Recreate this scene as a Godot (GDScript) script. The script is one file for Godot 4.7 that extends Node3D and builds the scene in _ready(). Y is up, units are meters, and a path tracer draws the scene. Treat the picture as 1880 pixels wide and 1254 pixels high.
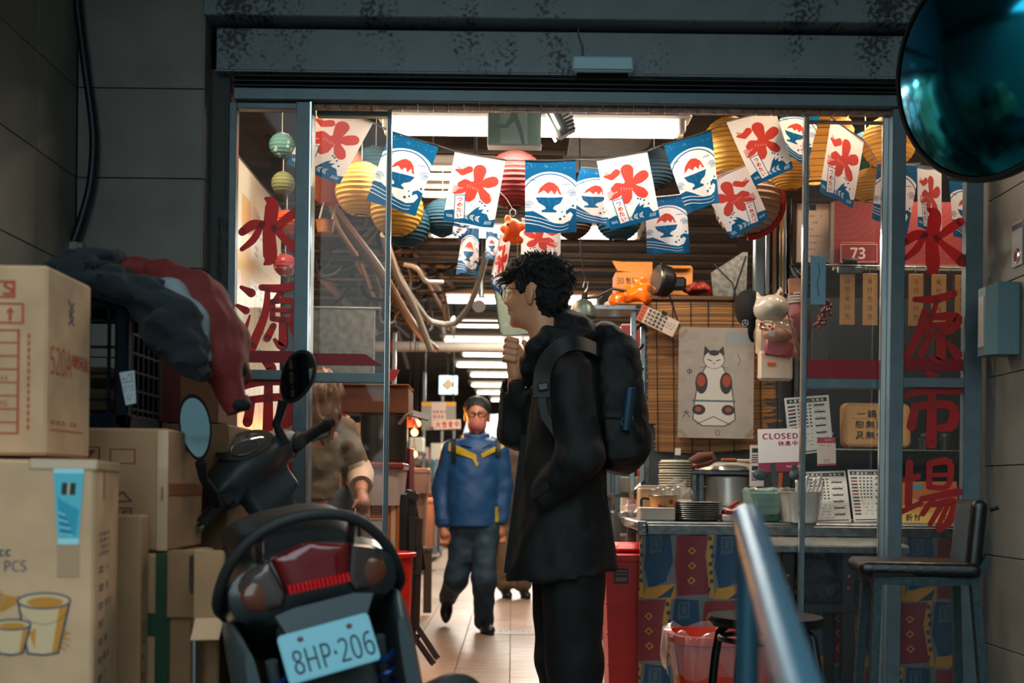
extends Node3D

const F := 2200.0
const CX := 940.0
const CY := 895.0
const EYE := 1.0
const ROLL := 0.0118
var rng := RandomNumberGenerator.new()
var mats := {}
var texs := {}
var nz := FastNoiseLite.new()

func _ready():
	rng.seed = 7
	nz.seed = 3
	nz.frequency = 1.0
	# camera: level, with a lens shifted upwards
	var cam := Camera3D.new()
	cam.name = "camera"
	cam.near = 0.1
	cam.far = 200.0
	cam.projection = Camera3D.PROJECTION_FRUSTUM
	cam.size = 0.1 * 1254.0 / F
	cam.frustum_offset = Vector2(0, 0.1 * 268.0 / F)
	cam.position = Vector3(0, EYE, 0)
	cam.rotation.z = ROLL
	var ca := CameraAttributesPhysical.new()
	ca.exposure_aperture = 2.8
	ca.frustum_focus_distance = 4.5
	ca.frustum_focal_length = 42.0
	ca.frustum_near = 0.1
	ca.frustum_far = 200.0
	cam.attributes = ca
	add_child(cam)
	cam.current = true
	# sky and exposure
	var we := WorldEnvironment.new()
	we.name = "world_environment"
	var env := Environment.new()
	env.background_mode = Environment.BG_SKY
	var sky := Sky.new()
	var sm := ProceduralSkyMaterial.new()
	sm.sky_top_color = Color(0.56, 0.63, 0.65)
	sm.sky_horizon_color = Color(0.64, 0.68, 0.68)
	sm.ground_bottom_color = Color(0.10, 0.14, 0.16)
	sm.ground_horizon_color = Color(0.42, 0.44, 0.44)
	sm.sun_angle_max = 0.0
	sky.sky_material = sm
	env.sky = sky
	env.background_energy_multiplier = 4.2
	env.tonemap_mode = Environment.TONE_MAPPER_LINEAR
	env.tonemap_exposure = 1.5
	env.sdfgi_enabled = true
	env.ssao_enabled = true
	env.ssil_enabled = true
	we.environment = env
	add_child(we)
	make_textures()
	build_setting()
	build_doors()
	build_ceiling_stuff()
	build_left()
	build_scooter()
	build_right()
	build_counter()
	build_flags()
	build_inside()
	build_people()

const NTH := ["first", "second", "third", "fourth", "fifth", "sixth", "seventh", "eighth", "ninth", "tenth", "eleventh", "twelfth"]

func V(x := 0.0, y := 0.0, z := 0.0) -> Vector3:
	return Vector3(x, y, z)

func W(x := 0.0, y := 0.0) -> Vector2:
	return Vector2(x, y)

func K(r: float, g: float, b: float, a := 1.0) -> Color:
	return Color(r, g, b, a)

func PV(a: Array) -> PackedVector2Array:
	return PackedVector2Array(a)

func mb0() -> MB:
	return MB.new()

# places
func P(px: float, py: float, z: float) -> Vector3:
	# the photograph is turned by ROLL
	var x := px - CX
	var y := CY - py
	return Vector3((x - y * ROLL) * z / F, EYE + (y + x * ROLL) * z / F, -z)

func fr(px: float, py: float, z: float) -> Transform3D:
	return Transform3D(Basis(), P(px, py, z))

func rot(deg: Vector3) -> Basis:
	return Basis.from_euler(deg * PI / 180.0)

# a frame whose y axis runs along d
func along(at: Vector3, d: Vector3) -> Transform3D:
	var y := d.normalized()
	var r := Vector3(0, 0, 1) if absf(y.z) < 0.9 else Vector3(1, 0, 0)
	var x := y.cross(r).normalized()
	return Transform3D(Basis(x, y, x.cross(y)), at)

# meshes
class MB:
	var v := PackedVector3Array()
	var u := PackedVector2Array()
	var t := PackedInt32Array()
	var xf := Transform3D()

	func vert(p: Vector3, w := Vector2.ZERO) -> int:
		v.append(xf * p)
		u.append(w)
		return v.size() - 1

	func tri(a: int, b: int, c: int) -> void:
		t.append(a)
		t.append(b)
		t.append(c)

	func quad(a: int, b: int, c: int, d: int) -> void:
		tri(a, b, c)
		tri(a, c, d)

	# turns the triangles from number s on so that they face outwards
	func orient(s: int) -> void:
		if s >= t.size():
			return
		var mid := Vector3()
		for i in range(s, t.size()):
			mid += v[t[i]]
		mid /= t.size() - s
		var vol := 0.0
		for i in range(s, t.size(), 3):
			vol += (v[t[i]] - mid).dot((v[t[i + 1]] - mid).cross(v[t[i + 2]] - mid))
		if vol < 0.0:
			for i in range(s, t.size(), 3):
				var k := t[i]
				t[i] = t[i + 1]
				t[i + 1] = k

	func box(c: Vector3, size: Vector3, b := 0.0, basis := Basis()) -> MB:
		var s := t.size()
		var h := size * 0.5
		b = minf(b, minf(h.x, minf(h.y, h.z)) * 0.9)
		var id := {}
		if b <= 0.0:
			for k in 8:
				var g := Vector3(1 if k & 1 else -1, 1 if k & 2 else -1, 1 if k & 4 else -1)
				var n := vert(c + basis * (g * h))
				for ax in 3:
					id[k * 3 + ax] = n
		else:
			for k in 8:
				var g := Vector3(1 if k & 1 else -1, 1 if k & 2 else -1, 1 if k & 4 else -1)
				for ax in 3:
					var q := g * (h - Vector3(b, b, b))
					q[ax] = g[ax] * h[ax]
					id[k * 3 + ax] = vert(c + basis * q)
		for ax in 3:
			var m1 := 1 << ((ax + 1) % 3)
			var m2 := 1 << ((ax + 2) % 3)
			for sg in 2:
				var k0 := (1 << ax) * sg
				var f := [k0, k0 | m1, k0 | m1 | m2, k0 | m2]
				if sg == 0:
					f.reverse()
				quad(id[f[0] * 3 + ax], id[f[1] * 3 + ax], id[f[2] * 3 + ax], id[f[3] * 3 + ax])
			if b > 0.0:
				# edges along ax
				for e in 4:
					var k0 := (m1 if e & 1 else 0) | (m2 if e & 2 else 0)
					var k1 := k0 | (1 << ax)
					var a1 := (ax + 1) % 3
					var a2 := (ax + 2) % 3
					var q := [id[k0 * 3 + a1], id[k1 * 3 + a1], id[k1 * 3 + a2], id[k0 * 3 + a2]]
					if e == 1 or e == 2:
						q.reverse()
					quad(q[3], q[2], q[1], q[0])
		if b > 0.0:
			for k in 8:
				tri(id[k * 3], id[k * 3 + 1], id[k * 3 + 2])
		var mid := xf * c
		for i in range(s, t.size(), 3):
			var p0 := v[t[i]]
			if (v[t[i + 1]] - p0).cross(v[t[i + 2]] - p0).dot(p0 + v[t[i + 1]] + v[t[i + 2]] - mid * 3.0) < 0.0:
				var k := t[i]
				t[i] = t[i + 1]
				t[i + 1] = k
		return self

	# a box from one corner to the other
	func span(a: Vector3, b: Vector3, bev := 0.0) -> MB:
		return box((a + b) * 0.5, (b - a).abs(), bev)

	# rings of equal length; closed round
	func rings(rs: Array, cap0 := true, cap1 := true) -> MB:
		var s := t.size()
		var n: int = rs[0].size()
		var ids := []
		for k in rs.size():
			var row := PackedInt32Array()
			for j in n:
				row.append(vert(rs[k][j], Vector2(float(j) / n, float(k) / maxi(1, rs.size() - 1))))
			ids.append(row)
		for k in rs.size() - 1:
			for j in n:
				var j2 := (j + 1) % n
				quad(ids[k][j], ids[k][j2], ids[k + 1][j2], ids[k + 1][j])
		for e in 2:
			if (cap0 if e == 0 else cap1):
				var r = rs[0] if e == 0 else rs[rs.size() - 1]
				var m := Vector3()
				for p in r:
					m += p
				var c := vert(m / n)
				var row: PackedInt32Array = ids[0] if e == 0 else ids[rs.size() - 1]
				for j in n:
					if e == 0:
						tri(c, row[(j + 1) % n], row[j])
					else:
						tri(c, row[j], row[(j + 1) % n])
		orient(s)
		return self

	# profile of (radius, height) turned round the y axis of f
	func lathe(prof: Array, f := Transform3D(), n := 24, cap0 := true, cap1 := true) -> MB:
		var rs := []
		for q in prof:
			var r := PackedVector3Array()
			for j in n:
				var a := TAU * j / n
				r.append(f * Vector3(cos(a) * maxf(q.x, 0.00002), q.y, sin(a) * maxf(q.x, 0.00002)))
			rs.append(r)
		return rings(rs, cap0, cap1)

	func cyl(a: Vector3, b: Vector3, r: float, r2 := -1.0, n := 14) -> MB:
		return tube([a, b], [r, r if r2 < 0.0 else r2], n)

	func tube(pts: Array, rad, n := 8, caps := true, flat := 1.0) -> MB:
		var rs := []
		var d0: Vector3 = (pts[1] - pts[0]).normalized()
		var up := Vector3(0, 1, 0) if absf(d0.y) < 0.9 else Vector3(0, 0, 1)
		var x := d0.cross(up).normalized()
		for k in pts.size():
			var d: Vector3
			if k == 0:
				d = pts[1] - pts[0]
			elif k == pts.size() - 1:
				d = pts[k] - pts[k - 1]
			else:
				d = (pts[k + 1] - pts[k]).normalized() + (pts[k] - pts[k - 1]).normalized()
			d = d.normalized()
			x = (x - d * x.dot(d)).normalized()
			var y := d.cross(x)
			var r: float = rad[k] if rad is Array else rad
			var ring := PackedVector3Array()
			for j in n:
				var a := TAU * j / n
				ring.append(pts[k] + x * cos(a) * r + y * sin(a) * r * flat)
			rs.append(ring)
		return rings(rs, caps, caps)

	# a bar of rectangular section (w across, h along the given up) through points
	func bar(pts: Array, w: float, h: float, up := Vector3(0, 1, 0)) -> MB:
		var rs := []
		for k in pts.size():
			var d: Vector3
			if k == 0:
				d = pts[1] - pts[0]
			elif k == pts.size() - 1:
				d = pts[k] - pts[k - 1]
			else:
				d = (pts[k + 1] - pts[k]).normalized() + (pts[k] - pts[k - 1]).normalized()
			d = d.normalized()
			var x := d.cross(up).normalized() * w * 0.5
			var y := x.cross(d).normalized() * h * 0.5
			rs.append(PackedVector3Array([pts[k] - x - y, pts[k] + x - y, pts[k] + x + y, pts[k] - x + y]))
		return rings(rs)

	func ell(c: Vector3, r: Vector3, basis := Basis(), n := 20, m := 12) -> MB:
		var rs := []
		for k in m + 1:
			var b := PI * k / m
			var ring := PackedVector3Array()
			for j in n:
				var a := TAU * j / n
				ring.append(c + basis * (Vector3(cos(a) * maxf(sin(b), 0.0005), cos(b), sin(a) * maxf(sin(b), 0.0005)) * r))
			rs.append(ring)
		return rings(rs, false, false)

	# a sheet through a grid of points, rows of equal length
	func grid(rows: Array) -> MB:
		var ids := []
		for k in rows.size():
			var row := PackedInt32Array()
			for j in rows[k].size():
				row.append(vert(rows[k][j], Vector2(float(j) / (rows[k].size() - 1), float(k) / (rows.size() - 1))))
			ids.append(row)
		for k in rows.size() - 1:
			for j in rows[k].size() - 1:
				quad(ids[k][j], ids[k + 1][j], ids[k + 1][j + 1], ids[k][j + 1])
		return self

	# a flat four-cornered sheet: top left, top right, bottom right, bottom left
	func card(a: Vector3, b: Vector3, c: Vector3, d: Vector3, flip := false) -> MB:
		var l := 1.0 if flip else 0.0
		var i := vert(a, Vector2(l, 0))
		vert(b, Vector2(1 - l, 0))
		vert(c, Vector2(1 - l, 1))
		vert(d, Vector2(l, 1))
		quad(i, i + 3, i + 2, i + 1)
		return self

	# a flat outline in the xy plane of f, given thickness along its z
	func prism(poly: PackedVector2Array, depth: float, f := Transform3D()) -> MB:
		var s := t.size()
		var idx := Geometry2D.triangulate_polygon(poly)
		if idx.is_empty():
			return self
		var n := poly.size()
		var lo := poly[0]
		var hi := poly[0]
		for p in poly:
			lo = lo.min(p)
			hi = hi.max(p)
		var sz := (hi - lo).max(Vector2(1e-5, 1e-5))
		var i0 := v.size()
		for e in 2:
			for p in poly:
				vert(f * Vector3(p.x, p.y, -depth * e), Vector2((p.x - lo.x) / sz.x, (hi.y - p.y) / sz.y))
		for k in range(0, idx.size(), 3):
			tri(i0 + idx[k], i0 + idx[k + 1], i0 + idx[k + 2])
			tri(i0 + n + idx[k + 2], i0 + n + idx[k + 1], i0 + n + idx[k])
		var area := 0.0
		for k in n:
			area += poly[k].cross(poly[(k + 1) % n])
		for k in n:
			var k2 := (k + 1) % n
			# orientation of the caps as triangulated decides the walls
			if area > 0.0:
				quad(i0 + k, i0 + n + k, i0 + n + k2, i0 + k2)
			else:
				quad(i0 + k2, i0 + n + k2, i0 + n + k, i0 + k)
		# make the caps agree with the walls
		for k in range(s, s + idx.size() * 2, 3):
			var p0 := v[t[k]]
			var nn := (v[t[k + 1]] - p0).cross(v[t[k + 2]] - p0)
			var front := t[k] < i0 + n
			var zax := (xf * f).basis.z
			if (nn.dot(zax) > 0.0) != front:
				var w := t[k]
				t[k] = t[k + 1]
				t[k + 1] = w
		return self

	func add(o: MB) -> MB:
		var i0 := v.size()
		for k in o.v.size():
			v.append(xf * o.v[k])
			u.append(o.u[k])
		for k in o.t:
			t.append(i0 + k)
		return self

	func mesh(crease := 42.0, off := Vector3()) -> ArrayMesh:
		var nt := t.size() / 3
		var fn := PackedVector3Array()
		fn.resize(nt)
		var heads := PackedInt32Array()
		heads.resize(v.size())
		heads.fill(-1)
		var nxt := PackedInt32Array()
		nxt.resize(t.size())
		for k in nt:
			fn[k] = (v[t[k * 3 + 1]] - v[t[k * 3]]).cross(v[t[k * 3 + 2]] - v[t[k * 3]])
		for k in t.size():
			nxt[k] = heads[t[k]]
			heads[t[k]] = k
		var lim := cos(deg_to_rad(crease))
		var ov := PackedVector3Array()
		var on := PackedVector3Array()
		var ou := PackedVector2Array()
		ov.resize(t.size())
		on.resize(t.size())
		ou.resize(t.size())
		for k in nt:
			var me := fn[k].normalized()
			for c in 3:
				var i := k * 3 + c
				var n := Vector3()
				var e := heads[t[i]]
				while e >= 0:
					var o := fn[e / 3]
					if crease >= 180.0 or o.normalized().dot(me) >= lim:
						n += o
					e = nxt[e]
				var w := k * 3 + (0 if c == 0 else 3 - c)
				ov[w] = v[t[i]] - off
				on[w] = n.normalized() if n.length_squared() > 0.0 else Vector3.UP
				ou[w] = u[t[i]]
		var arr := []
		arr.resize(Mesh.ARRAY_MAX)
		arr[Mesh.ARRAY_VERTEX] = ov
		arr[Mesh.ARRAY_NORMAL] = on
		arr[Mesh.ARRAY_TEX_UV] = ou
		var m := ArrayMesh.new()
		m.add_surface_from_arrays(Mesh.PRIMITIVE_TRIANGLES, arr)
		return m

	func base() -> Vector3:
		var lo := v[0]
		var hi := v[0]
		for p in v:
			lo = lo.min(p)
			hi = hi.max(p)
		return Vector3((lo.x + hi.x) * 0.5, lo.y, (lo.z + hi.z) * 0.5)

# nodes
func part(parent: Node3D, called: String, b: MB, m: Material, label := "", crease := 42.0) -> MeshInstance3D:
	var o := MeshInstance3D.new()
	o.name = called
	var inv := parent.global_transform.affine_inverse()
	var c := MB.new()
	c.v = inv * b.v
	c.u = b.u
	c.t = b.t
	var at := c.base()
	o.mesh = c.mesh(crease, at)
	o.material_override = m
	parent.add_child(o, true)
	o.position = at
	if label:
		o.set_meta("label", label)
	return o

func numbered(called: String) -> String:
	if not has_node(called):
		return called
	var k := 1
	while has_node("%s_%03d" % [called, k]):
		k += 1
	return "%s_%03d" % [called, k]

func tag(o: Node3D, label: String, category: String, group := "", kind := "") -> Node3D:
	if label:
		o.set_meta("label", label)
	if category:
		o.set_meta("category", category)
	if group:
		o.set_meta("group", group)
	if kind:
		o.set_meta("kind", kind)
	return o

func thing(called: String, label: String, category: String, at: Vector3, group := "") -> Node3D:
	var o := Node3D.new()
	o.name = numbered(called)
	add_child(o)
	o.position = at
	return tag(o, label, category, group)

func solo(called: String, b: MB, m: Material, label: String, category: String, group := "", crease := 42.0) -> MeshInstance3D:
	var o := part(self, "zz", b, m, "", crease)
	o.name = numbered(called)
	tag(o, label, category, group)
	return o

func struct(called: String, b: MB, m: Material, label: String, category: String, crease := 42.0) -> MeshInstance3D:
	var o := solo(called, b, m, label, category, "", crease)
	o.set_meta("kind", "structure")
	return o

func copy(o: Node3D, label: String, at: Vector3, turn := 0.0) -> Node3D:
	var c := o.duplicate()
	var stem := String(o.name)
	if stem.length() > 4 and stem.substr(stem.length() - 4, 1) == "_" and stem.right(3).is_valid_int():
		stem = stem.left(stem.length() - 4)
	c.name = numbered(stem)
	add_child(c)
	c.position = at
	c.rotation.y += turn
	if label:
		c.set_meta("label", label)
	return c

# materials
func mt(key: String, col = null, rough := 0.6, metal := 0.0, o := {}) -> StandardMaterial3D:
	if mats.has(key):
		return mats[key]
	var m := StandardMaterial3D.new()
	m.resource_name = key
	if col is String:
		m.albedo_color = Color(col)
	elif col is Color:
		m.albedo_color = col
	m.roughness = rough
	m.metallic = metal
	if o.has("tex"):
		m.albedo_texture = o.tex
	if o.has("tri"):
		m.uv1_triplanar = true
		m.uv1_world_triplanar = true
		m.uv1_scale = o.tri if o.tri is Vector3 else Vector3.ONE * float(o.tri)
	if o.has("scale"):
		m.uv1_scale = o.scale
	if o.has("norm"):
		m.normal_enabled = true
		m.normal_texture = o.norm
		m.normal_scale = o.get("ns", 1.0)
	if o.has("alpha"):
		m.transparency = BaseMaterial3D.TRANSPARENCY_ALPHA
		m.albedo_color.a = o.alpha
	if o.has("cut"):
		m.transparency = BaseMaterial3D.TRANSPARENCY_ALPHA_SCISSOR
		m.alpha_scissor_threshold = 0.5
	if o.has("emit"):
		m.emission_enabled = true
		m.emission = o.emit
		m.emission_energy_multiplier = o.get("power", 1.0)
	if o.has("back"):
		m.backlight_enabled = true
		m.backlight = o.back
	if o.has("rim"):
		m.rim_enabled = true
		m.rim = o.rim
	if o.has("coat"):
		m.clearcoat_enabled = true
		m.clearcoat = o.coat
		m.clearcoat_roughness = o.get("coatr", 0.1)
	if o.has("sss"):
		m.subsurf_scatter_enabled = true
		m.subsurf_scatter_strength = o.sss
	if o.has("spec"):
		m.metallic_specular = o.spec
	if o.has("refract"):
		m.refraction_enabled = true
		m.refraction_scale = o.refract
		m.albedo_color.a = o.get("ra", 0.05)
	mats[key] = m
	return m

func ntex(key: String, freq: float, lo: float, hi: float, oct := 4, stretch := Vector2(1, 1)) -> NoiseTexture2D:
	if texs.has(key):
		return texs[key]
	var n := FastNoiseLite.new()
	n.seed = key.hash() % 1000
	n.frequency = freq
	n.fractal_octaves = oct
	var t := NoiseTexture2D.new()
	t.width = 256
	t.height = 256
	t.seamless = true
	t.noise = n
	var g := Gradient.new()
	g.colors = PackedColorArray([Color(lo, lo, lo), Color(hi, hi, hi)])
	t.color_ramp = g
	texs[key] = t
	return t

func nnorm(key: String, freq: float, strength: float, oct := 3) -> NoiseTexture2D:
	if texs.has(key):
		return texs[key]
	var n := FastNoiseLite.new()
	n.seed = key.hash() % 1000
	n.frequency = freq
	n.fractal_octaves = oct
	var t := NoiseTexture2D.new()
	t.width = 256
	t.height = 256
	t.seamless = true
	t.as_normal_map = true
	t.bump_strength = strength
	t.noise = n
	texs[key] = t
	return t

# smooth bodies
class Field:
	var q := []
	var amp := 0.0
	var freq := 8.0
	var aniso := Vector3.ONE
	var n := FastNoiseLite.new()
	var kmax := 0.02

	func _init():
		n.seed = 5
		n.frequency = 1.0
		n.fractal_octaves = 2

	func cap(a: Vector3, b: Vector3, ra: float, rb: float, k := 0.03) -> Field:
		q.append([0, a, b - a, 1.0 / maxf((b - a).length_squared(), 1e-9), ra, rb, k])
		kmax = maxf(kmax, k)
		return self

	func limb(pts: Array, rs: Array, k := 0.03) -> Field:
		for i in pts.size() - 1:
			cap(pts[i], pts[i + 1], rs[i], rs[i + 1], k)
		return self

	func ell(c: Vector3, r: Vector3, b := Basis(), k := 0.03) -> Field:
		q.append([1, c, b.inverse(), r, minf(r.x, minf(r.y, r.z)), 0.0, k])
		kmax = maxf(kmax, k)
		return self

	func box(c: Vector3, h: Vector3, r: float, b := Basis(), k := 0.02) -> Field:
		q.append([2, c, b.inverse(), h - Vector3(r, r, r), r, 0.0, k])
		kmax = maxf(kmax, k)
		return self

	# stack of elliptic slices: rows of [y, cx, cz, a, b]
	func slices(rows: Array, k := 0.03) -> Field:
		var lo := 1e9
		for r in rows:
			lo = minf(lo, minf(r[3], r[4]))
		q.append([3, rows, lo, 0.0, 0.0, 0.0, k])
		kmax = maxf(kmax, k)
		return self

	# the last shape is taken away instead
	func cut() -> Field:
		q[-1].append(true)
		return self

	func ev(p: Vector3) -> float:
		var d := 1e3
		for s in q:
			var e := 0.0
			match s[0]:
				0:
					var w: Vector3 = p - s[1]
					var h: float = clampf(w.dot(s[2]) * s[3], 0.0, 1.0)
					e = (w - s[2] * h).length() - lerpf(s[4], s[5], h)
				1:
					var w: Vector3 = s[2] * (p - s[1])
					var g: Vector3 = w / s[3]
					var l := g.length()
					var l2: float = (g / s[3]).length()
					e = l * (l - 1.0) / maxf(l2, 1e-6) if l > 0.05 else -s[4]
				2:
					var w: Vector3 = (s[2] * (p - s[1])).abs() - s[3]
					e = w.max(Vector3.ZERO).length() + minf(maxf(w.x, maxf(w.y, w.z)), 0.0) - s[4]
				3:
					var rows: Array = s[1]
					var i := 0
					var y := p.y
					var last := rows.size() - 1
					var cy := clampf(y, minf(rows[0][0], rows[last][0]), maxf(rows[0][0], rows[last][0]))
					while i < last - 1 and (rows[i + 1][0] - cy) * (rows[last][0] - rows[0][0]) < 0.0:
						i += 1
					var r0: Array = rows[i]
					var r1: Array = rows[i + 1]
					var h: float = clampf((cy - r0[0]) / (r1[0] - r0[0]), 0.0, 1.0)
					h = h * h * (3.0 - 2.0 * h) * 0.4 + h * 0.6
					var a := lerpf(r0[3], r1[3], h)
					var b := lerpf(r0[4], r1[4], h)
					var gx := (p.x - lerpf(r0[1], r1[1], h)) / a
					var gz := (p.z - lerpf(r0[2], r1[2], h)) / b
					var l := sqrt(gx * gx + gz * gz)
					var l2 := sqrt(gx * gx / (a * a) + gz * gz / (b * b))
					e = l * (l - 1.0) / maxf(l2, 1e-6) if l > 0.05 else -minf(a, b)
					var dy := absf(y - cy)
					if dy > 0.0:
						e = Vector2(maxf(e, 0.0), dy).length()
			var k: float = s[6]
			if s.size() > 7:
				var h2 := maxf(k - absf(d + e), 0.0)
				d = maxf(d, -e) + h2 * h2 * 0.25 / k
			else:
				var h2 := maxf(k - absf(d - e), 0.0)
				d = minf(d, e) - h2 * h2 * 0.25 / k
		if amp > 0.0:
			d += amp * n.get_noise_3dv(p * freq * aniso)
		return d

	func mesh_into(mb: MB, lo: Vector3, hi: Vector3, cell: float) -> void:
		var nx := int((hi.x - lo.x) / cell / 6.0 + 1.0) * 6 + 1
		var ny := int((hi.y - lo.y) / cell / 6.0 + 1.0) * 6 + 1
		var nzz := int((hi.z - lo.z) / cell / 6.0 + 1.0) * 6 + 1
		var val := PackedFloat32Array()
		val.resize(nx * ny * nzz)
		val.fill(1e3)
		var rad := 3.0 * cell * 1.7321
		var act := []
		for bz in range(0, nzz - 1, 6):
			for by in range(0, ny - 1, 6):
				for bx in range(0, nx - 1, 6):
					var c := lo + Vector3(bx + 3, by + 3, bz + 3) * cell
					var dc := ev(c)
					if absf(dc) > rad * 1.25 + kmax * 0.3 + amp:
						continue
					act.append(Vector3i(bx, by, bz))
					for z in range(bz, bz + 7):
						for y in range(by, by + 7):
							var i := (z * ny + y) * nx + bx
							for x in range(bx, bx + 7):
								if val[i] == 1e3:
									val[i] = ev(lo + Vector3(x, y, z) * cell)
								i += 1
		var ids := PackedInt32Array()
		ids.resize(nx * ny * nzz)
		ids.fill(-1)
		var sx := 1
		var sy := nx
		var sz := nx * ny
		var cor := [0, sx, sy, sx + sy, sz, sz + sx, sz + sy, sz + sx + sy]
		var off := [Vector3(0, 0, 0), Vector3(1, 0, 0), Vector3(0, 1, 0), Vector3(1, 1, 0), Vector3(0, 0, 1), Vector3(1, 0, 1), Vector3(0, 1, 1), Vector3(1, 1, 1)]
		var edges := [[0, 1], [2, 3], [4, 5], [6, 7], [0, 2], [1, 3], [4, 6], [5, 7], [0, 4], [1, 5], [2, 6], [3, 7]]
		var cells := PackedInt32Array()
		for b in act:
			for z in range(b.z, b.z + 6):
				for y in range(b.y, b.y + 6):
					for x in range(b.x, b.x + 6):
						var i: int = (z * ny + y) * nx + x
						var neg := 0
						for c in cor:
							if val[i + c] < 0.0:
								neg += 1
						if neg == 0 or neg == 8:
							continue
						var m := Vector3()
						var cnt := 0
						for e in edges:
							var v0: float = val[i + cor[e[0]]]
							var v1: float = val[i + cor[e[1]]]
							if (v0 < 0.0) != (v1 < 0.0):
								m += off[e[0]].lerp(off[e[1]], v0 / (v0 - v1))
								cnt += 1
						ids[i] = mb.vert(lo + (Vector3(x, y, z) + m / cnt) * cell)
						cells.append(i)
		for i in cells:
			for ax in 3:
				var s1: int = [sx, sy, sz][ax]
				var s2: int = [sy, sz, sx][ax]
				var s3: int = [sz, sx, sy][ax]
				var in0 := val[i] < 0.0
				if in0 == (val[i + s1] < 0.0):
					continue
				if i < s2 + s3:
					continue
				var a := ids[i]
				var b := ids[i - s2]
				var c := ids[i - s2 - s3]
				var d := ids[i - s3]
				if a < 0 or b < 0 or c < 0 or d < 0:
					continue
				if in0:
					mb.quad(a, b, c, d)
				else:
					mb.quad(a, d, c, b)

# drawings for flat print
class Cv:
	var im: Image
	var s := 2.0
	var w := 0
	var h := 0
	var xf := Transform2D()

	func _init(ww: int, hh: int, bg: Color, ss := 2):
		s = ss
		w = ww
		h = hh
		im = Image.create(ww * ss, hh * ss, false, Image.FORMAT_RGBA8)
		im.fill(bg)

	func poly(pts: PackedVector2Array, c: Color) -> void:
		var n := pts.size()
		var q := PackedVector2Array()
		var lo := 1e9
		var hi := -1e9
		for p in pts:
			var k := xf * p * s
			q.append(k)
			lo = minf(lo, k.y)
			hi = maxf(hi, k.y)
		for y in range(maxi(0, int(floor(lo))), mini(im.get_height() - 1, int(ceil(hi))) + 1):
			var yc := y + 0.5
			var xs := PackedFloat32Array()
			for i in n:
				var a := q[i]
				var b := q[(i + 1) % n]
				if (a.y <= yc) != (b.y <= yc):
					xs.append(a.x + (b.x - a.x) * (yc - a.y) / (b.y - a.y))
			xs.sort()
			for i in range(0, xs.size() - 1, 2):
				var x0 := int(round(maxf(xs[i], 0.0)))
				var x1 := int(round(minf(xs[i + 1], im.get_width())))
				if x1 > x0:
					im.fill_rect(Rect2i(x0, y, x1 - x0, 1), c)

	func rect(x: float, y: float, ww: float, hh: float, c: Color) -> void:
		poly(PackedVector2Array([Vector2(x, y), Vector2(x + ww, y), Vector2(x + ww, y + hh), Vector2(x, y + hh)]), c)

	func frame(x: float, y: float, ww: float, hh: float, t: float, c: Color) -> void:
		rect(x, y, ww, t, c)
		rect(x, y + hh - t, ww, t, c)
		rect(x, y, t, hh, c)
		rect(x + ww - t, y, t, hh, c)

	func circ(x: float, y: float, rx: float, ry: float, c: Color, n := 24) -> void:
		var p := PackedVector2Array()
		for i in n:
			p.append(Vector2(x + cos(TAU * i / n) * rx, y + sin(TAU * i / n) * ry))
		poly(p, c)

	# stroke through points (x, y, width)
	func brush(pts: Array, c: Color) -> void:
		for i in pts.size():
			var a: Vector3 = pts[i]
			circ(a.x, a.y, a.z * 0.5, a.z * 0.5, c, 12)
			if i + 1 < pts.size():
				var b: Vector3 = pts[i + 1]
				var d := Vector2(b.x - a.x, b.y - a.y).normalized().orthogonal()
				poly(PackedVector2Array([Vector2(a.x, a.y) + d * a.z * 0.5, Vector2(b.x, b.y) + d * b.z * 0.5, Vector2(b.x, b.y) - d * b.z * 0.5, Vector2(a.x, a.y) - d * a.z * 0.5]), c)

	func line(pts: Array, t: float, c: Color) -> void:
		var q := []
		for p in pts:
			q.append(Vector3(p.x, p.y, t))
		brush(q, c)

	func arc(x: float, y: float, r: float, a0: float, a1: float, t: float, c: Color, n := 12) -> void:
		var q := []
		for i in n + 1:
			var a := deg_to_rad(lerpf(a0, a1, float(i) / n))
			q.append(Vector3(x + cos(a) * r, y + sin(a) * r, t))
		brush(q, c)

	func text(str: String, x: float, y: float, size: float, c: Color, bold := false, center := false, sq := 1.0) -> void:
		var m := TextMesh.new()
		var f := SystemFont.new()
		f.font_names = PackedStringArray(["Droid Sans"])
		f.font_weight = 700 if bold else 400
		m.font = f
		m.font_size = 64
		m.pixel_size = 1.0
		m.depth = 0.0
		m.text = str
		m.horizontal_alignment = HORIZONTAL_ALIGNMENT_LEFT
		var arr := m.get_mesh_arrays()
		var vs: PackedVector3Array = arr[Mesh.ARRAY_VERTEX]
		var ix: PackedInt32Array = arr[Mesh.ARRAY_INDEX]
		if vs.is_empty():
			return
		var lo := vs[0]
		var hi := vs[0]
		for p in vs:
			lo = lo.min(p)
			hi = hi.max(p)
		# size is the height of the drawn letters
		var k := size / (hi.y - lo.y)
		var dx := x - (lo.x * k * sq if not center else (lo.x + hi.x) * 0.5 * k * sq)
		var cnt := ix.size() if not ix.is_empty() else vs.size()
		for i in range(0, cnt - 2, 3):
			var tr := PackedVector2Array()
			for j in 3:
				var p := vs[ix[i + j] if not ix.is_empty() else i + j]
				tr.append(Vector2(dx + p.x * k * sq, y + size - (p.y - lo.y) * k))
			poly(tr, c)

	func tex() -> ImageTexture:
		if s > 1.0:
			im.resize(w, h, Image.INTERPOLATE_BILINEAR)
		return ImageTexture.create_from_image(im)

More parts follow.
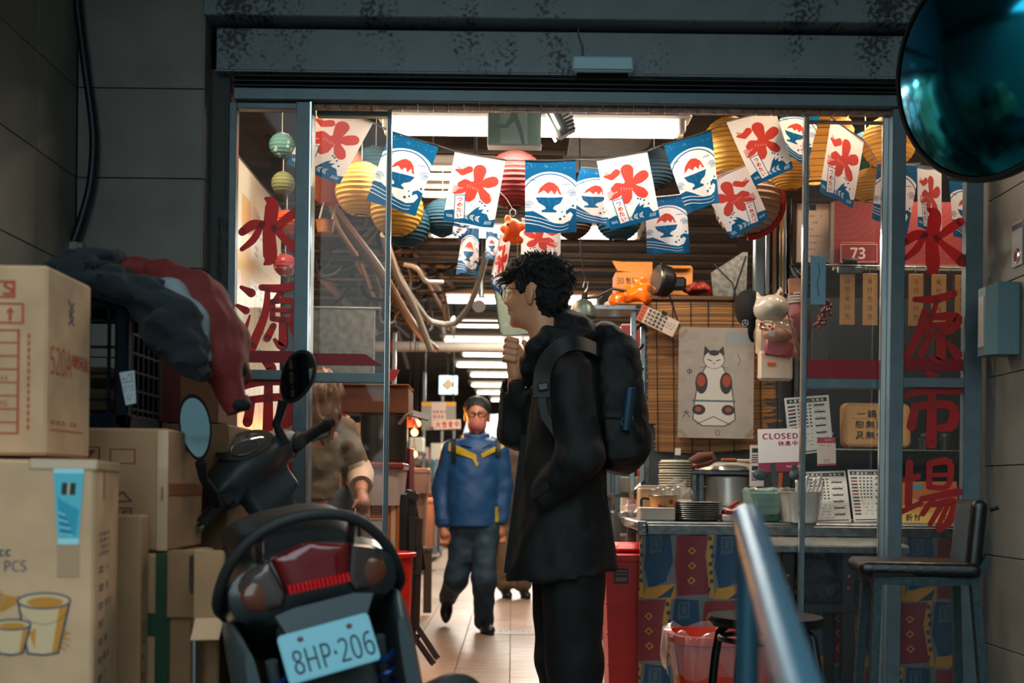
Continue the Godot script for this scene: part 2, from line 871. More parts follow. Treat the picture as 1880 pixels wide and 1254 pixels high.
# writing
const INK := {
	"休": "28,5 10,45|22,30 22,95|38,30 95,30|66,8 66,95|64,32 36,80|68,32 96,80",
	"息": "50,2 42,12|26,14 26,58|26,14 74,14 74,58|26,28 74,28|26,42 74,42|26,58 74,58|14,70 8,90|34,68 34,90 66,92 68,80|50,64 56,76|80,68 92,86",
	"中": "15,25 15,65|15,25 85,25 85,65|15,65 85,65|50,4 50,96",
	"包": "30,4 10,34|26,18 86,18 82,64 70,60|26,36 60,36 60,54 26,54|26,36 26,86 90,88 92,74",
	"裝": "24,6 24,44|8,16 24,20|10,34 24,32|40,16 92,16|66,4 66,36|48,36 86,36|10,54 90,54|50,46 50,54|40,56 14,76|40,66 40,94 56,86|56,60 92,92|78,62 62,74",
	"佳": "28,5 10,45|22,30 22,95|40,24 92,24|66,6 66,46|36,46 96,46|42,68 90,68|66,50 66,90|34,90 98,90",
	"一": "8,52 92,48",
	"鍋": "24,4 6,34|26,6 46,28|12,36 42,36|8,54 46,54|26,36 26,86|12,62 16,76|42,60 36,74|6,90 48,86|58,8 58,36|58,8 88,8 88,36|72,20 88,20|52,40 52,96|52,40 96,40 96,92 88,92|62,56 86,56 86,78 62,78 62,56",
	"多": "50,4 24,30|46,12 78,14 30,48|48,20 56,30|58,44 24,74|52,54 88,54 20,98|54,62 64,74",
	"恕": "24,6 12,40 40,56|40,10 8,56|6,26 46,24|56,18 56,50|56,18 90,18 90,50|56,48 90,48|14,68 8,88|32,66 34,90 66,92 68,80|50,62 56,74|80,66 92,84",
	"無": "28,4 10,28|22,16 90,16|8,38 94,38|4,62 98,62|24,16 24,62|42,16 42,62|60,16 60,62|78,16 78,62|14,72 8,92|36,72 38,88|60,72 64,88|82,72 92,90",
	"法": "10,10 22,20|6,36 18,44|6,92 24,58|36,26 90,26|62,6 62,50|30,50 96,50|60,52 42,86 84,82|74,66 90,94",
	"及": "20,10 78,10 62,36 84,40 20,96|34,12 32,50 8,94|38,48 92,96",
	"先": "30,6 12,36|22,24 84,24|50,4 50,48|6,48 96,48|38,50 34,78 10,94|60,50 60,88 92,90 94,76",
	"付": "28,5 10,45|22,30 22,95|38,32 96,32|74,6 74,92 62,86|46,50 56,66",
	"大": "8,34 92,34|50,6 46,50 8,94|52,40 92,94",
	"折": "8,26 42,24|26,6 26,92 14,86|6,62 42,48|84,8 54,18|54,18 52,60 40,94|54,44 98,44|78,44 78,96",
	"元": "20,14 80,14|6,40 96,40|38,42 34,74 8,94|62,42 62,88 94,90 96,74",
	"肉": "12,22 12,96|12,22 88,22 88,92 78,90|50,4 50,24|48,30 24,58|50,40 74,58|48,58 24,84|50,66 76,86",
	"原": "10,10 94,10|20,10 18,60 6,96|54,12 46,24|34,26 34,54|34,26 82,26 82,54|34,40 82,40|34,54 82,54|58,56 58,92 48,88|38,66 24,86|74,64 92,84",
	"產": "50,2 50,12|16,14 84,14|36,18 42,28|64,18 56,28|10,32 94,32|18,32 16,64 4,96|38,40 28,56|32,52 88,52|32,68 84,68|24,90 96,90|58,40 58,90",
	"地": "6,34 38,32|22,10 22,76|4,84 40,70|50,36 50,82 60,90 94,90 96,74|42,46 88,30 86,62 78,60|68,6 68,74",
	"環": "6,16 38,16|6,46 36,46|4,80 40,72|22,16 22,78|46,10 94,10 94,26 46,26 46,10|42,38 98,38|52,48 88,48 88,62 52,62 52,48|66,62 42,94|62,72 62,96|70,66 96,94",
	"保": "28,5 10,45|22,30 22,95|44,10 44,40|44,10 86,10 86,40 44,40|36,54 98,54|66,40 66,96|64,58 38,88|68,58 96,88",
	"盒": "50,2 8,36|50,4 92,36|34,34 66,34|32,44 68,44 68,60 32,60 32,44|18,68 82,68|18,68 18,92|40,68 40,92|60,68 60,92|82,68 82,92|6,94 96,94",
	"水": "50,6 50,92 40,86|12,34 40,32 10,76|86,22 56,44|54,42 94,84",
	"源": "10,10 20,20|4,36 16,44|4,92 22,58|34,8 98,8|40,8 38,60 26,96|66,10 60,20|50,22 50,48|50,22 88,22 88,48|50,35 88,35|50,48 88,48|70,50 70,92 60,88|54,60 42,84|82,60 96,80",
	"食": "50,2 8,40|52,4 94,38|46,26 56,34|28,40 28,86|28,40 74,40 74,62|28,50 74,50|28,62 74,62|28,88 48,78|70,66 56,80 92,94",
	"つ": "8,40 60,22 90,44 70,76 44,86",
	"め": "26,16 46,84|68,8 50,50 22,76 10,60 36,34 76,34 90,60 64,90",
	"た": "8,26 56,24|34,6 10,92|54,44 86,42|52,62 54,84 90,86",
	"い": "14,20 18,60 30,82 40,70|72,28 86,62",
}
# brush writing: x, y, width
const BRUSH := {
	"水": "45,5,6 54,14,20 50,50,19 52,86,21 44,96,5|8,52,12 24,42,15 40,40,10|38,42,9 26,62,11 8,76,7|94,22,13 76,33,13 58,47,8|56,45,8 74,60,12 98,78,19",
	"源": "8,10,6 24,18,14|2,36,6 16,43,12|22,50,3 14,72,8 2,94,11|40,10,10 70,11,13 99,4,9|50,12,8 46,48,12 26,94,15|70,16,8 62,28,8|58,30,9 58,54,9|58,30,9 90,29,9 88,54,9 58,54,9|58,42,7 88,42,7|74,54,11 74,92,13 62,84,6|60,64,10 50,82,12|86,62,8 98,78,14",
	"原": "22,12,9 60,11,14 92,3,12|40,26,9 26,66,15 4,96,13|62,12,9 54,32,9|50,34,13 44,60,11|48,36,11 96,36,16 88,52,14 50,62,10|52,48,10 84,46,10|68,58,14 68,96,17 50,92,6|48,66,10 34,88,14|82,72,8 98,88,18",
	"市": "46,2,10 56,10,16 48,18,5|4,34,8 40,25,13 97,24,13|26,46,12 20,72,15|24,46,11 82,44,13 84,70,16 62,74,9|52,26,13 52,94,17",
	"場": "2,32,8 34,26,10|20,8,12 19,64,12|2,76,9 38,62,8|52,8,10 52,40,9|52,8,10 84,6,11 82,38,9 54,40,8|54,24,7 80,23,7|40,56,9 99,46,13|60,54,9 42,76,9|58,64,8 92,60,13 86,84,13 68,98,8|72,64,9 54,90,8|82,64,8 66,94,8",
}

func ink(c: Cv, ch: String, x: float, y: float, size: float, t: float, col: Color) -> void:
	if not INK.has(ch):
		return
	for st in INK[ch].split("|"):
		var q := []
		for p in st.split(" "):
			var n: PackedFloat64Array = p.split_floats(",")
			q.append(V(x + n[0] * size / 100.0, y + n[1] * size / 100.0, t))
		c.brush(q, col)

func inks(c: Cv, s: String, x: float, y: float, size: float, t: float, col: Color, dx := 1.1, dy := 0.0) -> void:
	for i in s.length():
		ink(c, s[i], x + i * size * dx, y + i * size * dy, size, t, col)

# unreadable small print: short rows of marks
func scrawl(c: Cv, x: float, y: float, w: float, h: float, rows: int, col: Color, seed_: int, fill := 0.6) -> void:
	var r := RandomNumberGenerator.new()
	r.seed = seed_
	var rh := h / rows
	for k in rows:
		var xx := x
		while xx < x + w:
			var l := r.randf_range(0.5, 1.6) * rh
			if r.randf() < fill + 0.25:
				c.rect(xx, y + k * rh + rh * 0.2, minf(l * 0.7, x + w - xx), rh * 0.16, col)
				c.rect(xx + l * 0.25, y + k * rh + rh * 0.15, rh * 0.12, rh * fill, col)
				c.rect(xx, y + k * rh + rh * 0.55, minf(l * 0.7, x + w - xx), rh * 0.14, col)
			xx += l

func vinyl(b: MB, ch: String, at: Transform3D, w: float, h: float) -> void:
	var z := 0.0
	for st in BRUSH[ch].split("|"):
		var pts := []
		for p in st.split(" "):
			var n: PackedFloat64Array = p.split_floats(",")
			pts.append(V(n[0] * w / 100.0, -n[1] * h / 100.0, n[2] * w / 96.0))
		var sm := []
		for i in pts.size() - 1:
			var p0: Vector3 = pts[maxi(i - 1, 0)]
			var p3: Vector3 = pts[mini(i + 2, pts.size() - 1)]
			for k in 5:
				sm.append(pts[i].cubic_interpolate(pts[i + 1], p0, p3, k / 5.0))
		sm.append(pts[-1])
		var l := PackedVector2Array()
		var r := PackedVector2Array()
		for i in sm.size():
			var a: Vector3 = sm[maxi(i - 1, 0)]
			var e: Vector3 = sm[mini(i + 1, sm.size() - 1)]
			var d := W(e.x - a.x, e.y - a.y).normalized()
			var o := d.orthogonal() * maxf(sm[i].z, 0.002) * 0.5
			var m := W(sm[i].x, sm[i].y)
			if i == 0:
				r.append(m - d * sm[i].z * 0.1)
			l.append(m + o)
			r.append(m - o)
			if i == sm.size() - 1:
				l.append(m + d * sm[i].z * 0.1)
		l.reverse()
		r.append_array(l)
		var n2 := sm.size()
		for i in n2 - 1:
			var q := PV([r[i + 1], r[i + 2], r[r.size() - 2 - i], r[r.size() - 1 - i]])
			var i0 := b.v.size()
			for p in q:
				b.vert(at * V(p.x, p.y, z))
			b.quad(i0, i0 + 1, i0 + 2, i0 + 3)
		for e in 2:
			var k: int = 0 if e == 0 else n2 - 1
			var c: Vector3 = sm[k]
			var i0 := b.vert(at * V(c.x, c.y, z + 0.00012))
			for j in 13:
				b.vert(at * V(c.x + cos(TAU * j / 12.0) * c.z * 0.49, c.y + sin(TAU * j / 12.0) * c.z * 0.49, z + 0.00012))
				if j > 0:
					b.tri(i0, i0 + j, i0 + j + 1)
		z += 0.0003

func tx(k: String) -> Texture2D:
	return texs[k]

func make_textures() -> void:
	var red := Color("c8453a")
	var blue := Color("125885")
	var white := Color("efe9e6")
	var c := Cv.new(256, 368, white)
	for st in ["138,150,30 140,108,54 140,76,66", "150,152,24 190,134,56 214,122,56", "152,166,28 186,208,54 198,222,46", "136,172,28 114,216,56 108,230,46", "122,160,28 78,156,48 58,164,34", "112,176,22 62,200,28 34,214,12", "132,152,44 150,158,44 132,164,40", "22,92,10 56,100,32 88,78,36"]:
		var q := []
		for p in st.split(" "):
			var n: PackedFloat64Array = p.split_floats(",")
			q.append(V(n[0], n[1], n[2]))
		c.brush(q, red)
	for k in 5:
		c.line([W(22, 178 + k * 9), W(60, 170 + k * 6)], 4, red)
		c.line([W(26, 70 + k * 7), W(50, 82 + k * 4)], 3, red)
		c.line([W(96 + k * 12, 158 + k * 4), W(92 + k * 15, 176 + k * 2)], 1.5, white)
	c.xf = Transform2D()
	var wv := PV([W(0, 310), W(40, 300), W(80, 330), W(120, 322), W(150, 280), W(172, 262), W(166, 282), W(192, 274), W(182, 294), W(210, 298), W(228, 330), W(256, 322), W(256, 368), W(0, 368)])
	c.poly(wv, blue)
	for k in 9:
		c.arc(118 + k * 9, 330, 14 + (k % 3) * 3, 130, 230, 3, white)
	for k in 4:
		c.line([W(205 + k * 9, 352), W(211 + k * 9, 336)], 3, white)
		c.line([W(14 + k * 8, 328), W(18 + k * 8, 340)], 3, white)
	for p in [W(178, 244), W(194, 256), W(166, 238), W(212, 280)]:
		c.circ(p.x, p.y, 5, 5, blue)
	c.xf = Transform2D(-0.12, W(38, 224))
	c.rect(-2, -2, 56, 132, blue)
	c.rect(2, 2, 48, 124, white)
	for k in 4:
		ink(c, "つめたい"[k], 12, 8 + k * 29, 27, 4.2, red)
	texs.ice = c.tex()
	c = Cv.new(256, 368, blue)
	c.circ(128, 250, 186, 196, white, 60)
	c.circ(128, 300, 182, 238, blue, 60)
	c.circ(128, 302, 178, 234, white, 60)
	c.poly(PV([W(0, 262), W(40, 258), W(90, 284), W(140, 316), W(190, 322), W(226, 306), W(240, 276), W(226, 262), W(206, 276), W(204, 256), W(226, 242), W(256, 250), W(256, 368), W(0, 368)]), blue)
	for k in 3:
		var q := []
		for i in 12:
			var x := i * 20.0 - 4
			q.append(V(x, 284 + k * 18 + 34 * smoothstep(0.0, 1.0, x / 190.0) - (24 if x > 190 else 0) * (x - 190) / 60.0, 4.5 - i * 0.2))
		c.brush(q, white)
	for p in [V(176, 296, 7), V(196, 284, 5), V(186, 260, 4), V(240, 232, 6)]:
		c.circ(p.x, p.y, p.z, p.z, blue)
	c.poly(PV([W(62, 170), W(74, 140), W(100, 116), W(120, 106), W(146, 112), W(168, 132), W(184, 172), W(172, 170), W(162, 148), W(148, 172), W(132, 150), W(116, 168), W(94, 150), W(74, 164)]), red)
	c.poly(PV([W(52, 188), W(192, 184), W(178, 214), W(146, 232), W(140, 244), W(160, 254), W(156, 262), W(84, 264), W(82, 254), W(104, 246), W(100, 234), W(68, 216)]), blue)
	for k in 26:
		c.circ(rng.randf_range(5, 250), rng.randf_range(6, 40), rng.randf_range(0.8, 2), rng.randf_range(0.8, 2), white, 8)
		c.circ(rng.randf_range(66, 180), rng.randf_range(120, 230), 1.3, 1.3, white, 8)
	for g in [W(20, 230), W(232, 170), W(244, 186), W(8, 246)]:
		for k in 3:
			c.arc(g.x, g.y, 8 + k * 7, 190, 350, 2.5, blue)
	for g in [W(36, 104), W(206, 124)]:
		c.arc(g.x - 8, g.y + 4, 10, 200, 330, 3, blue)
		c.arc(g.x + 10, g.y + 4, 10, 210, 330, 3, blue)
	texs.bowl = c.tex()
	c = Cv.new(320, 176, Color("a9d6dd"))
	c.text("8HP·206", 26, 64, 92, Color("10202c"), false, false, 0.63)
	texs.plate = c.tex()
	var card := K(0, 0, 0, 0)
	var navy := Color("2a3f57")
	var gold := Color("c9852a")
	card = Color(navy.r, navy.g, navy.b, 0)
	c = Cv.new(400, 860, card)
	c.text("cc", 120, 374, 28, navy, true)
	c.text("00 PCS", 70, 420, 46, navy, false, false, 0.82)
	for k in 18:
		c.brush([V(196, 600 - k * 2, 4), V(140 - k, 560 + (k % 6) * 14, 4), V(84 - (k % 5) * 12, 500 + k * 9, 1)], gold)
		c.brush([V(330, 740, 10), V(360 + k % 5 * 8, 700 + k * 6, 3)], gold)
		c.brush([V(110, 720, 10), V(60 - k % 4 * 6, 660 + k * 6, 3)], gold)
	var cup := Color("d8b78e")
	c.poly(PV([W(192, 590), W(390, 590), W(346, 812), W(236, 812)]), cup)
	c.poly(PV([W(350, 600), W(384, 600), W(344, 806), W(322, 806)]), gold)
	c.poly(PV([W(236, 720), W(262, 700), W(258, 790)]), gold)
	c.circ(291, 588, 98, 34, cup)
	c.circ(295, 594, 68, 22, gold)
	c.line([W(196, 600), W(232, 806), W(290, 814), W(346, 806), W(386, 600)], 8, navy)
	c.arc(291, 588, 98, 0, 180, 2, navy, 30)
	for k in 41:
		var a := TAU * k / 40
		var b := TAU * (k + 1) / 40
		c.brush([V(291 + cos(a) * 98, 588 + sin(a) * 32, 7), V(291 + cos(b) * 98, 588 + sin(b) * 32, 7)], navy)
	c.poly(PV([W(104, 690), W(244, 690), W(214, 808), W(126, 808)]), cup)
	c.poly(PV([W(214, 700), W(236, 700), W(212, 800), W(200, 800)]), gold)
	c.circ(172, 686, 70, 22, cup)
	c.circ(174, 690, 48, 13, gold)
	c.line([W(106, 696), W(126, 804), W(172, 812), W(214, 804), W(240, 696)], 8, navy)
	for k in 40:
		var a := TAU * k / 40
		var b := TAU * (k + 1) / 40
		c.brush([V(172 + cos(a) * 70, 686 + sin(a) * 21, 7), V(172 + cos(b) * 70, 686 + sin(b) * 21, 7)], navy)
	texs.cups = c.tex()
	c = Cv.new(100, 860, card)
	scrawl(c, 22, 176, 62, 66, 4, navy, 3, 0.7)
	for k in 9:
		scrawl(c, 20, 260 + k * 46, 44 + k % 3 * 12, 30, 1, navy, 20 + k, 0.6)
	c.rect(46, 10, 6, 90, Color(navy, 1))
	texs.cups_side = c.tex()
	var org := Color("b8502f")
	card = Color(org.r, org.g, org.b, 0)
	c = Cv.new(260, 512, card)
	c.xf = Transform2D(0.0, W(122, 0))
	c.text("SS", 20, 30, 40, org, true)
	c.frame(12, 28, 62, 50, 6, org)
	c.frame(12, 92, 80, 60, 5, org)
	for x in [34, 64]:
		c.poly(PV([W(x, 104), W(x - 9, 120), W(x + 9, 120)]), org)
		c.rect(x - 3, 118, 6, 26, org)
	c.frame(0, 168, 84, 300, 5, org)
	for k in 7:
		c.rect(0, 204 + k * 38, 84, 4, org)
	c.text("EH", 36, 300, 16, org)
	c.text("HS", 36, 372, 16, org)
	for k in 14:
		c.rect(100, 180 + k * 20, 5, 14, org)
	texs.upper = c.tex()
	c = Cv.new(256, 512, card)
	c.text("520A", 16, 208, 84, org, false, false, 0.5)
	for k in 3:
		ink(c, "環保盒"[k], 138 + k * 38, 216, 42, 4.5, org)
	scrawl(c, 20, 420, 200, 22, 1, org, 9, 0.4)
	c.rect(20, 450, 200, 4, org)
	var ashen := Color("565a62")
	c.line([W(120, 60), W(150, 84), W(126, 104), W(150, 128)], 9, ashen)
	c.line([W(152, 62), W(124, 92), W(150, 108), W(122, 130)], 7, ashen)
	texs.upper_side = c.tex()
	var ox := Color("7c2f2a")
	card = Color(ox.r, ox.g, ox.b, 0)
	c = Cv.new(384, 512, card)
	c.frame(4, 60, 120, 190, 4, ox)
	for k in 6:
		scrawl(c, 10, 70 + k * 28, 108, 22, 1, ox, 40 + k, 0.5)
	c.frame(150, 62, 64, 330, 4, ox)
	scrawl(c, 160, 150, 44, 230, 9, ox, 51, 0.6)
	c.poly(PV([W(164, 76), W(204, 76), W(184, 112)]), ox)
	c.frame(240, 70, 70, 66, 4, ox)
	c.line([W(246, 300), W(276, 260), W(300, 300), W(250, 306)], 6, ox)
	c.frame(240, 330, 62, 60, 5, ox)
	c.text("SS", 248, 342, 36, ox, true)
	texs.middle = c.tex()
	card = Color(navy.r, navy.g, navy.b, 0)
	c = Cv.new(256, 512, card)
	for k in 2:
		c.frame(40, 130 + k * 112, 90, 92, 4, navy)
	c.poly(PV([W(86, 148), W(62, 176), W(112, 176)]), navy)
	c.rect(80, 172, 12, 34, navy)
	for x in [68, 102]:
		c.poly(PV([W(x, 252), W(x - 12, 272), W(x + 12, 272)]), navy)
		c.rect(x - 4, 266, 8, 50, navy)
	c.arc(110, 480, 60, 180, 400, 12, Color("24406e"))
	c.arc(120, 486, 26, 120, 400, 10, Color("24406e"))
	texs.green_print = c.tex()
	c = Cv.new(128, 200, Color("b9c6c8"))
	scrawl(c, 14, 14, 100, 60, 3, Color("3a4048"), 6, 0.5)
	scrawl(c, 10, 84, 108, 40, 2, Color("2b87a8"), 7, 0.6)
	scrawl(c, 30, 140, 70, 40, 2, Color("3a4048"), 8, 0.5)
	texs.label = c.tex()
	c = Cv.new(96, 256, Color("58b7c8"))
	c.rect(0, 0, 96, 20, Color("a5dbe4"))
	c.rect(30, 52, 44, 40, Color("20323c"))
	c.rect(48, 52, 8, 40, Color("c6b48a"))
	c.poly(PV([W(10, 96), W(30, 110), W(90, 140), W(86, 230), W(14, 230)]), Color("2f98b0"))
	for k in 7:
		c.line([W(14, 150 + k * 12), W(40 + k * 5, 160 + k * 11)], 5, Color("1d5f73") if k % 2 else Color("8fd0dc"))
	c.rect(0, 236, 96, 20, Color("a5dbe4"))
	texs.pouch = c.tex()
	for k in 2:
		c = Cv.new(256, 384, Color("cfcfca"))
		var dk := Color("262c2e")
		c.rect(12, 14, 232, 28, dk)
		for i in 8:
			ink(c, "水源食中一包食元"[i], 24 + i * 26, 18, 20, 2.6, Color("d8d8d4"))
		for i in 12:
			var y := 58 + i * 24
			c.rect(14, y, 44, 12, dk if i % 4 != 1 else Color("8a2f2b"))
			if i < 7:
				for j in 4:
					c.rect(70 + j * 22, y, 12, 11, dk)
			else:
				scrawl(c, 66, y, 80, 14, 1, Color("55595a"), 60 + i, 0.3)
			if i % 2 == k:
				c.rect(166, y, 62, 11, dk)
			scrawl(c, 160, y + 12, 80, 11, 1, Color("6b6f70"), 80 + i + k, 0.3)
		if k == 1:
			scrawl(c, 40, 346, 120, 14, 1, Color("9c3b35"), 91, 0.5)
		c.rect(12, 366, 232, 8, dk)
		texs["menu%d" % k] = c.tex()
	c = Cv.new(128, 192, Color("d6c5ba"))
	c.rect(0, 0, 128, 40, Color("a63f48"))
	scrawl(c, 24, 12, 80, 16, 1, Color("e0c4c0"), 5, 0.5)
	scrawl(c, 20, 50, 90, 12, 1, Color("6b5a52"), 11, 0.4)
	scrawl(c, 44, 146, 44, 28, 2, Color("8a3d44"), 12, 0.6)
	c.rect(0, 180, 128, 12, Color("a63f48"))
	texs.pink_card = c.tex()
	c = Cv.new(256, 320, Color("e2dcd8"))
	var plum := Color("8e2a45")
	c.text("CLOSED", 26, 34, 46, plum, true, false, 0.92)
	for k in 3:
		ink(c, "休息中"[k], 112 + k * 40, 94, 36, 5.5, plum)
	c.rect(0, 252, 256, 68, plum)
	c.text("foodpanda", 156, 276, 20, Color("e2dcd8"), true, false, 0.8)
	texs.closed = c.tex()
	c = Cv.new(96, 256, Color("d9c3bd"))
	for k in 2:
		c.rect(14, 20 + k * 110, 70, 28, Color("23282a"))
		for i in 4:
			c.rect(12, 60 + k * 110 + i * 14, 44, 8, Color("4a4648"))
			c.rect(64, 60 + k * 110 + i * 14, 16, 8, Color("4a4648"))
	c.rect(0, 108, 96, 6, Color("c07a7a"))
	texs.strips = c.tex()
	c = Cv.new(320, 224, Color("b08a58"))
	var pen := Color("1c150e")
	var rows := ["一鍋多", "恕無法先", "及無先付"]
	for k in 3:
		for i in rows[k].length():
			ink(c, rows[k][i], 44 + i * 56 + (k == 0 as int) * 10, 24 + k * 62, 46, 6, pen)
	c.rect(24, 74, 290, 3, Color("8a3a28"))
	c.rect(80, 190, 120, 2, Color("8a3a28"))
	texs.handwritten = c.tex()
	c = Cv.new(320, 150, Color("cbb7a4"))
	c.rect(0, 0, 46, 150, Color("c0532f"))
	for k in 4:
		scrawl(c, 10, 10 + k * 34, 28, 28, 1, Color("5a2416"), 30 + k, 0.8)
		ink(c, ["食", "保", "中", "包"][k], 58, 8 + k * 35, 30, 4.5, Color("2a2522"))
		for i in 4:
			ink(c, "肉原產地"[i], 92 + i * 34, 8 + k * 35, 30, 4.5, Color("2a2522"))
	scrawl(c, 234, 40, 70, 66, 3, Color("6a625c"), 34, 0.5)
	texs.notice = c.tex()
	c = Cv.new(320, 210, Color("d0a04a"))
	c.poly(PV([W(0, 0), W(320, 0), W(320, 120), W(150, 90), W(0, 130)]), Color("bf6f3a"))
	c.rect(40, 14, 90, 28, Color("4a92a8"))
	for k in 5:
		c.circ(70 + k * 46, 100 + (k % 2) * 18, 30, 14, Color("b8543a") if k % 2 else Color("c9a05a"))
	c.rect(0, 160, 320, 50, Color("d8b866"))
	for p in [["折", 40], ["付", 84], ["元", 220], ["大", 272]]:
		ink(c, p[0], p[1], 164, 36, 5, Color("2a2418"))
	texs.promo = c.tex()
	for k in 2:
		c = Cv.new(96, 320, Color("b5834c") if k == 0 else Color("bd8c55"))
		for i in 5:
			ink(c, ["法", "包", "食", "付", "先"][(i + k * 2) % 5], 28, 24 + i * 56, 40, 3, Color("5e4222"))
		texs["tag%d" % k] = c.tex()
	c = Cv.new(220, 330, Color("cdb9a4"))
	c.frame(10, 10, 200, 310, 3, Color("8f7a62"))
	c.rect(92, 24, 36, 30, Color("2a2c30"))
	for k in 7:
		scrawl(c, 50 + (k % 3) * 14, 76 + k * 34, 110 - (k % 3) * 28, 14, 1, Color("6b5a4c") if k != 2 else Color("b5562f"), 120 + k, 0.5)
	texs.certificate = c.tex()
	c = Cv.new(224, 96, Color("8e2f2c"))
	c.frame(6, 6, 212, 84, 3, Color("d8c8bc"))
	c.text("73", 62, 22, 54, Color("e0d6cc"), true, false, 1.15)
	texs.number = c.tex()
	c = Cv.new(256, 256, Color("8f2f2f"))
	for k in 7:
		c.arc(128, 128, 20 + k * 16, 0, 360, 3, Color("9a3a38"), 40)
		c.arc(40, 220, 10 + k * 14, 0, 360, 2, Color("9a3a38"), 40)
	texs.red_board = c.tex()
	c = Cv.new(320, 470, Color("a3978a"))
	for k in 60:
		var g := rng.randf_range(-0.03, 0.03)
		c.circ(rng.randf_range(0, 320), rng.randf_range(0, 470), rng.randf_range(10, 40), rng.randf_range(8, 30), K(0.64 + g, 0.59 + g, 0.54 + g), 14)
	c.circ(150, 118, 56, 60, Color("ad9c80"), 30)
	c.circ(150, 118, 52, 56, Color("a3978a"), 30)
	var body := Color("c9c2b4")
	var line := Color("35302c")
	c.poly(PV([W(116, 160), W(186, 160), W(226, 232), W(240, 340), W(244, 392), W(200, 420), W(102, 420), W(62, 392), W(66, 336), W(80, 232)]), line)
	c.poly(PV([W(118, 164), W(184, 164), W(222, 234), W(236, 340), W(240, 390), W(198, 416), W(104, 416), W(66, 390), W(70, 336), W(84, 234)]), body)
	for sx in [-1, 1]:
		c.circ(150 + sx * 52, 236, 26, 46, Color("33302e"))
		c.circ(150 + sx * 54, 226, 18, 26, Color("9c4228"))
		c.circ(150 + sx * 62, 350, 28, 22, Color("33302e"))
		c.circ(150 + sx * 64, 348, 14, 11, Color("9c4228"))
		c.poly(PV([W(150 + sx * 40, 78), W(150 + sx * 14, 104), W(150 + sx * 44, 118)]), line)
		c.line([W(150 + sx * 30, 166), W(150 + sx * 62, 172)], 1.5, line)
	c.circ(150, 136, 46, 40, line)
	c.circ(150, 137, 43, 37, body)
	c.circ(150, 108, 22, 12, line)
	for sx in [-1, 1]:
		c.line([W(150 + sx * 26, 136), W(150 + sx * 10, 142)], 4, line)
	c.circ(150, 152, 5, 4, Color("a8705c"))
	c.line([W(80, 412), W(150, 378), W(222, 412)], 3, line)
	c.rect(60, 308, 182, 8, Color("4c6470"))
	ink(c, "中", 34, 176, 26, 3, line)
	ink(c, "大", 18, 350, 34, 3, line)
	c.frame(160, 436, 18, 22, 3, Color("a04432"))
	c.rect(196, 18, 120, 66, Color("92948e"))
	c.rect(200, 30, 110, 8, Color("7c9aa4"))
	c.line([W(250, 110), W(262, 140), W(252, 160)], 2, line)
	texs.picture = c.tex()
	c = Cv.new(512, 512, Color("77777a"))
	var maroon := Color("8a3038")
	var deep := Color("1c4a6a")
	var ochre := Color("cf9338")
	for ty in 2:
		for kx in 3:
			var ox2 := kx * 190.0 + (80 if ty else 0) - 90
			var oy := ty * 256.0
			c.poly(PV([W(ox2, oy + 10), W(ox2 + 84, oy + 4), W(ox2 + 74, oy + 90), W(ox2 + 90, oy + 236), W(ox2 + 6, oy + 246), W(ox2 - 8, oy + 120)]), maroon)
			c.poly(PV([W(ox2 + 108, oy), W(ox2 + 172, oy + 6), W(ox2 + 178, oy + 110), W(ox2 + 160, oy + 190), W(ox2 + 118, oy + 222), W(ox2 + 100, oy + 130)]), deep)
			c.poly(PV([W(ox2 + 118, oy + 14), W(ox2 + 150, oy + 10), W(ox2 + 148, oy + 76), W(ox2 + 116, oy + 84)]), Color("4e6470"))
			c.frame(ox2 + 124, oy + 22, 20, 44, 4, deep)
			c.line([W(ox2 + 92, oy + 4), W(ox2 + 84, oy + 90), W(ox2 + 98, oy + 246)], 14, ochre)
			for i in 7:
				c.rect(ox2 + 84 + (i % 3) * 3, oy + 14 + i * 33, 9, 15, deep)
			for i in 3:
				var y := oy + 70 + i * 58
				c.poly(PV([W(ox2 + 40, y - 16), W(ox2 + 52, y), W(ox2 + 40, y + 16), W(ox2 + 28, y)]), ochre)
				c.circ(ox2 + 40, y, 5, 7, maroon)
			c.poly(PV([W(ox2 + 110, oy + 216), W(ox2 + 186, oy + 196), W(ox2 + 190, oy + 256), W(ox2 + 104, oy + 256)]), ochre)
			c.poly(PV([W(ox2 + 140, oy + 256), W(ox2 + 184, oy + 206), W(ox2 + 176, oy + 250)]), deep)
			for i in 9:
				c.line([W(ox2 + 108 + i * 7, oy + 120), W(ox2 + 114 + i * 6, oy + 196)], 2, Color("1d5576"))
	texs.cloth = c.tex()
	c = Cv.new(200, 160, Color("7c8f80"))
	var pale := Color("c6d0c4")
	c.rect(46, 0, 104, 160, pale)
	var dg := Color("5c7060")
	c.circ(104, -6, 16, 16, dg)
	c.brush([V(104, 16, 32), V(96, 62, 28)], dg)
	c.brush([V(96, 60, 20), V(70, 92, 16), V(24, 92, 12)], dg)
	c.brush([V(104, 62, 20), V(122, 104, 16), V(134, 150, 13)], dg)
	c.brush([V(104, 14, 12), V(70, 26, 10), V(56, 46, 10)], dg)
	c.brush([V(112, 14, 12), V(134, 40, 10), V(150, 42, 10)], dg)
	texs.exit = c.tex()
	c = Cv.new(192, 160, Color("8a877c"))
	c.rect(0, 0, 192, 22, Color("d99a1c"))
	c.rect(56, 0, 80, 150, Color("cdb2a8"))
	scrawl(c, 64, 16, 64, 110, 4, Color("7a3a34"), 140, 0.6)
	texs.stall = c.tex()
	c = Cv.new(192, 48, Color("cdbcae"))
	for i in 4:
		ink(c, "大包食中"[i], 14 + i * 44, 6, 36, 6, Color("b5402c"))
	texs.stall_red = c.tex()
	c = Cv.new(256, 160, K(0.16, 0.12, 0.07, 0.0))
	c.text("30", 22, 24, 30, Color("3a2a18"))
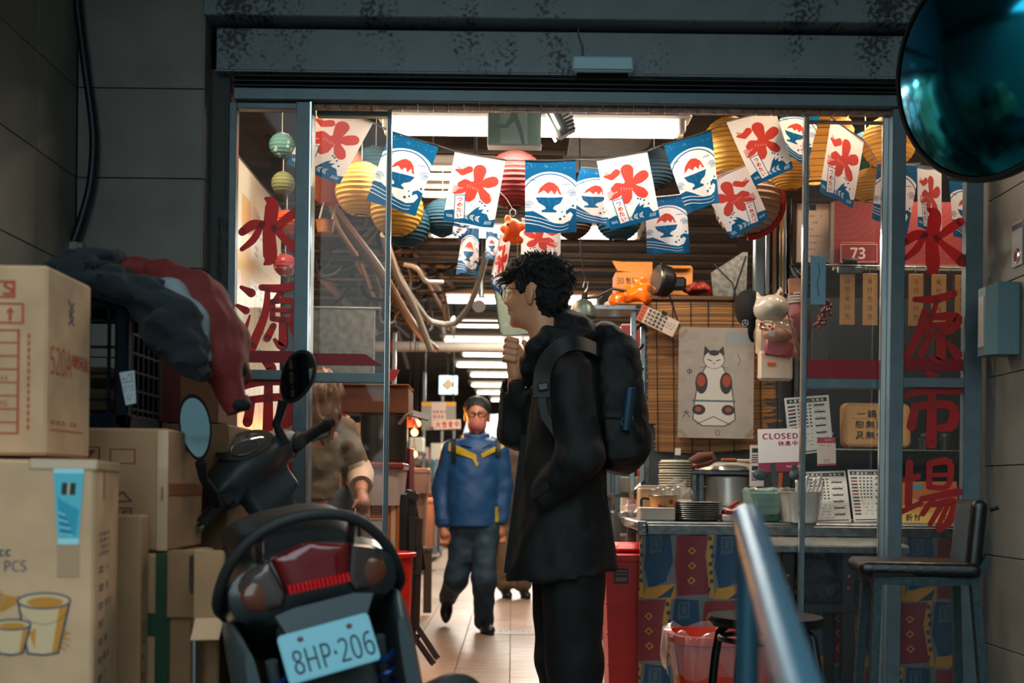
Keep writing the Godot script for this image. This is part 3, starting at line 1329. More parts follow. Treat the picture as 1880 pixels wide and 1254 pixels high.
	ink(c, "包", 74, 22, 32, 3, Color("3a2a18"))
	ink(c, "裝", 112, 22, 32, 3, Color("3a2a18"))
	ink(c, "佳", 190, 40, 56, 6, Color("3a2a18"))
	texs.thirty = c.tex()
	c = Cv.new(256, 512, Color("b9b6aa"))
	for k in 30:
		var x := rng.randf_range(0, 250)
		c.rect(x, 150, rng.randf_range(3, 9), 362, [Color("a8aaa2"), Color("c4c0b2"), Color("9fb0b4"), Color("b8a48e")][k % 4])
	c.rect(60, 40, 40, 130, Color("b08a4a"))
	scrawl(c, 120, 60, 60, 200, 7, Color("5a7488"), 150, 0.6)
	c.rect(0, 120, 256, 26, Color("b99a5c"))
	texs.side_sign = c.tex()
	c = Cv.new(192, 256, Color("607a78"))
	for k in 40:
		c.circ(rng.randf_range(0, 192), rng.randf_range(0, 256), rng.randf_range(3, 16), rng.randf_range(2, 9), Color("6d8784") if k % 2 else Color("56706e"), 10)
	c.brush([V(40, 20, 20), V(96, 60, 34)], Color("a8403c"))
	texs.board = c.tex()
	var im := Image.create(256, 256, false, Image.FORMAT_RGB8)
	var gn := FastNoiseLite.new()
	gn.seed = 11
	gn.frequency = 0.05
	for y in 256:
		for x in 256:
			var g := 0.82 + 0.2 * gn.get_noise_2d(x * 0.12, y * 1.6) + 0.08 * gn.get_noise_2d(x * 0.6, y * 9.0)
			im.set_pixel(x, y, Color(g, g, g))
	texs.grain = ImageTexture.create_from_image(im)
	im = Image.create(512, 128, false, Image.FORMAT_RGB8)
	for y in 128:
		for x in 512:
			var d := gn.get_noise_2d(x * 0.35 + 50.0, y * 0.12) * 0.9 + gn.get_noise_2d(x * 0.1, 400.0) * 0.5 + gn.get_noise_2d(x * 4.0, y * 4.0) * 0.6
			var g := 1.0 - clampf((d - 0.30) * 2.0, 0.0, 0.6)
			g *= 0.96 + 0.05 * gn.get_noise_2d(x * 0.6, y * 0.5 + 90.0)
			im.set_pixel(x, y, Color(g, g, g))
	texs.dirt = ImageTexture.create_from_image(im)

# setting
func tiles(parent: Node3D, o: Vector3, ax: Vector3, us: Array, vs: Array, nrm: Vector3, ms: Array, gap := 0.003, thick := 0.012) -> void:
	var cache := {}
	for i in us.size() - 1:
		for j in vs.size() - 1:
			var w := absf(us[i + 1] - us[i]) - gap
			var h := absf(vs[j + 1] - vs[j]) - gap
			var key := "%.3f %.3f" % [w, h]
			var c: Vector3 = o + ax * ((us[i] + us[i + 1]) * 0.5) + Vector3.UP * ((vs[j] + vs[j + 1]) * 0.5) + nrm * thick * 0.5
			if not cache.has(key):
				var b := mb0()
				b.box(Vector3.ZERO, V(absf(ax.x) * w + absf(nrm.x) * thick, h, absf(ax.z) * w + absf(nrm.z) * thick), 0.002)
				cache[key] = b.mesh()
			var t := MeshInstance3D.new()
			t.name = "tile"
			t.mesh = cache[key]
			t.material_override = ms[(i * 5 + j * 3) % ms.size()]
			parent.add_child(t, true)
			t.position = parent.global_transform.affine_inverse() * c

func build_setting() -> void:
	var grout := mt("grout", "3d3f3d", 0.9)
	var wt := ntex("wall_tone", 0.02, 0.86, 1.0)
	var tile := []
	for k in 3:
		tile.append(mt("wall_tile%d" % k, K(0.50 - k * 0.010, 0.495 - k * 0.01, 0.465 - k * 0.010), 0.42, 0.0, {"tex": wt, "tri": 0.7}))
	var courses := []
	for k in 11:
		courses.append(-0.19 + 0.33 * k if k > 0 else 0.0)
	var w := struct("wall_left", mb0().span(V(-1.80, 0, -4.62), V(-1.626, 3.4, -0.6)), grout, "grey tiled side wall at the left edge of the entrance", "wall")
	tiles(w, V(-1.626, 0, 0), V(0, 0, 1), [-4.4, -4.04, -3.38, -2.72, -2.06, -1.4, -0.74], courses, V(1, 0, 0), tile)
	w = struct("wall_front_left", mb0().span(V(-1.626, 0, -4.60), V(-1.158, 3.4, -4.412)), grout, "grey tiled wall facing out beside the left glass, behind the hose", "wall")
	tiles(w, V(0, 0, -4.412), V(1, 0, 0), [-1.612, -1.15], courses, V(0, 0, 1), tile)
	tiles(w, V(-1.158, 0, 0), V(0, 0, 1), [-4.5, -4.4], courses, V(1, 0, 0), tile)
	var rc := []
	for k in courses:
		rc.append(k - 0.03 if k > 0 else 0.0)
	w = struct("wall_right", mb0().span(V(1.785, 0, -4.62), V(1.98, 3.4, -0.6)), grout, "grey tiled side wall at the right edge, behind the bar stool", "wall")
	tiles(w, V(1.785, 0, 0), V(0, 0, 1), [-4.5, -3.9, -3.3, -2.7, -2.1, -1.5, -0.9], rc, V(-1, 0, 0), tile)
	var dirt: Texture2D = texs.dirt
	var b := mb0()
	b.span(V(-1.152, 0, -4.60), V(-1.075, 2.56, -4.50), 0.004)
	struct("trim_1", b, mt("stained_strip", "4b4f4d", 0.8, 0.0, {"tex": dirt, "tri": V(2.0, 0.5, 2.0)}), "narrow dark stained upright strip beside the left fixed glass", "trim")
	var steel := mt("shutter_steel", "76848a", 0.5, 0.15, {"tex": dirt, "tri": V(0.42, 1.7, 0.42)})
	b = mb0()
	b.span(V(-1.15, 2.715, -4.6), V(1.785, 3.4, -4.38), 0.004)
	struct("wall_header", b, steel, "upper grey steel fascia with black soot across the top of the picture", "fascia")
	b = mb0()
	b.span(V(-1.118, 2.538, -4.6), V(1.785, 2.695, -4.45), 0.004)
	b.span(V(-1.118, 2.532, -4.6), V(1.785, 2.538, -4.445))
	struct("trim_2", b, steel, "sooty grey steel shutter box panel right above the door rail", "shutter box")
	b = mb0()
	b.span(V(-1.15, 2.695, -4.6), V(1.785, 2.715, -4.5))
	struct("trim_3", b, mt("black_gap", "141515", 0.9), "black slot between the two sooty steel panels", "gap")
	var teal := mt("frame_teal", "64777e", 0.42, 0.35, {"tex": ntex("frame_tone", 0.03, 0.88, 1.0), "tri": 1.3})
	var alu := mt("alu", "8e989a", 0.3, 0.8)
	b = mb0()
	b.span(V(-1.06, 2.478, -4.56), V(1.76, 2.53, -4.50))
	for y in [2.488, 2.505, 2.524]:
		b.box(V(0.35, y, -4.482), V(2.82, 0.006, 0.04), 0.002)
	var h := struct("trim_4", b, mt("dark_rail", "2b3336", 0.4, 0.4), "dark ribbed sliding door track above the glass doors", "door track")
	b = mb0()
	b.span(V(-1.055, 2.434, -4.53), V(1.76, 2.478, -4.46), 0.003)
	part(h, "door_rail", b, teal)
	var brass := mt("brass_strip", "a98468", 0.4, 0.1, {"tex": ntex("brass_tone", 0.05, 0.6, 1.0), "tri": 2.0})
	for k in 47:
		b = mb0()
		b.box(V(-0.98 + k * 0.058, 2.424, -4.515), V(0.0555, 0.018, 0.03), 0.002)
		part(h, "slat", b, brass)
	struct("floor_outside", mb0().span(V(-14, -0.2, -4.5), V(14, -0.004, 22)), mt("pavement", "6a6c6a", 0.8, 0.0, {"tex": ntex("pave", 0.03, 0.7, 1.0), "tri": 0.8}), "grey pavement outside the market door", "pavement")
	var fl := struct("floor", mb0().span(V(-3.4, -0.2, -25), V(3.6, -0.005, -4.5)), mt("floor_joint", "54483d", 0.8), "beige plank tiled floor of the market aisle", "floor")
	var fm := []
	for k in 3:
		fm.append(mt("floor_tile%d" % k, K(0.70 - 0.025 * k, 0.60 - 0.022 * k, 0.525 - 0.024 * k), 0.36, 0.0, {"tex": texs.grain, "tri": 1.6}))
	var cache := []
	cache.append(mb0().box(Vector3.ZERO, V(0.296, 0.02, 0.596), 0.0015).mesh())
	for i in 8:
		for j in 16:
			var t := MeshInstance3D.new()
			t.name = "tile"
			t.mesh = cache[0]
			t.material_override = fm[(i * 7 + j * 5 + i * j) % 3]
			fl.add_child(t, true)
			t.global_position = V(-1.35 + 0.3 * i, -0.0102, -5.1 - 0.6 * j + (0.3 if i % 2 else 0.0))
	b = mb0()
	b.span(V(-3.4, -0.02, -24.9), V(-1.505, 0, -4.5))
	b.span(V(0.905, -0.02, -24.9), V(3.6, 0, -4.5))
	b.span(V(-1.505, -0.02, -24.9), V(0.905, 0, -14.5))
	b.span(V(-1.505, -0.02, -4.81), V(0.905, 0, -4.5))
	part(fl, "far_tiles", b, fm[1])
	b = mb0()
	b.span(V(-0.14, -0.003, -8.33), V(0.24, 0.003, -8.29))
	b.span(V(-0.14, -0.003, -8.19), V(0.24, 0.003, -8.15))
	var dr := solo("drain_grating", b, mt("grating", "7b8487", 0.4, 0.7), "small steel drain grating let into the tiled aisle floor", "drain")
	for k in 10:
		part(dr, "slat", mb0().box(V(-0.125 + k * 0.039, 0, -8.24), V(0.018, 0.006, 0.1)), mats.grating)
	var hall := mt("hall_wall", "5b5650", 0.85, 0.0, {"tex": ntex("hall_tone", 0.02, 0.6, 1.0), "tri": 0.5})
	struct("wall_hall_left", mb0().span(V(-3.4, 0, -25), V(-3.2, 3.2, -4.6)), hall, "dim hall wall far behind the left stalls", "wall")
	struct("wall_hall_right", mb0().span(V(3.4, 0, -25), V(3.6, 3.2, -4.6)), hall, "dim hall wall far behind the right stalls", "wall")
	struct("wall_hall_back", mb0().span(V(-3.4, 0, -25.2), V(3.6, 3.2, -25)), hall, "dim end wall of the market aisle", "wall")
	b = mb0()
	b.span(V(-3.4, 0, -4.66), V(-1.15, 3.2, -4.6))
	b.span(V(1.785, 0, -4.66), V(3.6, 3.2, -4.6))
	b.span(V(-1.15, 2.53, -4.66), V(1.785, 3.2, -4.6))
	struct("wall_hall_front", b, hall, "inner face of the front wall around the glass doors", "wall")
	struct("ceiling", mb0().span(V(-3.4, 3.05, -25), V(3.6, 3.25, -4.6)), mt("ceiling", "4a4843", 0.9, 0.0, {"tex": ntex("ceil_tone", 0.02, 0.6, 1.0), "tri": 0.6}), "dark ceiling of the market above pipes and cables", "ceiling")
	struct("ceiling_outside", mb0().span(V(-14, 3.4, -6), V(14, 3.6, -2.0)), mt("canopy", "55595a", 0.9), "underside of the floor above the entrance", "ceiling")
	struct("wall_lane_1", mb0().span(V(-20, 0, 7), V(-6.0, 6, 9)), mt("lane_house", "57666c", 0.8), "house front across the lane behind the viewer", "house")
	struct("wall_lane_2", mb0().span(V(1.2, 0, 7.5), V(14, 10, 9.5)), mt("lane_house_2", "70787a", 0.8), "second house front across the lane behind the viewer", "house")

func build_doors() -> void:
	var teal: Material = mats.frame_teal
	var glass := mt("pane", K(0.50, 0.56, 0.56), 0.04, 0.0, {"alpha": 0.06, "spec": 0.36})
	var red := mt("red_vinyl", K(0.60, 0.09, 0.09), 0.5, 0.0, {"back": K(0.45, 0.03, 0.03)})
	var stripe := mt("red_stripe", K(0.56, 0.06, 0.12), 0.5, 0.0, {"back": K(0.5, 0.01, 0.05)})
	var bright := mt("bright_edge", "c9cfcf", 0.2, 0.9)
	var z := 4.5
	var X := func(px): return (px - 3.0 - CX) * z / F
	var Y := func(py): return EYE + (CY - py) * z / F
	var bar := func(x0, x1, y0, y1, z0 := 4.53, z1 := 4.485) -> MB:
		return mb0().span(V(X.call(x0), y1, -z0), V(X.call(x1), y0, -z1), 0.002)
	var top: float = 2.43
	var w := struct("window_1", bar.call(418, 431, top, 0.0), teal, "left fixed glass light with red vertical brush characters", "window")
	part(w, "mullion", bar.call(541, 570, top, 0.0, 4.56, 4.47), teal)
	part(w, "frame_lip", bar.call(566, 571, top, 0.0, 4.475, 4.462), bright)
	part(w, "top_rail", bar.call(431, 541, top, Y.call(207)), teal)
	part(w, "middle_rail", bar.call(431, 541, Y.call(685), Y.call(703)), teal)
	part(w, "pane", mb0().card(V(X.call(431), Y.call(207), -4.51), V(X.call(541), Y.call(207), -4.51), V(X.call(541), 0.04, -4.51), V(X.call(431), 0.04, -4.51)), glass)
	part(w, "bottom_rail", bar.call(431, 541, 0.06, 0.0), teal)
	part(w, "stripe", mb0().span(V(X.call(431), Y.call(671), -4.508), V(X.call(541), Y.call(649), -4.507)), stripe)
	var spots := [["水", 432, 363, 118, 132], ["源", 432, 520, 116, 130], ["市", 432, 666, 118, 160], ["場", 432, 842, 116, 130]]
	for s in spots:
		var b := mb0()
		vinyl(b, s[0], Transform3D(Basis(), V(X.call(s[1]), Y.call(s[2]), -4.504)), s[3] * z / F, s[4] * z / F)
		part(w, "red_character", b, red)
	var dr := struct("door_1", bar.call(571, 706, top, Y.call(207), 4.60, 4.56), teal, "left sliding glass door leaf pushed open, a red stripe across it", "glass door")
	part(dr, "stile", bar.call(704, 711, top, 0.0, 4.60, 4.56), teal)
	part(dr, "edge", bar.call(702, 704.5, top, 0.0, 4.58, 4.56), bright)
	part(dr, "middle_rail", bar.call(556, 704, Y.call(685), Y.call(703), 4.60, 4.565), teal)
	part(dr, "bottom_rail", bar.call(556, 704, 0.1, 0.01, 4.60, 4.565), teal)
	part(dr, "pane", mb0().card(V(X.call(556), Y.call(205), -4.58), V(X.call(706), Y.call(205), -4.58), V(X.call(706), 0.04, -4.58), V(X.call(556), 0.04, -4.58)), glass)
	var sb := mb0()
	sb.prism(PV([W(X.call(556), Y.call(649)), W(X.call(666), Y.call(649)), W(X.call(698), Y.call(671)), W(X.call(556), Y.call(671))]), 0.001, Transform3D(Basis(), V(0, 0, -4.575)))
	part(dr, "stripe", sb, stripe)
	dr = struct("door_2", bar.call(1486, 1630, Y.call(205), Y.call(207), 4.60, 4.56), teal, "right sliding glass door leaf pushed open in front of the stall", "glass door")
	part(dr, "stile", bar.call(1483, 1489, top, 0.0, 4.60, 4.56), teal)
	part(dr, "edge", bar.call(1480.5, 1483, top, 0.0, 4.60, 4.57), bright)
	part(dr, "middle_rail", bar.call(1489, 1648, Y.call(685), Y.call(703), 4.60, 4.565), teal)
	part(dr, "bottom_rail", bar.call(1489, 1648, 0.1, 0.01, 4.60, 4.565), teal)
	part(dr, "pane", mb0().card(V(X.call(1484), Y.call(206), -4.58), V(X.call(1648), Y.call(206), -4.58), V(X.call(1648), 0.04, -4.58), V(X.call(1484), 0.04, -4.58)), glass)
	part(dr, "stripe", mb0().span(V(X.call(1489), Y.call(685), -4.578), V(X.call(1630), Y.call(649), -4.576)), stripe)
	w = struct("window_2", bar.call(1769, 1800, top, 0.0), teal, "right fixed glass light with red vertical brush characters", "window")
	part(w, "mullion", bar.call(1630, 1655, top, 0.0, 4.56, 4.47), teal)
	part(w, "frame_lip", bar.call(1620, 1630.5, top, 0.0, 4.545, 4.52), bright)
	part(w, "top_rail", bar.call(1655, 1769, top, Y.call(207)), teal)
	part(w, "middle_rail", bar.call(1655, 1769, Y.call(685), Y.call(703)), teal)
	part(w, "bottom_rail", bar.call(1655, 1769, 0.06, 0.0), teal)
	part(w, "pane", mb0().card(V(X.call(1655), Y.call(207), -4.51), V(X.call(1769), Y.call(207), -4.51), V(X.call(1769), 0.04, -4.51), V(X.call(1655), 0.04, -4.51)), glass)
	part(w, "stripe", mb0().span(V(X.call(1655), Y.call(671), -4.508), V(X.call(1769), Y.call(649), -4.507)), stripe)
	spots = [["水", 1650, 369, 118, 128], ["原", 1656, 525, 104, 132], ["市", 1652, 673, 116, 140], ["場", 1650, 831, 114, 136]]
	for s in spots:
		var b := mb0()
		vinyl(b, s[0], Transform3D(Basis(), V(X.call(s[1]), Y.call(s[2]), -4.504)), s[3] * z / F, s[4] * z / F)
		part(w, "red_character", b, red)
	var se := thing("door_sensor", "pale blue door sensor box on the sooty shutter panel", "sensor", P(1106, 137, 4.44))
	part(se, "housing", mb0().box(P(1106, 121, 4.42), V(0.226, 0.056, 0.06), 0.008), mt("sensor_blue", "a6cfdb", 0.45))
	part(se, "lens", mb0().box(P(1106, 135, 4.435), V(0.19, 0.012, 0.045)), mt("black_plastic", "121314", 0.4))
	part(se, "seam", mb0().box(P(1106, 127, 4.388), V(0.214, 0.002, 0.003)), mt("sensor_seam", "5f8794", 0.5))
	part(se, "cable", mb0().tube([P(1070, 108, 4.43), P(1069, 84, 4.445), P(1062, 66, 4.445), P(1062, 52, 4.47)], 0.004), mt("cable_grey", "5b666a", 0.6))

func fluor(z: float, x0: float, x1: float, y: float, label: String, energy: float, col := K(1.0, 0.96, 0.90), tubes := 2) -> void:
	var t := thing("fluorescent_light", label, "ceiling light", V((x0 + x1) * 0.5, y + 0.09, -z), "tube lights along the aisle ceiling")
	var l := x1 - x0
	var c := V((x0 + x1) * 0.5, y, -z)
	part(t, "housing", mb0().box(c + V(0, 0.065, 0), V(l + 0.06, 0.05, 0.13), 0.01), mt("lamp_housing", "c4c0b6", 0.5))
	var em := mt("tube_glow", K(1, 1, 1), 0.5, 0.0, {"emit": K(1.0, 0.95, 0.88), "power": 5.0})
	for k in tubes:
		var zz := (k - (tubes - 1) * 0.5) * 0.075
		part(t, "tube", mb0().cyl(c + V(-l * 0.5 + 0.03, 0, zz), c + V(l * 0.5 - 0.03, 0, zz), 0.016, -1, 10), em)
		for s in [-1, 1]:
			part(t, "holder", mb0().box(c + V(s * (l * 0.5 - 0.01), 0.015, zz), V(0.03, 0.06, 0.04), 0.006), mats.lamp_housing)
	for s in [-1, 1]:
		part(t, "hanger", mb0().cyl(c + V(s * l * 0.3, 0.08, 0), V(c.x + s * l * 0.3, 3.06, c.z), 0.005, -1, 6), mats.cable_grey)
	var a := AreaLight3D.new()
	a.name = "tube_light"
	a.area_size = W(l, 0.05)
	a.light_color = col
	a.light_energy = energy
	a.area_range = 30.0
	a.shadow_enabled = true
	t.add_child(a)
	a.global_position = c + V(0, -0.02, 0)
	a.look_at(c + V(0, -1, 0.0), V(0, 0, 1))

func build_ceiling_stuff() -> void:
	var zs := [5.1, 7.19, 9.78, 11.26, 12.48, 13.76, 15.0, 16.3, 17.9, 19.3, 20.9]
	var x0s := [-0.56, -0.52, -0.58, -0.56, -0.74, -0.6, -0.73, -0.6, -0.64, -0.6, -0.4]
	for k in zs.size():
		var lab: String = ["bright twin tube light behind the exit sign, closest to the door", "tube light behind the middle flags, second from the door", "tube light level with the man's eyes, third from the door"][k] if k < 3 else "%s tube light counted from the door down the aisle ceiling" % NTH[k]
		fluor(zs[k], x0s[k], x0s[k] + 1.27, 2.52, lab, [2.7, 3.0, 3.6][k] if k < 3 else 5.0)
	fluor(5.8, -0.47, -0.12, 2.50, "short warm tube light between the first bowl flag and the ice flag beside it", 0.5, K(1.0, 0.72, 0.45), 1)
	fluor(6.15, -0.50, -0.14, 2.50, "lower short warm tube light beside the ice flag, left of centre", 0.5, K(1.0, 0.72, 0.45), 1)
	fluor(5.2, 1.0, 2.2, 2.80, "tube light over the counter, up behind the door head", 3.0, K(1.0, 0.90, 0.78))
	fluor(4.95, -1.9, -0.75, 2.82, "tube light over the left stall, up behind the door head", 2.6, K(1.0, 0.88, 0.74))
	var t := thing("exit_sign", "pale green running man exit sign hanging above the doorway", "exit sign", P(945, 272, 4.78))
	part(t, "case", mb0().span(P(895, 271, 4.84), P(994, 180, 4.79), 0.004), mt("exit_case", "7d8c80", 0.5))
	part(t, "face", mb0().card(P(897, 182, 4.788), P(992, 182, 4.788), P(992, 268, 4.788), P(897, 268, 4.788)), mt("exit_face", Color.WHITE, 0.4, 0.0, {"tex": texs.exit, "emit": K(0.62, 0.70, 0.62), "power": 0.08}))
	part(t, "lower_trim", mb0().box(P(945, 270, 4.81), V(0.216, 0.008, 0.07), 0.002), mt("exit_trim", "c4ccbc", 0.4))
	part(t, "hanger", mb0().box(P(945, 150, 4.82), V(0.04, 0.16, 0.03)), mats.cable_grey)
	part(t, "rod", mb0().cyl(P(945, 150, 4.82), V(P(945, 150, 4.82).x, 3.06, -4.82), 0.01), mats.cable_grey)
	t = thing("emergency_lamp", "grey ribbed emergency spotlight tilted beside the exit sign", "lamp", P(1026, 262, 4.8))
	var tb := Basis(V(0, 0, 1), deg_to_rad(28))
	var lm := mt("lamp_grey", "8f938f", 0.4, 0.4)
	part(t, "body", mb0().box(P(1022, 222, 4.8), V(0.05, 0.14, 0.07), 0.008, tb), lm)
	for k in 6:
		part(t, "cooling_fin", mb0().box(P(1038 + k * 1.5, 208 + k * 7, 4.8), V(0.05, 0.005, 0.06), 0.0, tb), mats.black_plastic)
	for k in 2:
		part(t, "light_strip", mb0().box(P(1016 - k * 6, 216 + k * 24, 4.755), V(0.012, 0.1, 0.01), 0.003, tb), mt("strip_glow", "ffffff", 0.4, 0.0, {"emit": K(1, 0.98, 0.95), "power": 2.0}))
	part(t, "bracket", mb0().box(P(1016, 185, 4.82), V(0.02, 0.12, 0.02)), lm)
	part(t, "rod", mb0().cyl(P(1016, 185, 4.82), V(P(1016, 185, 4.82).x, 3.06, -4.82), 0.008), lm)
	t = thing("air_duct", "square grey metal duct under the ceiling right of the exit sign", "duct", P(1122, 292, 5.6))
	part(t, "shell", mb0().span(P(1036, 290, 6.4), P(1206, 236, 5.6), 0.006), mt("duct", "6c6f6b", 0.45, 0.5, {"tex": ntex("duct_tone", 0.03, 0.75, 1.0), "tri": 1.0}))
	part(t, "flange", mb0().span(P(1033, 293, 5.62), P(1209, 288, 5.58)).span(P(1033, 240, 5.62), P(1209, 234, 5.58)), mats.duct)
	part(t, "strap", mb0().box(P(1060, 180, 5.7), V(0.03, 0.3, 0.01)).box(P(1190, 180, 5.7), V(0.03, 0.3, 0.01)), mats.duct)
	var pm := [mt("pipe_brown", "6a5344", 0.5), mt("pipe_grey", "77736c", 0.5), mt("pipe_rust", "5f4634", 0.6), mt("pipe_dark", "363432", 0.6), mt("pipe_pale", "a59f94", 0.5)]
	var runs := [
		[[P(575, 330, 6.0), P(640, 420, 6.3), P(700, 500, 6.8), P(760, 600, 7.6), P(800, 640, 8.5)], 0.026, 2, "rusty pipe slanting down behind the left glass"],
		[[P(590, 360, 6.2), P(650, 440, 6.5), P(716, 530, 7.0), P(770, 610, 7.8)], 0.02, 0, "brown pipe beside the rusty slanting pipe"],
		[[P(712, 450, 6.4), P(740, 520, 6.8), P(790, 590, 7.4), P(830, 596, 7.4), P(862, 560, 7.2), P(884, 500, 7.0), P(900, 440, 6.8)], 0.018, 1, "grey cable hanging in a wide loop left of the man's head"],
		[[P(705, 430, 6.1), P(726, 500, 6.4), P(758, 560, 6.8), P(790, 640, 7.2)], 0.022, 4, "pale flexible conduit sloping beside the left door edge"],
		[[P(742, 486, 6.6), P(764, 492, 6.6), P(780, 515, 6.7), P(812, 518, 6.9)], 0.013, 4, "short pale bent conduit above the cable loop"],
		[[P(600, 360, 5.9), P(622, 420, 5.9), P(655, 470, 6.0)], 0.012, 2, "thin copper pipe under the balloon basket"],
		[[P(700, 545, 7.0), P(690, 500, 7.0), P(720, 470, 7.2), P(730, 520, 7.3), P(715, 560, 7.4)], 0.012, 2, "orange cable curled by the left door edge"],
	]
	for r in runs:
		var cu := Curve3D.new()
		for i in r[0].size():
			var a: Vector3 = r[0][maxi(0, i - 1)]
			var e: Vector3 = r[0][mini(r[0].size() - 1, i + 1)]
			cu.add_point(r[0][i], (a - e) / 6.0, (e - a) / 6.0)
		var pts := []
		for k in 25:
			pts.append(cu.sample_baked(cu.get_baked_length() * k / 24.0, true))
		solo("pipe_run", mb0().tube(pts, r[1], 8), pm[r[2]], r[3], "pipe")
	var cb := mb0()
	for k in 46:
		var z := rng.randf_range(6.4, 10.0)
		var y := rng.randf_range(2.3, 2.95)
		var x := rng.randf_range(-1.9, -0.4)
		var pts := []
		var sag := rng.randf_range(0.02, 0.24)
		var l := rng.randf_range(0.6, 1.8)
		var dx := rng.randf_range(-0.5, 1.0)
		for i in 11:
			var f := i / 10.0
			pts.append(V(x + l * dx * f + 0.02 * sin(f * 9 + k), y - sag * sin(PI * f), -z - l * (1.0 - absf(dx)) * f))
		cb.tube(pts, rng.randf_range(0.006, 0.02), 6)
	tag(solo("cable_tangle", cb, pm[3], "tangle of dark cables slung under the ceiling left of the aisle", "cables"), "", "", "", "stuff")
	cb = mb0()
	for k in 30:
		var z := rng.randf_range(6.6, 12.0)
		var y := rng.randf_range(2.5, 3.0)
		cb.cyl(V(-2.4 if k % 3 else -1.2, y, -z), V(0.5 + (k % 4) * 0.6, y + rng.randf_range(-0.03, 0.03), -z - 0.1), rng.randf_range(0.008, 0.025), -1, 6)
	tag(solo("conduit_rack", cb, pm[1], "many thin grey conduits running across under the ceiling", "conduits"), "", "", "", "stuff")
	cb = mb0()
	for k in 22:
		var z := rng.randf_range(6.0, 13.0)
		var x := rng.randf_range(-2.2, -0.6)
		var y := rng.randf_range(2.45, 2.95)
		cb.cyl(V(x, y, -z), V(x + rng.randf_range(-0.1, 0.25), y - rng.randf_range(0.0, 0.2), -z - rng.randf_range(0.8, 3.0)), rng.randf_range(0.012, 0.035), -1, 7)
	tag(solo("brown_pipes", cb, pm[0], "bundle of brown pipes running away under the ceiling on the left", "pipes"), "", "", "", "stuff")
	t = thing("beam_pipe", "thick beige pipe crossing the aisle below the tube lights", "pipe", P(800, 640, 10.5))
	part(t, "pipe", mb0().cyl(P(690, 636, 10.5), P(1100, 638, 10.5), 0.045), pm[4])
	part(t, "collar", mb0().cyl(P(718, 636, 10.5), P(726, 636, 10.5), 0.06), mt("red_collar", "a5352c", 0.5))
	part(t, "hanger", mb0().cyl(P(760, 630, 10.5), V(P(760, 630, 10.5).x, 3.06, -10.5), 0.008).cyl(P(960, 630, 10.5), V(P(960, 630, 10.5).x, 3.06, -10.5), 0.008), pm[1])
	t = thing("hanging_speaker", "small grey horn speaker on a silver rod in front of the tube lights", "speaker", P(880, 560, 8.2))
	part(t, "rod", mb0().cyl(P(884, 545, 8.2), V(P(884, 545, 8.2).x, 3.06, -8.2), 0.018), mt("steel", "8d9292", 0.3, 0.85))
	part(t, "horn", mb0().lathe([W(0.02, 0), W(0.03, 0.04), W(0.045, 0.08)], Transform3D(rot(V(115, 0, 0)), P(880, 556, 8.2)), 16), pm[1])
	t = thing("hanging_sign", "small pale blue sign hanging by a wire over the aisle", "sign", P(822, 724, 13.0))
	part(t, "panel", mb0().span(P(806, 724, 13.02), P(840, 690, 13.0), 0.003), mt("pale_blue", "a9cdd2", 0.5, 0.0, {"emit": K(0.66, 0.82, 0.85), "power": 0.25}))
	part(t, "mark", mb0().prism(PV([W(-0.07, 0), W(0, 0.07), W(0.07, 0), W(0, -0.06)]), 0.004, fr(823, 706, 12.99)), mt("mark_brown", "6b6248", 0.6))
	part(t, "wire", mb0().cyl(P(822, 690, 13), P(822, 640, 13), 0.004, -1, 5), mats.black_plastic)

# left: cartons, crate, clothes
func decal(t: Node3D, called: String, a: Vector3, b: Vector3, c: Vector3, d: Vector3, tex: String, cut := true) -> void:
	part(t, called, mb0().card(a, b, c, d), mt("print_" + tex, Color.WHITE, 0.75, 0.0, {"tex": texs[tex], "cut": true} if cut else {"tex": texs[tex]}))

func carton(label: String, at: Vector3, size: Vector3, yaw: float, m: Material, front := "", side := "", fr_ := Rect2(0.02, 0.02, 0.96, 0.96), sr := Rect2(0.04, 0.02, 0.92, 0.96), tape := true, group := "") -> Node3D:
	var t := thing("carton", label, "carton", at, group)
	t.rotation.y = deg_to_rad(yaw)
	var f := t.global_transform
	var b := mb0()
	b.xf = f
	b.box(V(0, size.y * 0.5, 0), size, 0.006)
	part(t, "box", b, m)
	var hx := size.x * 0.5
	var hz := size.z * 0.5 + 0.0008
	if front:
		var x0 := -hx + fr_.position.x * size.x
		var x1 := x0 + fr_.size.x * size.x
		var y1 := size.y * (1.0 - fr_.position.y)
		var y0 := y1 - fr_.size.y * size.y
		decal(t, "print", f * V(x0, y1, hz), f * V(x1, y1, hz), f * V(x1, y0, hz), f * V(x0, y0, hz), front)
	if side:
		hx += 0.0008
		var z0 := size.z * 0.5 - sr.position.x * size.z
		var z1 := z0 - sr.size.x * size.z
		var y1 := size.y * (1.0 - sr.position.y)
		var y0 := y1 - sr.size.y * size.y
		decal(t, "print", f * V(hx, y1, z0), f * V(hx, y1, z1), f * V(hx, y0, z1), f * V(hx, y0, z0), side)
	b = mb0()
	b.xf = f
	b.box(V(0, size.y + 0.0005, 0), V(0.004, 0.002, size.z * 0.99))
	part(t, "flap_seam", b, mt("seam", "4d3a28", 0.9))
	if tape:
		b = mb0()
		b.xf = f
		b.box(V(0, size.y + 0.001, 0), V(0.05, 0.0015, size.z * 1.002))
		b.box(V(0, size.y - 0.03, size.z * 0.5 + 0.001), V(0.05, 0.06, 0.0015))
		part(t, "tape", b, mt("tape_brown", K(0.56, 0.42, 0.28), 0.25))
	return t

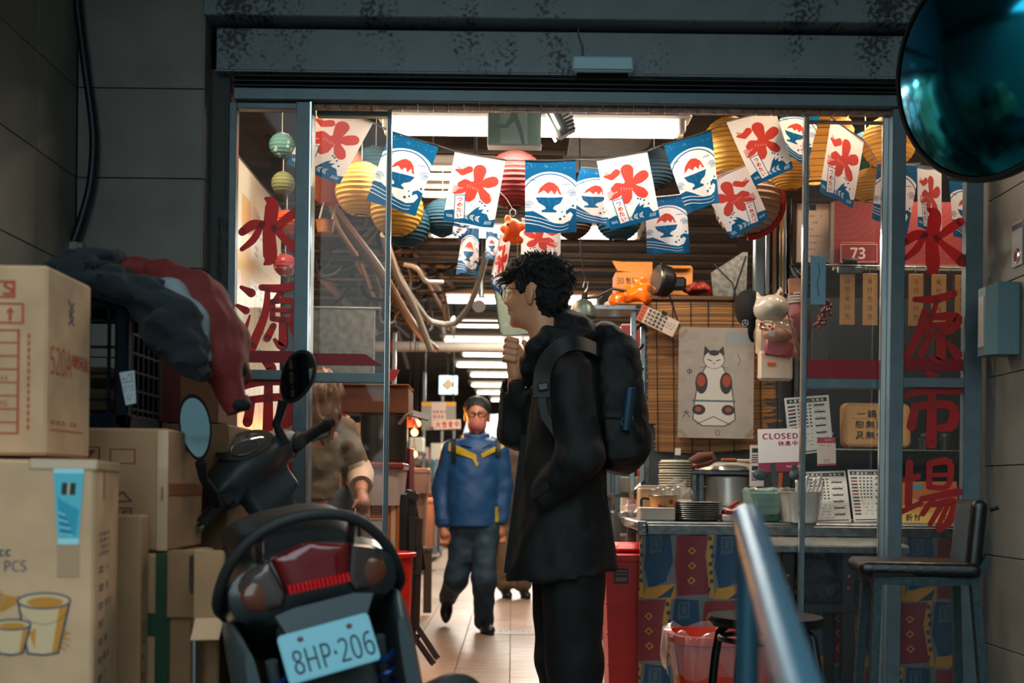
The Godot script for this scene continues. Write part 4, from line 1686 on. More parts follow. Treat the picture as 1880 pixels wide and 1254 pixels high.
func smooth(pts: Array, n: int) -> Array:
	var cu := Curve3D.new()
	for k in pts.size():
		var t: Vector3 = (pts[mini(k + 1, pts.size() - 1)] - pts[maxi(k - 1, 0)]) / 6.0
		cu.add_point(pts[k], -t, t)
	var out := []
	for k in n + 1:
		out.append(cu.sample_baked(cu.get_baked_length() * k / n, true))
	return out

func build_left() -> void:
	var kt := ntex("kraft", 0.015, 0.86, 1.0)
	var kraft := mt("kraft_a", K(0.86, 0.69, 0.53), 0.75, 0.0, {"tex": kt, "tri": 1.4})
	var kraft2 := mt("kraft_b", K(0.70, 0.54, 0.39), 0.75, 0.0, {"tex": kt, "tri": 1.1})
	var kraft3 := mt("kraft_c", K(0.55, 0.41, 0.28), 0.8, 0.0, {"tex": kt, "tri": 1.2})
	carton("big tan carton with orange print, topmost at the left edge, blocking the crate", V(-1.244, 1.055, -2.63), V(0.54, 0.397, 0.26), 0, kraft, "upper", "upper_side", Rect2(0.5, 0.03, 0.5, 0.94), Rect2(0.02, 0.03, 0.94, 0.94), false)
	var c := carton("large tan carton printed with two paper cups and a blue pouch, bottom left corner", V(-1.172, 0.32, -2.543), V(0.60, 0.724, 0.42), 12, kraft, "cups", "cups_side", Rect2(0.60, 0.0, 0.335, 0.566), Rect2(0.05, 0.0, 0.60, 0.98), false)
	var f := c.global_transform
	decal(c, "delivery_pouch", f * V(0.221, 0.710, 0.2122), f * V(0.279, 0.710, 0.2122), f * V(0.270, 0.556, 0.2122), f * V(0.231, 0.556, 0.2122), "pouch", false)
	var b := mb0()
	b.xf = f
	b.box(V(0.24, 0.715, 0.0), V(0.13, 0.022, 0.425), 0.003)
	part(c, "tape", b, mt("tape_clear", K(0.74, 0.62, 0.50), 0.15))
	b = mb0()
	b.xf = f
	b.box(V(0.251, 0.524, 0.2108), V(0.042, 0.066, 0.001))
	part(c, "tape_patch", b, mt("tape_patch", K(0.68, 0.53, 0.39), 0.3))
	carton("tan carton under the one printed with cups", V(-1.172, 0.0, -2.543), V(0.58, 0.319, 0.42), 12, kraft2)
	carton("narrow tan carton squeezed behind the carton printed with cups", V(-1.088, 0.0, -2.872), V(0.42, 0.925, 0.066), 0, kraft2, "", "cups_side", Rect2(), Rect2(0.1, 0.1, 0.7, 0.85))
	c = carton("open topped tan carton with dark red pictograms, carrying the dark crate", V(-1.10, 0.832, -3.12), V(0.50, 0.303, 0.34), 0, kraft2, "middle", "", Rect2(0.28, 0.04, 0.70, 0.94), Rect2(), false)
	b = mb0()
	b.box(P(331, 905, 3.1), V(0.002, 0.03, 0.33))
	b.span(V(-0.8505, 0.97, -3.28), V(-0.8475, 1.0, -2.96))
	part(c, "tape", b, mt("tape_amber", K(0.62, 0.40, 0.28), 0.15))
	b = mb0()
	b.span(V(-0.872, 0.835, -2.952), V(-0.846, 1.13, -2.945))
	part(c, "edge_tape", b, mats.tape_clear)
	c = carton("tan carton with green tape at its corner, under the carton with red pictograms", V(-1.06, 0.40, -3.09), V(0.48, 0.428, 0.36), 0, kraft2, "green_print", "", Rect2(0.60, 0.04, 0.40, 0.94), Rect2(), false)
	var gt := mt("tape_green", K(0.13, 0.27, 0.20), 0.3)
	b = mb0()
	b.span(V(-0.862, 0.40, -2.915), V(-0.8185, 0.83, -2.907))
	b.span(V(-0.822, 0.40, -2.96), V(-0.8175, 0.83, -2.908))
	part(c, "tape", b, gt)
	part(c, "tape", mb0().span(V(-1.29, 0.63, -2.915), V(-0.86, 0.685, -2.9075)).span(V(-0.822, 0.66, -3.27), V(-0.8175, 0.69, -2.95)), gt)
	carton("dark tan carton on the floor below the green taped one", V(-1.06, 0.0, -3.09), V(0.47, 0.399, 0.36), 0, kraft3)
	var t := thing("carton", "small torn carton with a crushed flap hanging beside the scooter", "carton", P(380, 1254, 2.85))
	var fr_ := Transform3D(rot(V(0, -10, 0)), P(384, 1075, 2.80))
	b = mb0()
	b.xf = fr_
	b.box(V(0.0, 0, 0), V(0.075, 0.165, 0.006), 0.002)
	b.box(V(-0.0375, 0, -0.05), V(0.005, 0.165, 0.1), 0.002)
	part(t, "front_panel", b, kraft2)
	b = mb0()
	b.xf = fr_
	b.box(V(0.036, -0.004, -0.06), V(0.005, 0.16, 0.12), 0.002)
	part(t, "side_panel", b, kraft2)
	b = mb0()
	b.xf = fr_ * Transform3D(rot(V(-38, 0, 4)), V(0.0, -0.082, 0.0))
	b.box(V(0.005, -0.028, 0.008), V(0.07, 0.06, 0.005), 0.002)
	part(t, "flap", b, kraft)
	b = mb0()
	b.span(P(318, 1130, 2.93), P(388, 1012, 2.87), 0.003)
	part(t, "back_panel", b, kraft3)
	b = mb0()
	b.box(P(352, 1050, 2.83), V(0.012, 0.08, 0.01), 0.004).ell(P(352, 1075, 2.83), V(0.006, 0.02, 0.006))
	part(t, "torn_edge", b, mt("torn", "3a2c20", 0.9))
	b = mb0()
	b.span(P(320, 1254, 2.99), P(412, 1132, 2.86)).xf
	part(t, "lower_box", mb0().span(V(-0.82, 0.0, -3.15), V(-0.70, 0.69, -2.88), 0.004), kraft3)
	solo("steel_pole", mb0().cyl(V(-0.74, 0.0, -2.83), P(357, 1140, 2.83), 0.009), mats.steel, "thin upright steel pole beside the torn carton", "pole")
	carton("red and brown box standing behind the crate under the red jacket", V(-0.98, 1.175, -3.62), V(0.24, 0.30, 0.25), 0, mt("box_red_brown", K(0.50, 0.30, 0.17), 0.7, 0.0, {"tex": kt, "tri": 1.3}))
	part(get_node("carton_008") if has_node("carton_008") else self, "red_band", mb0().span(V(-1.085, 1.18, -3.494), V(-0.97, 1.47, -3.49)), mt("band_red", "5c1a18", 0.6))
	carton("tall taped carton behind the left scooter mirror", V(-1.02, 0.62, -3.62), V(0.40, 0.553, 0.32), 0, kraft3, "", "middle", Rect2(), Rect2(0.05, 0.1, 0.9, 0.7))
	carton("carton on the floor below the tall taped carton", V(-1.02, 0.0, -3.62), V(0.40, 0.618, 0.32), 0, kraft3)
	var dark := mt("crate_navy", K(0.045, 0.085, 0.125), 0.7, 0.0, {"spec": 0.25})
	t = thing("plastic_crate", "dark navy open-weave plastic crate on the cartons, clothes thrown over it", "crate", V(-1.20, 1.137, -3.12))
	var x0 := -1.46
	var x1 := -0.962
	var z0 := -3.29
	var z1 := -2.99
	var y0 := 1.138
	var y1 := 1.475
	for p in [[x0, z1], [x1, z1], [x0, z0], [x1, z0]]:
		part(t, "corner_post", mb0().box(V(p[0] + (0.018 if p[0] == x0 else -0.018), (y0 + y1) * 0.5, p[1] + (-0.018 if p[1] == z1 else 0.018)), V(0.036, y1 - y0, 0.036), 0.008), dark)
	for y in [y0 + 0.015, y1 - 0.02]:
		part(t, "rim", mb0().box(V((x0 + x1) * 0.5, y, z1 - 0.012), V(x1 - x0, 0.04, 0.024), 0.004).box(V((x0 + x1) * 0.5, y, z0 + 0.012), V(x1 - x0, 0.04, 0.024), 0.004).box(V(x1 - 0.012, y, (z0 + z1) * 0.5), V(0.024, 0.04, z1 - z0), 0.004).box(V(x0 + 0.012, y, (z0 + z1) * 0.5), V(0.024, 0.04, z1 - z0), 0.004), dark)
	for k in 6:
		part(t, "rib", mb0().box(V(x1 - 0.006, (y0 + y1) * 0.5, lerpf(z1 - 0.04, z0 + 0.04, k / 5.0)), V(0.012, y1 - y0 - 0.04, 0.006)), dark)
		part(t, "rib", mb0().box(V(x1 - 0.006, lerpf(y0 + 0.05, y1 - 0.05, k / 5.0), (z0 + z1) * 0.5), V(0.012, 0.006, z1 - z0 - 0.04)), dark)
	for k in 9:
		part(t, "rib", mb0().box(V(lerpf(x0 + 0.04, x1 - 0.05, k / 8.0), (y0 + y1) * 0.5, z1 - 0.008), V(0.006, y1 - y0 - 0.04, 0.012)), dark)
	for k in 4:
		part(t, "rib", mb0().box(V((x0 + x1) * 0.5, lerpf(y0 + 0.07, y1 - 0.07, k / 3.0), z1 - 0.008), V(x1 - x0 - 0.04, 0.006, 0.012)), dark)
	part(t, "base", mb0().box(V((x0 + x1) * 0.5, y0 + 0.006, (z0 + z1) * 0.5), V(x1 - x0 - 0.01, 0.012, z1 - z0 - 0.01)), dark)
	part(t, "paper_label", mb0().card(P(219, 684, 2.985), P(247, 680, 2.985), P(250, 740, 2.985), P(231, 744, 2.985)), mt("paper_label", Color.WHITE, 0.6, 0.0, {"tex": texs.label}))
	solo("folded_cloth", mb0().box(V(-1.2, 1.20, -3.14), V(0.4, 0.09, 0.2), 0.03).box(V(-1.18, 1.27, -3.13), V(0.34, 0.05, 0.18), 0.02), mt("cloth_ochre", K(0.30, 0.22, 0.14), 0.9), "brown folded cloth lying inside the dark crate", "cloth")
	var wool := nnorm("wool", 0.12, 6.0)
	var g := Field.new()
	g.amp = 0.020
	g.freq = 17.0
	g.aniso = V(0.5, 1.0, 1.0)
	g.ell(P(120, 500, 3.12), V(0.10, 0.025, 0.10), rot(V(0, 0, 6)), 0.04)
	g.ell(P(178, 490, 3.10), V(0.075, 0.036, 0.10), rot(V(0, 0, 20)), 0.04)
	g.ell(P(165, 520, 3.02), V(0.10, 0.03, 0.07), rot(V(0, 0, -10)), 0.04)
	g.ell(P(212, 530, 3.02), V(0.11, 0.035, 0.12), rot(V(0, 0, -16)), 0.04)
	g.ell(P(262, 545, 3.02), V(0.09, 0.030, 0.14), rot(V(0, 0, -30)), 0.04)
	g.limb([P(270, 540, 2.96), P(312, 590, 2.93), P(345, 650, 2.93), P(372, 688, 2.93)], [0.045, 0.06, 0.045, 0.015], 0.03)
	g.limb([P(285, 560, 2.96), P(300, 610, 2.94), P(318, 650, 2.94)], [0.04, 0.045, 0.025], 0.03)
	var mb := mb0()
	g.mesh_into(mb, P(80, 705, 3.2) + V(-0.1, -0.02, -0.12), P(400, 460, 2.8) + V(0.05, 0.06, 0.02), 0.010)
	t = thing("hoodie", "crumpled charcoal knitted hoodie draped over the corner of the crate", "hoodie", P(240, 690, 3.0))
	part(t, "body", mb, mt("charcoal_knit", K(0.085, 0.115, 0.14), 0.95, 0.0, {"norm": wool, "tri": 6.0, "rim": 0.25}), "", 180)
	part(t, "cuff", mb0().tube([P(362, 672, 2.925), P(378, 690, 2.925)], [0.02, 0.016], 10), mt("cuff_dark", K(0.07, 0.085, 0.11), 0.9))
	g = Field.new()
	g.amp = 0.011
	g.freq = 12.0
	g.aniso = V(1.0, 0.45, 1.0)
	g.ell(P(240, 500, 3.18), V(0.085, 0.028, 0.10), rot(V(0, 0, -4)), 0.04)
	g.limb([P(225, 498, 3.18), P(295, 508, 3.12), P(352, 545, 3.06), P(385, 600, 3.04), P(405, 660, 3.04), P(428, 738, 3.04)], [0.025, 0.045, 0.062, 0.062, 0.055, 0.036], 0.03)
	g.limb([P(330, 520, 3.12), P(385, 560, 3.10), P(420, 620, 3.10), P(446, 688, 3.10)], [0.04, 0.05, 0.046, 0.024], 0.03)
	mb = mb0()
	g.mesh_into(mb, P(190, 765, 3.3) + V(0, 0, 0.0), P(480, 470, 2.9) + V(0.0, 0.03, 0.0), 0.010)
	t = thing("jacket", "dark red jacket with a pale stripe hanging off the crate toward the scooter", "jacket", P(330, 752, 3.08))
	part(t, "shell", mb, mt("jacket_red", K(0.40, 0.07, 0.05), 0.75, 0.0, {"norm": nnorm("cloth_n", 0.2, 3.0), "tri": 5.0, "rim": 0.2}), "", 180)
	g = Field.new()
	g.amp = 0.008
	g.freq = 14.0
	g.limb([P(272, 516, 3.04), P(318, 540, 2.995), P(352, 590, 2.975), P(376, 655, 2.97)], [0.012, 0.034, 0.042, 0.022], 0.02)
	mb = mb0()
	g.mesh_into(mb, P(262, 675, 3.12), P(395, 500, 2.9), 0.008)
	part(t, "pale_stripe", mb, mt("jacket_grey", K(0.48, 0.52, 0.54), 0.8), "pale grey stripe", 180)
	part(t, "cuff", mb0().tube([P(432, 735, 3.02), P(440, 754, 3.02)], [0.036, 0.034], 12), mats.jacket_red)
	part(t, "cuff_lining", mb0().ell(P(444, 744, 2.99), V(0.024, 0.016, 0.02)), mt("black_cloth", K(0.02, 0.022, 0.026), 0.9))
	part(t, "zip_edge", mb0().tube([P(424, 620, 3.05), P(438, 655, 3.05), P(450, 690, 3.06)], [0.004, 0.012, 0.012], 6), mats.black_cloth)
	var pts := []
	var cu := Curve3D.new()
	for p in [[138, -80], [142, 0], [150, 70], [159, 140], [169, 215], [172, 270], [166, 340], [152, 395], [136, 445]]:
		cu.add_point(P(p[0], p[1], 4.36))
	for k in 9:
		var a := cu.get_point_position(maxi(0, k - 1))
		var e := cu.get_point_position(mini(8, k + 1))
		cu.set_point_in(k, (a - e) / 6.0)
		cu.set_point_out(k, (e - a) / 6.0)
	for k in 30:
		pts.append(cu.sample_baked(cu.get_baked_length() * k / 29.0, true))
	solo("hose", mb0().tube(pts, 0.0155, 10), mt("hose_blue", K(0.055, 0.10, 0.14), 0.4), "thick dark blue hose curving down the grey tiled wall", "hose")
	t = thing("wall_box", "small grey trunking box at the end of the blue hose", "box", P(135, 500, 4.38))
	part(t, "cover", mb0().span(P(121, 503, 4.38), P(142, 443, 4.34), 0.004), mt("trunk_grey", "8c8f8c", 0.5))
	part(t, "side_channel", mb0().span(P(143, 503, 4.38), P(151, 445, 4.35), 0.003), mats.trunk_grey)

# scooter
func build_scooter() -> void:
	var t := thing("scooter", "black motor scooter seen from behind, leaning left, pale plate 8HP-206", "scooter", V(-0.27, 0, -2.62))
	t.basis = rot(V(0, 18, 0)) * rot(V(0, 0, 11.5))
	var f := t.global_transform
	var body := mt("scooter_black", K(0.085, 0.115, 0.13), 0.28, 0.0, {"coat": 0.5, "coatr": 0.2})
	var matte := mt("scooter_matte", K(0.10, 0.115, 0.12), 0.6, 0.0, {"norm": nnorm("grainy", 0.3, 1.5), "tri": 6.0})
	var grey := mt("scooter_grey", K(0.25, 0.30, 0.315), 0.45)
	var chrome := mt("chrome", "c8cccc", 0.12, 1.0)
	var rubber := mt("rubber", K(0.018, 0.018, 0.02), 0.8)
	var L := func(x: float, y: float, z: float) -> Vector3: return f * V(x, y, z)
	var sect := func(z: float, cy: float, hw: float, ht: float, hb: float, pw := 2.6, cx := 0.0) -> PackedVector3Array:
		var r := PackedVector3Array()
		for j in 28:
			var a := TAU * j / 28
			var c := cos(a)
			var s := sin(a)
			r.append(f * V(cx + hw * signf(c) * pow(absf(c), 2.0 / pw), cy + (ht if s > 0 else hb) * signf(s) * pow(absf(s), 2.0 / pw), z))
		return r
	part(t, "tail_cowl", mb0().rings([sect.call(0.02, 0.80, 0.14, 0.05, 0.05), sect.call(0.0, 0.80, 0.182, 0.078, 0.075), sect.call(-0.10, 0.805, 0.195, 0.085, 0.12), sect.call(-0.30, 0.79, 0.175, 0.08, 0.18), sect.call(-0.50, 0.72, 0.14, 0.06, 0.22), sect.call(-0.62, 0.66, 0.11, 0.04, 0.2)]), body)
	for s in [-1, 1]:
		part(t, "side_panel", mb0().rings([sect.call(0.035, 0.56, 0.014, 0.14, 0.12, 2.4, s * 0.165), sect.call(-0.03, 0.58, 0.02, 0.17, 0.16, 2.4, s * 0.180), sect.call(-0.22, 0.60, 0.02, 0.16, 0.16, 2.4, s * 0.178), sect.call(-0.45, 0.56, 0.016, 0.1, 0.12, 2.4, s * 0.15)]), grey)
	var lens := func(called: String, pts: Array, z: float, m: Material, out := 0.022, label := "") -> Node3D:
		var c := W()
		for p in pts:
			c += p
		c /= pts.size()
		var rs := []
		for lay in [[1.0, -0.04], [1.0, 0.3 * out], [0.9, 0.75 * out], [0.65, out]]:
			var r := PackedVector3Array()
			for i in pts.size():
				var a: Vector2 = pts[i]
				var b2: Vector2 = pts[(i + 1) % pts.size()]
				for k in 4:
					var q: Vector2 = c + (a.lerp(b2, k / 4.0) - c) * lay[0]
					r.append(f * V(q.x, 0.82 + q.y, z + lay[1] - absf(q.x) * absf(q.x) * 1.6))
			rs.append(r)
		return part(t, called, mb0().rings(rs), m, label)
	var tl: Node3D = lens.call("tail_light", [W(-0.083, 0.058), W(0.0, 0.078), W(0.087, 0.056), W(0.073, -0.016), W(-0.064, -0.022)], 0.035, mt("lens_red", K(0.40, 0.03, 0.05), 0.12, 0.0, {"coat": 0.8}), 0.022, "dark red lens")
	for k in 15:
		part(tl, "prism", mb0().box(f * V(-0.058 + k * 0.0088, 0.809, 0.058), V(0.006, 0.02, 0.004), 0.001, f.basis), mt("lens_glint", K(0.85, 0.08, 0.11), 0.15))
	for s in [-1, 1]:
		var sg: Node3D = lens.call("turn_signal", [W(s * 0.066, -0.022), W(s * 0.088, 0.055), W(s * 0.135, 0.04), W(s * 0.178, 0.005), W(s * 0.165, -0.018), W(s * 0.11, -0.05), W(s * 0.078, -0.046)], 0.032, mt("lens_smoke", K(0.24, 0.19, 0.17), 0.12, 0.0, {"coat": 0.8}), 0.018, "smoky turn signal lens")
		part(sg, "bulb_cover", mb0().ell(f * V(s * 0.114, 0.806, 0.019), V(0.044, 0.034, 0.012), f.basis), mt("lens_amber", K(0.36, 0.17, 0.09), 0.2, 0.0, {"coat": 0.6}))
	part(t, "lower_cowl", mb0().prism(PV([W(-0.10, -0.058), W(-0.06, -0.05), W(0.07, -0.046), W(0.11, -0.055), W(0.085, -0.10), W(0.045, -0.135), W(-0.045, -0.135), W(-0.085, -0.10)]), 0.06, f * Transform3D(rot(V(-12, 0, 0)), V(0, 0.82, 0.058))), grey)
	for k in 3:
		part(t, "screw", mb0().ell(f * V(-0.03 + 0.03 * k, 0.732, 0.066), V(0.005, 0.005, 0.003), f.basis, 8, 6), rubber)
	var gp := []
	for p in [[-0.185, -0.065, -0.16], [-0.202, -0.02, -0.06], [-0.165, 0.06, 0.0], [-0.09, 0.118, 0.03], [0.01, 0.134, 0.04], [0.105, 0.108, 0.03], [0.168, 0.04, 0.0], [0.2, -0.05, -0.06], [0.188, -0.10, -0.16]]:
		gp.append(L.call(p[0], 0.82 + p[1], p[2]))
	part(t, "grab_rail", mb0().tube(smooth(gp, 40), 0.0125, 10), matte)
	part(t, "rail_bracket", mb0().cyl(L.call(-0.10, 0.86, -0.06), L.call(-0.10, 0.925, 0.02), 0.012).cyl(L.call(0.10, 0.86, -0.06), L.call(0.105, 0.92, 0.02), 0.012), chrome)
	part(t, "seat", mb0().rings([sect.call(-0.10, 0.88, 0.11, 0.03, 0.03), sect.call(-0.14, 0.89, 0.14, 0.05, 0.05), sect.call(-0.36, 0.90, 0.15, 0.065, 0.06), sect.call(-0.46, 0.86, 0.15, 0.05, 0.07), sect.call(-0.60, 0.83, 0.14, 0.045, 0.07), sect.call(-0.74, 0.83, 0.09, 0.035, 0.06), sect.call(-0.80, 0.83, 0.04, 0.02, 0.03)]), mt("seat_vinyl", K(0.022, 0.024, 0.026), 0.5))
	part(t, "rear_fender", mb0().rings([sect.call(0.0, 0.70, 0.10, 0.04, 0.03, 4), sect.call(0.06, 0.62, 0.085, 0.05, 0.05, 4), sect.call(0.12, 0.50, 0.08, 0.05, 0.05, 4), sect.call(0.16, 0.38, 0.075, 0.04, 0.05, 4)]), matte)
	var pf := f * Transform3D(rot(V(-20, 0, 2.5)), V(-0.012, 0.684, 0.135)) * Transform3D(Basis.from_scale(V(0.83, 0.83, 1.0)), V())
	var pb := PackedVector2Array()
	for c in [[1, 1, 0], [-1, 1, 90], [-1, -1, 180], [1, -1, 270]]:
		for k in 5:
			var a := deg_to_rad(c[2] + k * 22.5)
			pb.append(W(c[0] * 0.104 + cos(a) * 0.012, c[1] * 0.050 + sin(a) * 0.012))
	var pl := part(t, "license_plate", mb0().prism(pb, 0.004, pf), mt("plate_paint", K(0.45, 0.70, 0.74), 0.35), "pale blue-white plate")
	part(pl, "plate_print", mb0().card(pf * V(-0.112, 0.059, 0.0008), pf * V(0.112, 0.059, 0.0008), pf * V(0.112, -0.059, 0.0008), pf * V(-0.112, -0.059, 0.0008)), mt("plate_print", K(0.74, 0.86, 0.9), 0.35, 0.0, {"tex": texs.plate}))
	for s in [-1, 1]:
		part(pl, "bolt", mb0().ell(pf * V(s * 0.062, 0.040, 0.001), V(0.008, 0.007, 0.004), pf.basis, 10, 6), mt("rust_bolt", "6a5248", 0.6, 0.4))
	for w in [[0.215, -0.22, 0.0], [0.215, -1.37, 1.0]]:
		var c: Vector3 = L.call(0, w[0], w[1])
		var ax := f.basis.x if w[2] == 0.0 else (f.basis * Basis(V(0, cos(0.47), sin(0.47)), deg_to_rad(46))).x
		var wf := along(c, ax)
		var wheel := part(t, "wheel", mb0().lathe([W(0.15, -0.05), W(0.185, -0.055), W(0.21, -0.04), W(0.216, 0.0), W(0.21, 0.04), W(0.185, 0.055), W(0.15, 0.05)], wf, 36), rubber)
		part(wheel, "rim", mb0().lathe([W(0.02, -0.05), W(0.15, -0.045), W(0.155, 0.0), W(0.15, 0.045), W(0.02, 0.05)], wf, 28), grey)
	for s in [-1, 1]:
		var sp := []
		for k in 97:
			var a := TAU * k / 12.0
			var h := k / 96.0
			sp.append(L.call(s * 0.118 + cos(a) * 0.026, lerpf(0.62, 0.34, h), lerpf(-0.02, -0.10, h) + sin(a) * 0.026))
		part(t, "shock_spring", mb0().tube(sp, 0.0065, 6), mt("spring_blue", K(0.05, 0.22, 0.45), 0.3, 0.3), "blue coil spring")
		part(t, "shock_rod", mb0().cyl(L.call(s * 0.118, 0.66, -0.01), L.call(s * 0.118, 0.24, -0.13), 0.014), grey)
	part(t, "muffler", mb0().lathe([W(0.03, 0), W(0.062, 0.015), W(0.07, 0.06), W(0.07, 0.36), W(0.05, 0.42), W(0.02, 0.46)], along(L.call(0.25, 0.50, 0.10), f.basis * V(-0.1, -0.28, -1.0)), 20), matte)
	part(t, "swing_arm", mb0().cyl(L.call(-0.1, 0.26, -0.2), L.call(-0.1, 0.36, -0.7), 0.05, 0.08).box(L.call(0.0, 0.40, -0.55), V(0.24, 0.2, 0.36), 0.05, f.basis), matte)
	part(t, "floor_board", mb0().box(L.call(0, 0.30, -0.95), V(0.32, 0.08, 0.42), 0.03, f.basis), matte)
	part(t, "leg_shield", mb0().rings([sect.call(-1.12, 0.34, 0.17, 0.05, 0.05, 3), sect.call(-1.16, 0.60, 0.20, 0.26, 0.26, 3), sect.call(-1.22, 0.64, 0.19, 0.26, 0.26, 3), sect.call(-1.30, 0.66, 0.10, 0.18, 0.18, 3)]), body)
	part(t, "keyhole_ring", mb0().lathe([W(0.036, 0), W(0.044, 0.006), W(0.044, 0.012), W(0.036, 0.012)], along(P(431, 1014, 3.50), V(-0.2, 0.3, 1)), 24, false, false), chrome)
	part(t, "fuel_cap", mb0().lathe([W(0.0, 0), W(0.036, 0.004), W(0.036, -0.03)], along(P(431, 1014, 3.50), V(-0.2, 0.3, 1)), 20), body)
	part(t, "inner_panel", mb0().ell(f * V(-0.03, 0.70, -1.07), V(0.19, 0.22, 0.06), f.basis), body)
	var hf := f * Transform3D(Basis(V(0, cos(deg_to_rad(27)), sin(deg_to_rad(27))), deg_to_rad(46)), V(0, 1.06, -1.05))
	var hv := func(x: float, y: float, z: float) -> Vector3: return hf * V(x, y, z)
	var g := Field.new()
	g.ell(V(0, 0.02, 0.03), V(0.17, 0.062, 0.095), Basis(), 0.04)
	g.box(V(0, -0.06, 0.045), V(0.105, 0.07, 0.03), 0.02, rot(V(-8, 0, 0)), 0.04)
	g.ell(V(0, -0.14, 0.05), V(0.07, 0.075, 0.025), Basis(), 0.03)
	g.ell(V(0, 0.0, -0.08), V(0.13, 0.09, 0.10), Basis(), 0.04)
	for s in [-1, 1]:
		g.ell(V(s * 0.155, -0.005, 0.045), V(0.06, 0.05, 0.05), Basis(), 0.03)
		g.ell(V(s * 0.18, -0.03, 0.10), V(0.045, 0.04, 0.04), Basis(), 0.015)
		g.cut()
	g.ell(V(0.0, 0.088, 0.055), V(0.105, 0.03, 0.075), rot(V(28, 0, 0)), 0.01)
	g.cut()
	var mb := mb0()
	mb.xf = hf
	g.mesh_into(mb, V(-0.25, -0.25, -0.2), V(0.25, 0.12, 0.16), 0.008)
	part(t, "handlebar_cover", mb, mt("scooter_cowl", K(0.20, 0.235, 0.245), 0.42, 0.0, {"norm": mats.scooter_matte.normal_texture, "tri": 8.0, "ns": 0.3}), "", 180)
	var df := hf * Transform3D(rot(V(28, 0, 0)), V(0, 0.064, 0.052))
	var ds := Transform3D(df.basis * Basis.from_scale(V(1.0, 1.0, 0.72)), df.origin)
	var dash := part(t, "instrument_panel", mb0().lathe([W(0.0, 0.0), W(0.098, 0.0), W(0.104, 0.010), W(0.098, 0.012)], ds, 32), rubber)
	part(dash, "dial_ring", mb0().lathe([W(0.044, 0.004), W(0.052, 0.012), W(0.056, 0.004)], Transform3D(ds.basis, df * V(-0.015, 0.004, 0.012)), 28, false, false), mt("dial_ring", "7d8688", 0.3, 0.6))
	part(dash, "dial", mb0().lathe([W(0.0, 0.0), W(0.05, 0.0), W(0.05, -0.004)], Transform3D(ds.basis, df * V(-0.015, 0.007, 0.012)), 24), mt("dial_face", "33231d", 0.3, 0.0, {"coat": 1.0}))
	part(dash, "dial_glass", mb0().lathe([W(0.0, 0.018), W(0.06, 0.016), W(0.096, 0.006)], ds, 28, false, false), mt("dial_glass", K(0.6, 0.65, 0.66), 0.05, 0.0, {"alpha": 0.06}))
	for s in [-1, 1]:
		var side := "left" if s < 0 else "right"
		part(t, "handle_bar", mb0().cyl(hv.call(s * 0.12, -0.015, 0.05), hv.call(s * 0.335, -0.025, 0.085), 0.013), grey)
		part(t, "grip", mb0().lathe([W(0.019, 0), W(0.021, 0.004), W(0.018, 0.02), W(0.0185, 0.10), W(0.022, 0.115), W(0.018, 0.125)], along(hv.call(s * 0.215, -0.019, 0.065), hv.call(s * 0.335, -0.025, 0.085) - hv.call(s * 0.215, -0.019, 0.065)), 16), rubber)
		part(t, "bar_end", mb0().cyl(hv.call(s * 0.338, -0.025, 0.086), hv.call(s * 0.356, -0.026, 0.089), 0.017, 0.014), chrome if s < 0 else rubber)
		part(t, "switch_housing", mb0().box(hv.call(s * 0.19, -0.012, 0.062), V(0.06, 0.055, 0.05), 0.012, hf.basis), matte)
		part(t, "brake_lever", mb0().tube([hv.call(s * 0.17, -0.015, 0.03), hv.call(s * 0.24, -0.03, 0.0), hv.call(s * 0.33, -0.055, 0.03), hv.call(s * 0.36, -0.062, 0.045)], [0.010, 0.008, 0.007, 0.008], 8), mats.steel)
	var mir := mt("mirror_glass", K(0.62, 0.72, 0.74), 0.03, 1.0)
	for s in [[359, 785, 3.12, 58, 124, 8, [P(368, 848, 3.13), P(374, 880, 3.15), P(392, 905, 3.2), P(398, 925, 3.25)], V(4, 14, 0)], [545, 692, 3.55, 62, 104, -24, [P(520, 735, 3.56), P(513, 762, 3.57), P(507, 778, 3.57), P(516, 800, 3.56), P(524, 815, 3.56)], V(6, -12, 0)]]:
		var o := PackedVector2Array()
		var w: float = s[3] * s[2] / F * 0.5
		var h: float = s[4] * s[2] / F * 0.5
		for k in 28:
			var a := TAU * k / 28
			var y := sin(a)
			o.append(W(cos(a) * w * (1.0 - 0.22 * (1.0 if y < 0 else -0.2) * absf(y)), signf(y) * pow(absf(y), 0.9) * h))
		var mf := Transform3D(rot(s[7]) * rot(V(0, 0, s[5])), P(s[0], s[1], s[2]))
		var rs := []
		for lay in [[0.3, -0.045], [0.75, -0.035], [1.0, -0.012], [1.0, 0.0], [0.92, 0.003]]:
			var r := PackedVector3Array()
			for q in o:
				r.append(mf * V(q.x * lay[0], q.y * lay[0], lay[1]))
			rs.append(r)
		var mirr := part(t, "mirror", mb0().rings(rs), rubber)
		var gl := PackedVector2Array()
		for q in o:
			gl.append(q * 0.88)
		part(mirr, "mirror_glass", mb0().prism(gl, 0.002, mf * Transform3D(Basis(), V(0, 0, 0.0045))), mir)
		part(t, "mirror_stem", mb0().tube(s[6], [0.015, 0.012, 0.013, 0.014, 0.017].slice(0, s[6].size()), 10), rubber)

